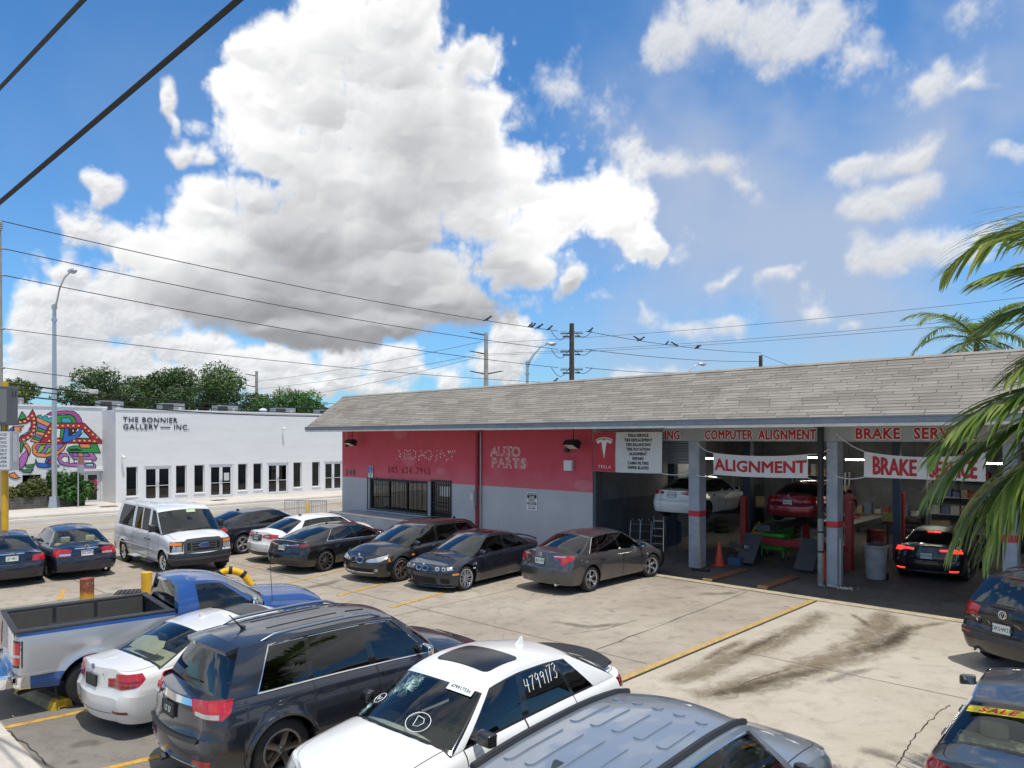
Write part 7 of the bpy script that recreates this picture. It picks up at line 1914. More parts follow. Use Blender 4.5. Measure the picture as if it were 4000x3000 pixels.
# ------------------------------------------------------------------ street lamps, poles, wires
M_ALU = mat('lamp_aluminium', (.50, .51, .53), .35, .8); M_WOOD = mat('pole_wood', (.075, .06, .045), .9, var=.4, vs_=3); M_POLEC = mat('pole_concrete', (.36, .35, .31), .85, var=.2, vs_=3); M_WIRE = mat('wire_black', (.012, .012, .013), .6)
M_PORC = mat('porcelain', (.30, .31, .32), .3)
def street_lamp(label, x, y, h, ad, reach, base=True, rise=1.6):
    """round post with a bowed arm and a cobra head; ad = direction of the arm"""
    L = empty('street_lamp', (x, y, 0), ad); tag(L, label, 'street lamp')
    bm = bmesh.new(); tube(bm, [(0, 0, .6 if base else 0), (0, 0, h - rise)], [.15, .10], 14); obj('post', bm, M_ALU, L, smooth=.8)
    if base: bm = bmesh.new(); join(bm, bbox(-.27, .27, -.27, .27, .1, .16, .01)); tube(bm, [(0, 0, .16), (0, 0, .78)], [.33, .25], 4); obj('base', bm, M_ALU, L)
    bm = bmesh.new(); pts = [(0, 0, h - rise - .9), (.12 * reach, 0, h - rise - .05), (.35 * reach, 0, h - .75), (.65 * reach, 0, h - .22), (reach, 0, h)]
    tube(bm, pts, [.05, .05, .048, .045, .04], 8); tube(bm, [(0, 0, h - rise - .15), (.22 * reach, 0, h - rise + .35), (.5 * reach, 0, h - .45)], .028, 6); obj('arm', bm, M_ALU, L, smooth=.8)
    bm = bmesh.new()
    for zc in (h - rise - .9, h - rise - .15): lathe(bm, [(.0, zc - .08), (.15, zc - .08), (.15, zc + .08), (0, zc + .08)], 12)
    obj('clamp', bm, M_ALU, L)
    bm = bmesh.new(); bmesh.ops.create_uvsphere(bm, u_segments=14, v_segments=8, radius=1); 
    for v in bm.verts: v.co = Vector((reach + .30 + v.co.x * .42, v.co.y * .20, h + .02 + (v.co.z * .16 if v.co.z > 0 else v.co.z * .06)))
    hd = obj('lamp_head', bm, M_ALU, L, smooth=1.5)
    bm = bmesh.new(); bmesh.ops.create_uvsphere(bm, u_segments=12, v_segments=6, radius=1)
    for v in bm.verts: v.co = Vector((reach + .38 + v.co.x * .24, v.co.y * .15, h - .03 + v.co.z * .10))
    obj('lens', bm, mat('lamp_glass', (.35, .36, .36), .15, coat=1.), hd, smooth=1.5)
p = BW(-16.44, -8.63); street_lamp('tall aluminium street lamp beside the mural planter', p.x, p.y, 13.5, RZ + .15, 1.9)
street_lamp('street lamp rising behind the shop roof beside the wooden pole', 1.07, 51.0, 10.75, .15, 1.4, False, 1.2)
street_lamp('low showing street lamp behind the middle of the shop roof', 14.2, 61.0, 10.35, .2, 1.5, False, 1.2)
def insulator(bm, p, d, n=4, r=.07):
    p = Vector(p); d = Vector(d).normalized()
    for k in range(n): tube(bm, [p + d * (.07 * k), p + d * (.07 * k + .045)], [r, r * .6], 8)
# left roadside pole
PL = Vector((-19.72, 28.0, 0))
up = empty('utility_pole', PL); tag(up, 'weathered utility pole rising beside the sign at the street corner', 'utility pole')
bm = bmesh.new(); tube(bm, [(0, 0, -.1), (.0, 0, 6), (-.02, 0, 12.15)], [.19, .16, .12], 14); obj('pole', bm, M_POLEC, up, smooth=.9)
bm = bmesh.new(); insulator(bm, (.10, 0, 12.15), (0, 0, 1), 5, .085); tube(bm, [(0, 0, 11.7), (.10, 0, 12.15)], .03, 6); obj('insulator', bm, M_PORC, up, smooth=.6)
for z in (11.42, 10.4, 8.35, 6.85):
    bm = bmesh.new(); insulator(bm, (.14, 0, z), (1, .1, 0), 2, .05); obj('insulator', bm, M_PORC, up, smooth=.6)
# wooden pole behind the shop
PW = Vector((3.93, 48.0, 0))
uw = empty('utility_pole', PW); tag(uw, 'dark wooden utility pole with three tiers of switches behind the shop', 'utility pole')
bm = bmesh.new(); tube(bm, [(0, 0, 0), (0, 0, 11.7)], [.20, .15], 12); obj('pole', bm, M_WOOD, uw, smooth=.9)
for z in (11.15, 9.95, 8.75):
    bm = bmesh.new(); tube(bm, [(-.75, .1, z - .1), (.75, -.1, z - .1)], .035, 6); tube(bm, [(-.6, 0, z - .3), (-.1, 0, z - .32)], .06, 6); tube(bm, [(.2, 0, z - .28), (.55, 0, z - .3)], .05, 6); obj('switch_arm', bm, M_WOOD, uw)
    for sx in (-1, 1):
        bm = bmesh.new(); insulator(bm, (sx * .3, 0, z), (sx, -.1 * sx, .04), 6, .06); obj('insulator', bm, M_PORC, uw, smooth=.6)
        bm = bmesh.new(); tube(bm, [Vector((sx * (1.35 - 1.2 * t), 0, z + .05 - .65 * sin(pi * t) * (.9 if sx < 0 else .6))) for t in np.linspace(0, 1, 9)], .02, 5); obj('jumper_wire', bm, M_WIRE, uw)
def small_pole(label, x, y, h, m, arms=()):
    u = empty('utility_pole', (x, y, 0)); tag(u, label, 'utility pole'); bm = bmesh.new(); tube(bm, [(0, 0, 0), (0, 0, h)], [.26, .17], 10); obj('pole', bm, m, u, smooth=.9)
    for sx, z in arms:
        bm = bmesh.new(); tube(bm, [(0, 0, z), (sx * 1.3, 0, z + .25)], [.07, .05], 6); obj('arm', bm, M_WIRE, u); bm = bmesh.new(); insulator(bm, (sx * 1.3, 0, z + .25), (sx, 0, .1), 3, .06); obj('insulator', bm, M_PORC, u)
small_pole('pale concrete utility pole with short arms behind the shop roof', -2.2, 62.0, 13.1, M_POLEC, ((-1, 11.3), (-1, 9.6), (1, 9.6), (-1, 12.9)))
small_pole('far pale pole above the gallery roof', -32.2, 92.0, 12.6, M_POLEC, ((-1, 10.6), (-1, 9.0), (-1, 12.0)))
small_pole('far dark pole topping the right half of the shop roof', 24.2, 71.0, 12.2, M_WOOD)
def wire(label, a, b, r=.016, sag=.4, n=24, group='overhead wires'):
    a, b = Vector(a), Vector(b); bm = bmesh.new()
    tube(bm, [a.lerp(b, t) - Vector((0, 0, sag * 4 * t * (1 - t))) for t in np.linspace(0, 1, n)], r, 6, caps=False)
    o = obj('overhead_wire', bm, M_WIRE, None, smooth=2); tag(o, label, 'wire', group); return lambda t: a.lerp(b, t) - Vector((0, 0, sag * 4 * t * (1 - t)))
def at(px, py, Y): return Vector(((px - 2000) / 2850 * Y, Y, CAMH + (1712 - py) / 2850 * Y))
WL = 'overhead wire strung from the left utility pole to the wooden pole'
w1 = wire('topmost overhead wire from the left utility pole to the wooden pole', PL + Vector((.10, 0, 12.5)), PW + Vector((-.9, 0, 11.2)), .018, .35)
for z0, z1, wl_ in ((11.42, 10.0, 'second overhead wire from the left utility pole to the wooden pole'), (10.4, 8.8, 'third overhead wire from the left utility pole to the wooden pole')): wire(wl_, PL + Vector((.25, 0, z0)), PW + Vector((-.9, 0, z1)), .018, .35)
w4 = wire('lowest overhead wire from the left utility pole to the wooden pole', PL + Vector((.25, 0, 8.35)), PW + Vector((-.1, 0, 7.75)), .014, .3)
wire('thin wire passing above the gallery towards the shop gable', PL + Vector((.25, 0, 6.85)), at(1560, 1590, 46), .014, .25)
for z, r, q, wl_ in ((6.28, .035, 1592, 'thickest top cable of the bundle before the gallery parapet'), (6.10, .022, 1612, 'thin middle cable of the bundle before the gallery parapet'), (5.85, .03, 1622, 'bottom cable of the bundle before the gallery parapet')): wire(wl_, PL + Vector((.2, 0, z)), at(1440, q, 47), r, .35, group='cables in front of the gallery')
sp_ = empty('cable_splice_box', at(350, 1529, 31.0)); tag(sp_, 'pale splice case hanging on the cable bundle', 'splice box'); obj('case', bbox(-.34, .34, -.08, .08, -.10, .08, .03), M_OFFW, sp_); bm = bmesh.new(); tube(bm, [(-.3, 0, .08), (-.3, 0, .16)], .015, 5); tube(bm, [(.3, 0, .08), (.3, 0, .16)], .015, 5); obj('hanger', bm, M_WIRE, sp_)
PF = Vector((24.2, 71, 12.1))
w6 = wire('wire running from the wooden pole to the far dark pole', PW + Vector((.9, 0, 11.2)), at(2973, 1378, 71), .02, .3)
for z, q in ((10.0, 1412), (8.8, 1450)): wire('wire running from the wooden pole to the far dark pole', PW + Vector((.9, 0, z)), at(2973 if z > 9 else 2800, q, 71), .02, .25)
wire('wire sloping down behind the roof past the far dark pole', at(2973, 1385, 71), at(3160, 1450, 80), .02, .1)
for a, b in (((1897, 1340), (4400, 1115)), ((1900, 1383), (4400, 1186)), ((1900, 1388), (4400, 1207))): wire('thin wire rising from the pale concrete pole towards the palm', at(*a, 62), at(*b, 42), .013, .4)
for a, b in (((1880, 1335), (1000, 1490)), ((1880, 1383), (1000, 1520)), ((1895, 1387), (1150, 1550))): wire('thin wire falling from the pale concrete pole towards the far pale pole', at(*a, 62), at(*b, 92), .016, .3)
NB = 'heavy black cable passing close overhead'
wire('thicker lower one of two black cables passing close overhead', at(-600, 1299, 12), at(1400, -398, 5), .026, 0., 12, 'cables close overhead'); wire('thinner upper one of two black cables passing close overhead', at(-300, 660, 11), at(700, -396, 5), .022, 0., 12, 'cables close overhead')
# birds on the wires
def bird(label, p, yaw, lean=0.):
    p = Vector(p); bm = bmesh.new(); bmesh.ops.create_uvsphere(bm, u_segments=10, v_segments=8, radius=1)
    for v in bm.verts:
        x, y, z = v.co; w = .085 * (1 - .25 * x)
        v.co = Vector((x * .19 + z * .05, y * w, z * .10 + x * .09 + .13))
        if x < -.55: v.co.x -= (-.55 - x) * .40; v.co.z -= (-.55 - x) * .22; v.co.y *= .55
    hd = bmesh.new(); bmesh.ops.create_uvsphere(hd, u_segments=8, v_segments=6, radius=1)
    for v in hd.verts: v.co = Vector((.19 + v.co.x * .07 + (max(0, v.co.x - .7) * .18), v.co.y * .055 * (1 if v.co.x < .7 else .4), .27 + v.co.z * .06))
    join(bm, hd); tube(bm, [(.0, .03, .06), (.0, .03, -.01)], .008, 4); tube(bm, [(.0, -.03, .06), (.0, -.03, -.01)], .008, 4)
    o = obj('bird', bm, mat('bird_dark', (.012, .012, .014), .7), None, (p.x, p.y, p.z + .01), yaw, smooth=1.2); tag(o, label, 'bird', 'birds perched on the wires'); return o
BL = 'dark bird perched on the wire left of the wooden pole'; BR = 'dark bird perched on the wire between the wooden pole and the far dark pole'
for t, yaw in ((.802, .6), (.918, 1.0), (.926, .9), (.944, .5), (.975, .8)): bird(BL, w1(t), yaw)
bird('lone dark bird on the lowest wire beside the wooden pole', w4(.955), .7)
for t, yaw in ((.02, .8), (.22, 2.6), (.24, .3), (.37, .9), (.41, 2.8), (.54, .7), (.55, .4)): bird(BR, w6(t), yaw)

# ------------------------------------------------------------------ sign pylon at the lot corner
SPX, SPY = -18.42, 26.5
sg_ = empty('sign_pylon', (SPX, SPY, 0), .25); tag(sg_, 'yellow post carrying a grey lamp box above a white letter board', 'sign pylon')
bm = bmesh.new(); tube(bm, [(0, 0, 0), (0, 0, 6.2)], .115, 14); obj('post', bm, mat('post_yellow', (.65, .36, .02), .5, var=.2, vs_=3), sg_, smooth=.9)
SG = mat('sign_case_grey', (.10, .105, .11), .5, .2); SGL = mat('sign_frame_silver', (.45, .46, .47), .4, .5)
obj('lamp_box', bbox(-2.0, .30, -.36, .34, 4.62, 6.02, .02), SG, sg_); obj('lamp_box_panel', boxes((-1.9, .2, -.372, -.362, 4.72, 5.92)), mat('sign_panel_dark', (.16, .17, .17), .4), sg_)
bd = obj('letter_board', bbox(-2.0, .34, -.36, .34, 2.98, 4.40, .02), SGL, sg_); obj('board_face', boxes((-1.95, .29, -.373, -.363, 3.03, 4.36)), mat('board_white', (.60, .61, .62), .5), bd)
for k, s_ in enumerate(('SERVICE', 'REPLACEMENT', 'BALANCING', 'ROTATION', 'TESLA MODELS', 'ALIGNMENT', 'COLLEY SUPER', 'COLLEY SUPER', 'COLLISION')): put_text('lettering', s_, basis((.20, -.378, 4.28 - k * .14), (1, 0, 0), (0, 0, 1)), bd, size=.12, ext=.001, mat_=M_INK, align='RIGHT', sx=.9)
obj('board_side_panel', boxes((.345, .352, -.26, .10, 3.3, 4.30)), mat('panel_pale', (.55, .56, .57), .4), bd); obj('bracket', boxes((-.08, .08, -.1, .1, 4.401, 4.618)), SG, sg_)
for z in (5.75,):
    for yy in (-.15, .12): obj('vent_slot', boxes((.301, .306, yy - .03, yy + .03, z - .10, z + .12)), M_DARK, sg_)
# small sign post by the planter
pp = BW(-15.9, -7.55); sn = empty('sign_post', (pp.x, pp.y, .13), RZ); tag(sn, 'thin grey post with small signs beside the street lamp', 'sign post')
bm = bmesh.new(); tube(bm, [(0, 0, 0), (0, 0, 2.9)], .04, 8); obj('post', bm, M_STEELG, sn); obj('sign_plate', boxes((.05, .07, -.02, .30, 2.0, 2.45)), M_STEELG, sn); obj('sign_plate', boxes((.05, .07, -.02, .30, 2.5, 2.95)), mat('sign_red_faded', (.25, .12, .10), .6), sn)
# bollards, posts, drain
def bollard(label, x, y, r, h, m, cap=None):
    b = empty('bollard', (x, y, 0)); tag(b, label, 'bollard'); bm = bmesh.new(); lathe(bm, [(r, 0), (r, h), (r * .94, h + .01), (0, h + .012)], 20); obj('post', bm, m, b, smooth=.6)
def rusty():
    m = bpy.data.materials.new('rusty_pipe'); m.use_nodes = True; t = NT(m.node_tree); b = t.n['Principled BSDF']; tc = t.new('ShaderNodeTexCoord'); p = tc.outputs['Object']; z = t.sep(p)[2]
    n = t.noise(p, 6, 8, .7); c = t.mix(t.mr(n, .35, .65), (.16, .03, .02), (.30, .10, .04)); c = t.mix(t.mr(t.noise(p, 9, 6, .7), .58, .66), c, (.55, .50, .48)); c = t.mix(t.mr(t.m('ADD', z, t.m('MULTIPLY', n, .5)), .70, .55), c, (.60, .30, .02))
    t.l.new(c, b.inputs['Base Color']); b.inputs['Roughness'].default_value = .8; return m
x, y = G(340, 2375); bollard('rusty red bollard stump behind the pickup bed', x, y, .155, .72, rusty())
x, y = G(573, 2335); bollard('plain yellow bollard behind the pickup cab', x, y, .13, .66, mat('bollard_yellow', (.72, .40, .02), .5, var=.15, vs_=3))
pb_ = BW(-.15, -1.9); bollard('slim faded yellow bollard by the ramp railing', pb_.x, pb_.y, .09, 1.05, mat('bollard_faded', (.60, .42, .12), .6))
# striped yellow crash rail (bent pipe)
cb = empty('crash_rail', (-6.55, 17.2, 0), .35); tag(cb, 'curved yellow guard rail with black bands behind the pickup hood', 'guard rail')
pts = [Vector((-.42, 0, 0)), Vector((-.40, 0, .75)), Vector((-.30, 0, .98)), Vector((-.08, 0, 1.04)), Vector((.20, 0, .93)), Vector((.40, 0, .62)), Vector((.48, 0, .0))]
M_GY = mat('guard_yellow', (.74, .40, .01), .5)
for k, (a, b_) in enumerate(zip(pts, pts[1:])):
    bm = bmesh.new(); tube(bm, [a, (a + b_) / 2 + Vector((0, 0, .015)), b_], .085, 12); obj('rail', bm, M_GY, cb, smooth=.9)
for a in pts[2:6]:
    i = pts.index(a); d = (pts[i + 1] - pts[i - 1]).normalized(); bm = bmesh.new(); tube(bm, [a - d * .04, a + d * .04], .095, 12); obj('band', bm, M_RUBBER, cb)
x, y = G(520, 2312); gr = empty('drain_grate', (x, y, .002), .3); tag(gr, 'cast iron drain grate in the lot behind the pickup cab', 'drain'); obj('rim', boxes((-.42, .42, -.30, .30, .0, .012)), M_DARK, gr)
for k in range(8): obj('grate_bar', boxes((-.36 + k * .1, -.31 + k * .1, -.27, .27, .013, .03)), mat('cast_iron', (.07, .065, .06), .7), gr)
for i, (px_, py_) in enumerate(((425, 1991), (855, 1965))):
    x, y = G(px_, py_ - 3); g2 = empty('drain_cover', (x, y, .14), RZ); tag(g2, ('rusty drain cover in the pavement before the mural door', 'dark drain cover in the pavement before the gallery doors')[i], 'drain cover'); obj('cover', bbox(-.30, .30, -.45, .45, 0, .012, .004), mat('rust_cover', (.12, .07, .05), .9), g2)
    for k in range(5): obj('rib', boxes((-.24 + k * .11, -.20 + k * .11, -.40, .40, .0125, .02)), mat('rust_cover', (.12, .07, .05), .9), g2)
# wheel stops
def wheel_stop(label, a, b):
    a, b = Vector(a), Vector(b); d = b - a; r = empty('wheel_stop', (a.x, a.y, 0), atan2(d.y, d.x)); tag(r, label, 'wheel stop')
    bm = bmesh.new(); prism(bm, [(-.15, 0), (-.05, 0), (-.03, .03), (.03, .03), (.05, 0), (.15, 0), (.11, .12), (.06, .15), (-.06, .15), (-.11, .12)], 0, d.length, M=basis((0, 0, 0), (0, 1, 0), (0, 0, 1), (1, 0, 0)))
    obj('block', bm, mat('stop_concrete', (.30, .25, .15), .9, var=.5, vs_=5, bump=.5), r)
    for e0 in (0, d.length - .16): bm = bmesh.new(); prism(bm, [(-.153, .002), (-.05, .002), (-.03, .033), (.03, .033), (.05, .002), (.153, .002), (.112, .123), (.062, .153), (-.062, .153), (-.112, .123)], e0 - .002, e0 + .162, M=basis((0, 0, 0), (0, 1, 0), (0, 0, 1), (1, 0, 0))); obj('yellow_end', bm, mat('stop_yellow', (.62, .38, .03), .8, var=.45, vs_=14), r)
wheel_stop('yellow ended concrete wheel stop under the pickup tail', G(95, 2700), G(245, 2770))
# ramp railing
rl = bthing('ramp_railing', -2.6, -1.75); tag(rl, 'grey metal railing of the office ramp', 'railing')
bm = bmesh.new(); tube(bm, [(0, 0, .95), (3.9, 0, 1.15)], .025, 8); tube(bm, [(0, 0, .15), (3.9, 0, .35)], .02, 6); obj('rail', bm, M_ALU, rl)
for k in range(25): bm = bmesh.new(); tube(bm, [(k * .1625, 0, .1 + k * .0083), (k * .1625, 0, .95 + k * .0083)], .022 if k % 8 == 0 else .011, 6); obj('baluster', bm, M_ALU, rl)

# ------------------------------------------------------------------ palms
M_FROND = leaf_mat('palm_leaf', (.06, .11, .02), (.14, .23, .035), (.34, .38, .10), .42, .4)
M_RACH = mat('palm_rib', (.16, .17, .05), .6); M_PTR = mat('palm_trunk', (.17, .145, .11), .9, var=.35, vs_=10, bump=.5)
def frond(parent, start, yaw, pitch, length, droop, seed, pairs=46, leaf=.75, lw=.045, hang=.35, twist=0.):
    """one feather leaf: arching rib with narrow folded leaflets on both sides"""
    r = np.random.default_rng(seed); n = 18; pts = []; p = np.array(start, float); pit = pitch
    fw = np.array([cos(yaw), sin(yaw), 0]); up = np.array([0, 0, 1.]); sd = np.array([-sin(yaw), cos(yaw), 0])
    for k in range(n + 1):
        pts.append((p.copy(), pit)); p = p + (fw * cos(pit) + up * sin(pit)) * length / n; pit -= droop / n * (.5 + k / n)
    V = []; Q = []; T = []
    def strip(c, w, tone):
        b = len(V)
        for (q, wv) in zip(c, w): V.append(tuple(q - wv)); V.append(tuple(q + wv))
        for k in range(len(c) - 1): Q.append((b + 2 * k, b + 2 * k + 1, b + 2 * k + 3, b + 2 * k + 2))
        T.extend([tone] * (2 * len(c)))
    for i in range(pairs):
        t = .10 + .90 * i / (pairs - 1); f = t * n; k = min(n - 1, int(f)); a = f - k
        P = pts[k][0] * (1 - a) + pts[k + 1][0] * a; pt = pts[k][1]
        tan_ = fw * cos(pt) + up * sin(pt); nr = -fw * sin(pt) + up * cos(pt)
        L = leaf * (sin(pi * min(1, .16 + .80 * t)) ** .7 + .08) * r.uniform(.88, 1.1)
        for s in (-1, 1):
            swp = .42 + .55 * t + r.normal() * .07; rise = .25 - .25 * t + r.normal() * .10 + twist * s
            d0 = tan_ * sin(swp) + (sd * s * cos(rise) + nr * sin(rise)) * cos(swp); d0 /= np.linalg.norm(d0)
            c = [P]; d = d0.copy(); m = 6
            for j in range(m):
                d = d - up * hang * (.25 + j / m) * r.uniform(.5, 1.2) / m * 2; d /= np.linalg.norm(d); c.append(c[-1] + d * L / m)
            wv = np.cross(d0, nr * .8 + sd * s * .3); wv /= np.linalg.norm(wv)
            ws = [lw * q * r.uniform(.85, 1.1) * .5 for q in (.55, .95, 1.0, .9, .7, .42, .06)]
            strip(c, [wv * w for w in ws], float(np.clip(.45 + .25 * r.normal() + .15 * t, 0, 1)))
    me = bpy.data.meshes.new('frond'); me.from_pydata(V, [], Q); at_ = me.attributes.new('tone', 'FLOAT', 'POINT'); at_.data.foreach_set('value', np.array(T, np.float32)); me.materials.append(M_FROND); me.shade_smooth()
    o = link('frond', me, parent)
    bm = bmesh.new(); tube(bm, [q[0] for q in pts], [.035 * length / 3 * (1 - .9 * k / n) + .004 for k in range(n + 1)], 6); obj('rib', bm, M_RACH, o, smooth=1); return o
def palm(label, x, y, h, fr, seed, lean=(0, 0), rt=.16, **kw):
    t = empty('palm_tree', (x, y, 0)); tag(t, label, 'palm tree'); bm = bmesh.new()
    pts = [Vector((lean[0] * k / 12, lean[1] * k / 12, h * k / 12)) for k in range(13)]; tube(bm, pts, [rt * (1.25 - .5 * k / 12 + (.04 if k % 2 else 0)) for k in range(13)], 12); obj('trunk', bm, M_PTR, t, smooth=1)
    top = pts[-1]
    for k, (yaw, pitch, ln, dr) in enumerate(fr): frond(t, (top.x, top.y, top.z), yaw, pitch, ln, dr, seed + k, **kw)
    return t
r_ = random.Random(9)
fr = [(k * 2.399 + r_.uniform(-.2, .2), 1.15 - .085 * k + r_.uniform(-.1, .1), 4.1 + r_.uniform(-.3, .3), 1.5 + .04 * k) for k in range(19)]
palm('tall coconut palm standing behind the shop roof', 24.3, 38.6, 9.35, fr, 100, (.3, 0), .17, pairs=52, leaf=.95, lw=.05, hang=.55)
# the near palm reaching in from beside the lot: only its left fronds show
NP = (5.95, 5.95)
fr2 = [(2.2, .7, 2.5, 1.6), (4.2, .6, 2.4, 1.7), (5.0, .7, 2.4, 1.6), (.2, .7, 2.4, 1.6), (1.2, .8, 2.4, 1.5), (5.8, .5, 2.4, 1.6)]
npalm = palm('leafy palm beside the lot with fronds hanging over the parked cars', NP[0], NP[1], 5.7, fr2, 300, (.0, 0), .13, pairs=40, leaf=.85, lw=.05, hang=.5)
for (z0, yaw, pit, ln, dr, sd_, lf_, hg) in ((5.30, 2.98, .42, 1.95, .8, 331, .72, .40), (5.20, 2.86, .30, 1.90, .9, 335, .72, .5), (5.05, 3.06, .10, 1.85, .8, 338, .70, .6), (5.45, 2.78, .60, 1.85, .8, 339, .68, .35),
                                             (4.60, 2.92, .14, 2.45, 1.05, 341, .82, .65), (4.48, 2.80, .08, 2.50, 1.15, 347, .84, .8), (4.45, 3.02, .02, 2.25, 1.25, 351, .84, .95), (4.25, 2.70, .02, 2.45, 1.35, 355, .86, 1.05), (4.50, 2.98, .28, 2.3, 1.1, 359, .80, .55), (4.35, 2.86, -.05, 2.35, 1.4, 362, .86, 1.1)):
    frond(npalm, (0, 0, z0), yaw, pit, ln, dr, sd_, pairs=50, leaf=lf_, lw=.044, hang=hg)

# ------------------------------------------------------------------ inside the bays
c = car('lifted_car', 'white saloon raised on a lift in the bay behind the first column', 'car', 7.05, 26.85, 47.2, 1.0,
        sedan(WHITE, L=4.65, W=1.78, WB=2.70, FO=.95, R=.32, deck=1.07, wh=wheel(.21, 6, 'single', M_ALLOYD)), z=1.33)
c.plate('R', .86, 'GIX M7W'); c.ends('tail_light', 'R', [(.36, .90), (.42, .96), (.7, 1.0), (1.08, 1.0), (1.02, .90), (.7, .86)], M_RED); c.badge('R', .985, .05, kind='ring'); c.handles([.1, -.9], .82, M_CHROME); c.mirrors(.85, 1.0)
c = car('lifted_car', 'red two door car raised on the red alignment lift', 'car', 10.87, 26.17, 46.5, 1.0,
        sedan(REDP, L=4.6, W=1.78, H=1.38, WB=2.76, FO=.8, R=.325, belt=.90, deck=1.02, nose=.70, wh=wheel(.24, 5, 'double')), z=1.27)
c.plate('R', .74, '461 179'); c.ends('tail_light', 'R', [(.50, .78), (.50, .90), (.9, .94), (1.05, .93), (1.0, .80)], M_RED); c.badge('R', .97, .042, mat('roundel_blue', (.05, .12, .3), .3)); c.mirrors(.82, .98)
M_REDL = mat('lit_brake_lamp', (.6, .02, .02), .2, emit=((1, .03, .02), 1.8))
c = car('parked_car', 'black saloon in the brake bay with its red tail lights lit', 'car', 13.48, 22.82, 49.5, 1.01,
        sedan(BLACK, L=4.73, W=1.84, H=1.43, WB=2.82, FO=.88, R=.33, deck=1.06, trim=M_CHROME))
c.plate('R', .76, 'HZ2 7KX'); c.ends('tail_light', 'R', [(.38, .90), (.38, .95), (.66, .96), (.70, .975), (1.05, .97), (1.05, .86), (.74, .86), (.66, .91)], M_REDL); c.ends('reflector', 'R', [(.62, .34), (.60, .38), (.86, .39), (.86, .35)], M_REDL)
c.ends('chrome_strip', 'R', [(0, .30), (.85, .30), (.85, .325), (0, .325)], M_CHROME, off=.012); c.patch('brake_light', [(-.28, 0), (.28, 0), (.28, .05), (-.28, .05)], lambda a, z, o: c.scr('R', a, .80 + z) + Vector((-.012 - o, 0, .012)), M_REDL, cut=.1)
M_LIFTR = mat('lift_red', (.36, .03, .03), .5, var=.2); M_RAMPG = mat('ramp_plate', (.10, .10, .105), .6, .3, var=.3, vs_=20, bump=.3)
lf = bthing('alignment_lift', 21.98, 5.6); tag(lf, 'red four post alignment lift with grey approach ramps', 'car lift')
for x in (-1.75, 1.75):
    for y in (-2.6, 2.8): obj('post', bbox(x - .10, x + .10, y - .12, y + .12, 0, 2.15 if x < 0 else 2.15, .01), M_LIFTR, lf)
for x in (-.95, .95): obj('runway', bbox(x - .25, x + .25, -2.9, 3.0, 1.02, 1.24, .015), M_RAMPG, lf)
obj('cross_beam', bbox(-1.75, 1.75, -2.72, -2.50, .55, .78, .012), M_LIFTR, lf); obj('cross_beam', bbox(-1.75, 1.75, 2.7, 2.9, .95, 1.15, .012), M_LIFTR, lf)
for x in (-.95, .95):
    bm = bmesh.new(); join(bm, bbox(x - .30, x + .30, 0, 1.15, -.02, .02, .006)); bm.transform(Matrix.Translation((0, -4.25, .12)) @ Matrix.Rotation(.86, 4, 'X')); obj('approach_ramp', bm, M_RAMPG, lf)
lf2 = bthing('car_lift', 18.4, 3.9); tag(lf2, 'dark two post lift holding up the white saloon', 'car lift')
for x in (-1.55, 1.55): obj('post', bbox(x - .14, x + .14, -.16, .16, 0, 4.3, .01), mat('lift_blue', (.04, .06, .10), .5), lf2)
for x in (-1, 1):
    for y in (-1.1, 1.2): bm = bmesh.new(); tube(bm, [(x * 1.5, 0, 1.50), (x * .55, y, 1.52)], .07, 6); obj('lift_arm', bm, M_PLASTIC, lf2); bm = bmesh.new(); lathe(bm, [(.09, 1.52), (.09, 1.58), (0, 1.58)], 10, c=(x * .55, y, 0)); obj('pad', bm, M_RUBBER, lf2)
def cone(label, x, y):
    k = bthing('traffic_cone', x, y, .013); tag(k, label, 'traffic cone'); m = mat('cone_orange', (.62, .07, .03), .55, var=.2, vs_=8)
    bm = bmesh.new(); lathe(bm, [(.16, .03), (.15, .05), (.035, .78), (.03, .80), (0, .80)], 18); obj('body', bm, m, k, smooth=.7); obj('foot', bbox(-.20, .20, -.20, .20, 0, .03, .01), m, k)
cone('orange traffic cone left of the alignment ramps', 20.42, .85); cone('orange traffic cone tucked behind the drainpipe column', 23.75, .9)
def board(label, x0, x1, y0, y1):
    b = bthing('ramp_board', (x0 + x1) / 2, (y0 + y1) / 2, .013, 0); tag(b, label, 'board'); w = (x1 - x0) / 2; l = (y1 - y0) / 2
    obj('plank', bbox(-w, w, -l, l, 0, .06, .006), mat('worn_plank', (.22, .10, .05), .8, var=.4, vs_=5), b); obj('sawn_end', boxes((-w + .004, w - .004, -l - .002, -l + .12, .004, .064)), mat('fresh_wood', (.55, .34, .12), .8, var=.2, vs_=9), b)
board('reddish plank lying across the kerb before the alignment bay, next to the broom', 21.25, 21.55, -1.75, .55); board('reddish plank lying across the kerb, nearer the drainpipe column', 22.87, 23.17, -1.65, .50)
br = bthing('broom', 20.45, -.42, .013, .3); tag(br, 'black push broom leaning on the first column', 'broom'); bm = bmesh.new(); tube(bm, [(0, .0, .06), (-.12, .33, 1.55)], .014, 6); obj('handle', bm, mat('broom_stick', (.45, .30, .10), .6), br); obj('head', bbox(-.28, .28, -.05, .05, 0, .08, .015), M_BARS, br)
dp = bthing('column_drainpipe', 24.02, -.12); tag(dp, 'dark drainpipe with pale lower half beside the second column', 'pipe'); bm = bmesh.new(); tube(bm, [(0, 0, 1.9), (0, 0, 4.5)], .085, 12); obj('upper_pipe', bm, M_BARS, dp, smooth=.9); bm = bmesh.new(); tube(bm, [(0, 0, 0), (0, 0, 1.9)], .08, 12); obj('lower_pipe', bm, mat('pipe_pale', (.26, .27, .25), .6, var=.4, vs_=4), dp, smooth=.9)
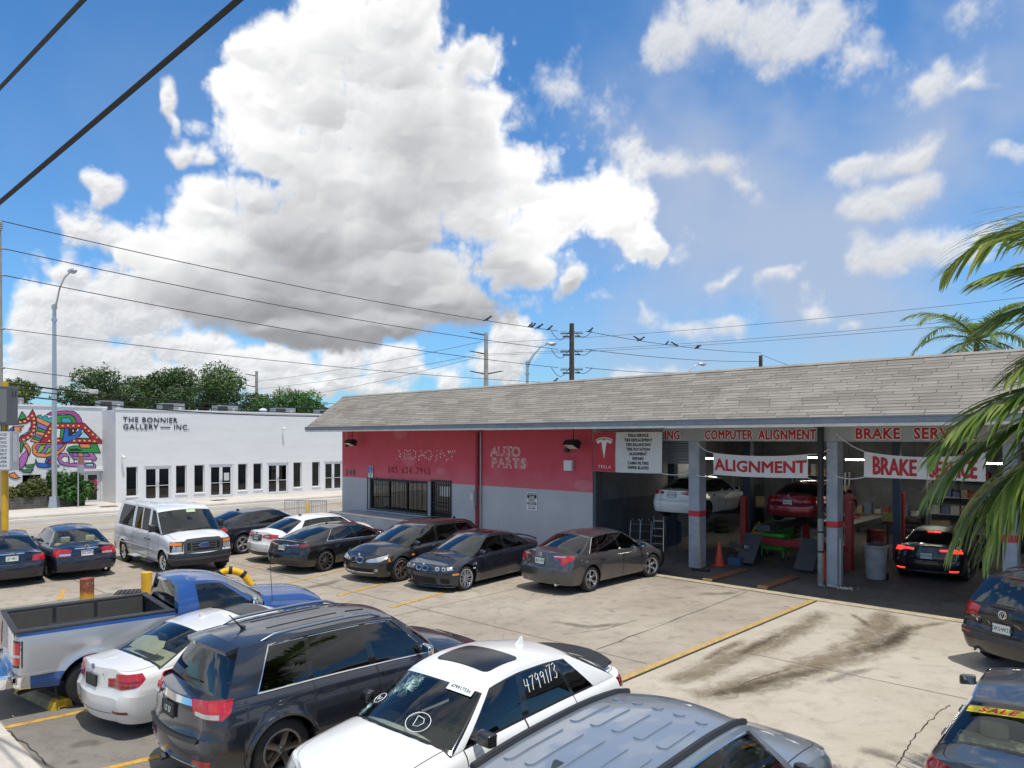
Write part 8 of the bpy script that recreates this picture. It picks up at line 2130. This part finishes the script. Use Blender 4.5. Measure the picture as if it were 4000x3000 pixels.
for z in (.95, 1.5): bm = bmesh.new(); lathe(bm, [(.095, z), (.095, z + .05)], 12); obj('strap', bm, M_BARS, dp)
ch = bthing('door_chain', 24.55, -.12); tag(ch, 'white hanging door chain with a heap on the floor', 'chain')
for k in range(24): bm = bmesh.new(); tube(bm, [Vector((.018 * cos(q), 0, 1.35 - k * .055 + .033 * sin(q))) for q in np.linspace(0, 2 * pi, 9)], .006, 4, caps=False); bm.transform(Matrix.Rotation((k % 2) * pi / 2, 4, 'Z')); obj('link', bm, M_OFFW, ch)
rr = random.Random(8); bm = bmesh.new()
for k in range(70): q0 = Vector((rr.gauss(0, .20), rr.gauss(-.05, .09), .03 + rr.random() * .03)); a = rr.uniform(0, 3); tube(bm, [q0 - Vector((cos(a), sin(a), 0)) * .03, q0 + Vector((cos(a), sin(a), 0)) * .03], .010, 4)
stuff(obj('chain_heap', bm, M_OFFW, ch))
bn = bthing('rubbish_bin', 24.85, 1.9); tag(bn, 'round grey rubbish bin beside the second column', 'bin'); bm = bmesh.new(); lathe(bm, [(0, .04), (.26, .04), (.31, .95), (.335, .97), (.335, 1.03), (.30, 1.03), (.28, .5), (0, .45)], 22); obj('drum', bm, mat('bin_grey', (.30, .31, .32), .6, var=.25, vs_=4), bn, smooth=.6)
for sx in (-1, 1): bm = bmesh.new(); lathe(bm, [(0, -.02), (.10, -.02), (.10, .02), (0, .02)], 12, axis='X', c=(sx * .26, .18, .10)); obj('wheel', bm, M_RUBBER, bn)
bm = bmesh.new(); 
for k in range(9): join(bm, bbox(-.1, .1, -.1, .1, -.06, .06, .03, M=Matrix.Translation((rr.uniform(-.16, .16), rr.uniform(-.16, .16), 1.0 + rr.random() * .06)) @ Matrix.Rotation(rr.uniform(0, 3), 4, 'Z')))
stuff(obj('rubbish', bm, mat('rubbish_dark', (.05, .05, .05), .8), bn))
def ladder(label, x, y, rz):
    l = bthing('step_ladder', x, y, .013, rz); tag(l, label, 'ladder'); bm = bmesh.new()
    for s in (-1, 1): tube(bm, [(s * .25, -.25, 0), (s * .18, .05, 1.25)], .022, 6); tube(bm, [(s * .23, .45, 0), (s * .18, .08, 1.22)], .016, 6)
    obj('frame', bm, M_ALU, l)
    for k in range(4): z = .25 + k * .27; obj('tread', boxes((-.23 + .01 * k, .23 - .01 * k, -.25 + .24 * z - .04, -.25 + .24 * z + .05, z, z + .025)), M_ALU, l)
ladder('aluminium step ladder under the raised white saloon', 17.15, 2.4, .3)
for i, (x, y, a) in enumerate(((16.55, 1.7, .2), (16.9, 1.9, .5))):
    h = bthing('hand_truck', x, y, .013, a); tag(h, ('dark hand truck by the bay jamb', 'dark hand truck next to the step ladder')[i], 'hand truck'); bm = bmesh.new()
    for s in (-1, 1): tube(bm, [(s * .2, 0, .08), (s * .2, .15, 1.05), (s * .1, .17, 1.15)], .016, 6)
    for z in (.4, .7, .95): tube(bm, [(-.2, .15 * z, z), (.2, .15 * z, z)], .012, 5)
    obj('frame', bm, M_ALU, h)
    for s in (-1, 1): bm = bmesh.new(); lathe(bm, [(0, -.025), (.11, -.025), (.11, .025), (0, .025)], 12, axis='X', c=(s * .22, .06, .11)); obj('wheel', bm, M_RUBBER, h)
M_GRN = mat('tool_green', (.05, .42, .04), .45)
tcart = bthing('tool_cart', 21.15, 3.4, .013); tag(tcart, 'bright green tool cart below the red car', 'tool cart')
obj('tray', bbox(-.40, .40, -.25, .25, .35, .50, .02), M_GRN, tcart); obj('tray', bbox(-.40, .40, -.25, .25, .78, .90, .02), M_GRN, tcart)
for x in (-.37, .37):
    for y in (-.22, .22): bm = bmesh.new(); tube(bm, [(x, y, .08), (x, y, .9)], .018, 6); obj('upright', bm, M_GRN, tcart); bm = bmesh.new(); lathe(bm, [(0, -.015), (.05, -.015), (.05, .015), (0, .015)], 10, axis='X', c=(x, y, .05)); obj('castor', bm, M_RUBBER, tcart)
gp = bthing('green_cabinet', 20.05, 6.6, .013); tag(gp, 'tall green cabinet beside the lettered inner column', 'cabinet'); obj('case', bbox(-.35, .35, -.2, .2, 0, 1.55, .02), M_GRN, gp)
for k in range(4): obj('drawer', bbox(-.31, .31, -.215, -.201, .2 + k * .33, .48 + k * .33, .006), mat('drawer_green', (.04, .30, .03), .5), gp)
yj = bthing('floor_jack', 20.3, 4.0, .80, .5); tag(yj, 'yellow folding stand beside the alignment lift', 'stand'); bm = bmesh.new(); tube(bm, [(-.25, 0, 0), (.0, 0, .35)], .03, 6); tube(bm, [(.25, 0, 0), (.0, 0, .35)], .03, 6); obj('legs', bm, mat('jack_yellow', (.75, .55, .02), .5), yj); obj('plate', bbox(-.3, .3, -.15, .15, -.05, .0, .01), mat('jack_yellow', (.75, .55, .02), .5), yj)
obj('support', boxes((-.2, .2, -.1, .1, -.79, -.051)), M_BARS, yj)
pl_ = bthing('yellow_notice', 24.0, 5.85, 1.32); tag(pl_, 'small yellow notice deep in the brake bay', 'notice'); obj('panel', bbox(-.17, .17, 0, .02, 0, .30, .004), mat('notice_yellow', (.50, .42, .10), .6), pl_); obj('pole', boxes((-.02, .02, .021, .06, -1.3, .2)), M_BARS, pl_)
pt = bthing('parts_pile', 20.75, 2.0, .013); tag(pt, 'heap of grey machine parts by the first column', 'machine parts'); rr = random.Random(5)
for k in range(16):
    s = rr.uniform(.06, .16); obj('part', bbox(-s, s, -s * .7, s * .7, -s * .5, s * .5, s * .2, M=Matrix.Translation((rr.uniform(-.3, .25), rr.uniform(-.3, .3), .1 + k * .04)) @ Matrix.Rotation(rr.uniform(0, 3), 4, 'Z') @ Matrix.Rotation(rr.uniform(-.4, .4), 4, 'X')), M_RAMPG if k % 3 else M_ALLOY, pt)
bb = bthing('blue_crate', 20.75, 1.35, .013); tag(bb, 'blue crate beside the heap of machine parts', 'crate'); obj('crate', bbox(-.22, .22, -.16, .16, 0, .25, .02), mat('crate_blue', (.04, .10, .2), .6), bb)
# work benches and shelves along the back
for i, (x, m) in enumerate(((17.5, M_DKIN2), (22.0, M_DKIN2), (27.0, M_DKIN2))):
    w = bthing('work_bench', x, 12.6); tag(w, ('dark work bench behind the raised white saloon', 'dark work bench behind the alignment lift', 'dark work bench beyond the black saloon')[i], 'work bench', 'work benches'); obj('top', bbox(-1.4, 1.4, -.4, .4, .86, .92, .01), mat('bench_wood', (.16, .11, .07), .8), w)
    for sx in (-1.3, 1.3):
        for sy in (-.35, .35): obj('leg', boxes((sx - .04, sx + .04, sy - .04, sy + .04, 0, .859)), M_BARS, w)
    for k in range(7): s = rr.uniform(.08, .2); obj('box', bbox(-s, s, -.12, .12, 0, rr.uniform(.15, .5), .01, M=Matrix.Translation((-1.1 + k * .36, rr.uniform(-.1, .15), .921))), mat('box_tone%d' % (k % 4), ((.35, .25, .14), (.12, .16, .25), (.4, .4, .4), (.35, .05, .04))[k % 4], .7), w)
# hanging fluorescent fittings, lit
M_TUBE = mat('lit_tube', (.9, .9, .8), .4, emit=((1., .96, .85), 30.))
def tube_light(label, x, y, z, rz=0.):
    f = bthing('fluorescent_light', x, y, z, rz); tag(f, label, 'fluorescent light', 'lit tubes in the bays'); obj('tray', bbox(-.62, .62, -.10, .10, .05, .09, .01), M_OFFW, f)
    for q in (-.05, .05): bm = bmesh.new(); tube(bm, [(-.6, q, .02), (.6, q, .02)], .020, 8); obj('lamp', bm, M_TUBE, f)
    bm = bmesh.new(); tube(bm, [(-.5, 0, .09), (-.5, 0, 4.42 - z)], .006, 4); tube(bm, [(.5, 0, .09), (.5, 0, 4.42 - z)], .006, 4); obj('hanger', bm, M_WIRE, f)
for x, y in ((16.9, 6.4), (22.3, 8.6), (24.6, 8.6), (27.2, 7.2), (19.6, 10.6), (30., 6.5)): tube_light('lit twin fluorescent light hanging in the bays', x, y, 3.30)

# tyres, shelving, drums and reels that crowd the bays
ty_, rm_ = wheel_meshes(.32, .215, .21, 5, 'steel', M_ALLOYD)
for sx_, sy_, n_ in ((19.35, 9.2, 4), (23.6, 10.2, 5), (28.0, 9.6, 4), (29.6, 4.2, 4), (16.45, 8.6, 3)):
    for k in range(n_):
        o = link('spare_tyre', ty_, None, BW(sx_ + rr.uniform(-.03, .03), sy_ + rr.uniform(-.03, .03), .12 + k * .215)); o.rotation_euler = (pi / 2, 0, rr.uniform(0, 3)); tag(o, 'black tyre in a stack standing in the bays', 'tyre', 'stacked tyres in the bays')
for i, (x, y) in enumerate(((18.9, 13.4), (24.6, 13.4), (30.2, 13.4))):
    sh_ = bthing('shelf_unit', x, y); tag(sh_, ('tall shelf of boxes behind the raised white saloon', 'tall shelf of boxes behind the second column', 'tall shelf of boxes past the brake bay')[i], 'shelf')
    for sx in (-1.2, 1.2):
        for sy in (-.25, .25): obj('upright', boxes((sx - .03, sx + .03, sy - .03, sy + .03, 0, 2.6)), M_STEELG, sh_)
    for z in (.3, 1.0, 1.7, 2.4):
        obj('shelf', boxes((-1.165, 1.165, -.28, .28, z, z + .03)), M_STEELG, sh_); x0 = -1.1
        while x0 < .95:
            w = rr.uniform(.18, .42); h = rr.uniform(.18, .52); obj('box', bbox(x0, x0 + w, -.2, .2, z + .031, z + .03 + h, .008), mat('box_tone%d' % rr.randrange(4), (.4, .4, .4), .7), sh_); x0 += w + rr.uniform(.02, .08)
for i, (x, y, col_) in enumerate(((16.5, 4.6, (.03, .08, .22)), (26.9, 10.8, (.04, .04, .045)), (23.3, 6.9, (.25, .03, .03)))):
    d_ = bthing('oil_drum', x, y, .013); tag(d_, ('blue oil drum by the bay partition', 'black oil drum behind the black saloon', 'red oil drum behind the alignment lift')[i], 'drum'); bm = bmesh.new(); lathe(bm, [(0, 0), (.29, 0), (.29, .28), (.305, .30), (.29, .32), (.29, .58), (.305, .60), (.29, .62), (.29, .88), (.27, .88), (.27, .86), (0, .86)], 22); obj('drum', bm, mat('drum_paint%d' % i, col_, .5, var=.2), d_, smooth=.6)
for i, (x, y) in enumerate(((20.9, 9.0), (26.0, 6.5))):
    h_ = bthing('hose_reel', x, y, 3.55); tag(h_, ('red hose reel hanging over the alignment lift', 'red hose reel hanging in the brake bay')[i], 'hose reel'); bm = bmesh.new(); lathe(bm, [(0, -.08), (.24, -.08), (.24, -.06), (.16, -.05), (.16, .05), (.24, .06), (.24, .08), (0, .08)], 20, axis='X'); obj('reel', bm, M_LIFTR, h_, smooth=.6); bm = bmesh.new(); tube(bm, [(0, 0, .0), (0, 0, .86)], .03, 6); obj('bracket', bm, M_BARS, h_); bm = bmesh.new(); tube(bm, [(0, -.2, 0), (0, -.22, -.7), (.1, -.25, -1.6)], .014, 6); obj('hose', bm, M_RUBBER, h_)
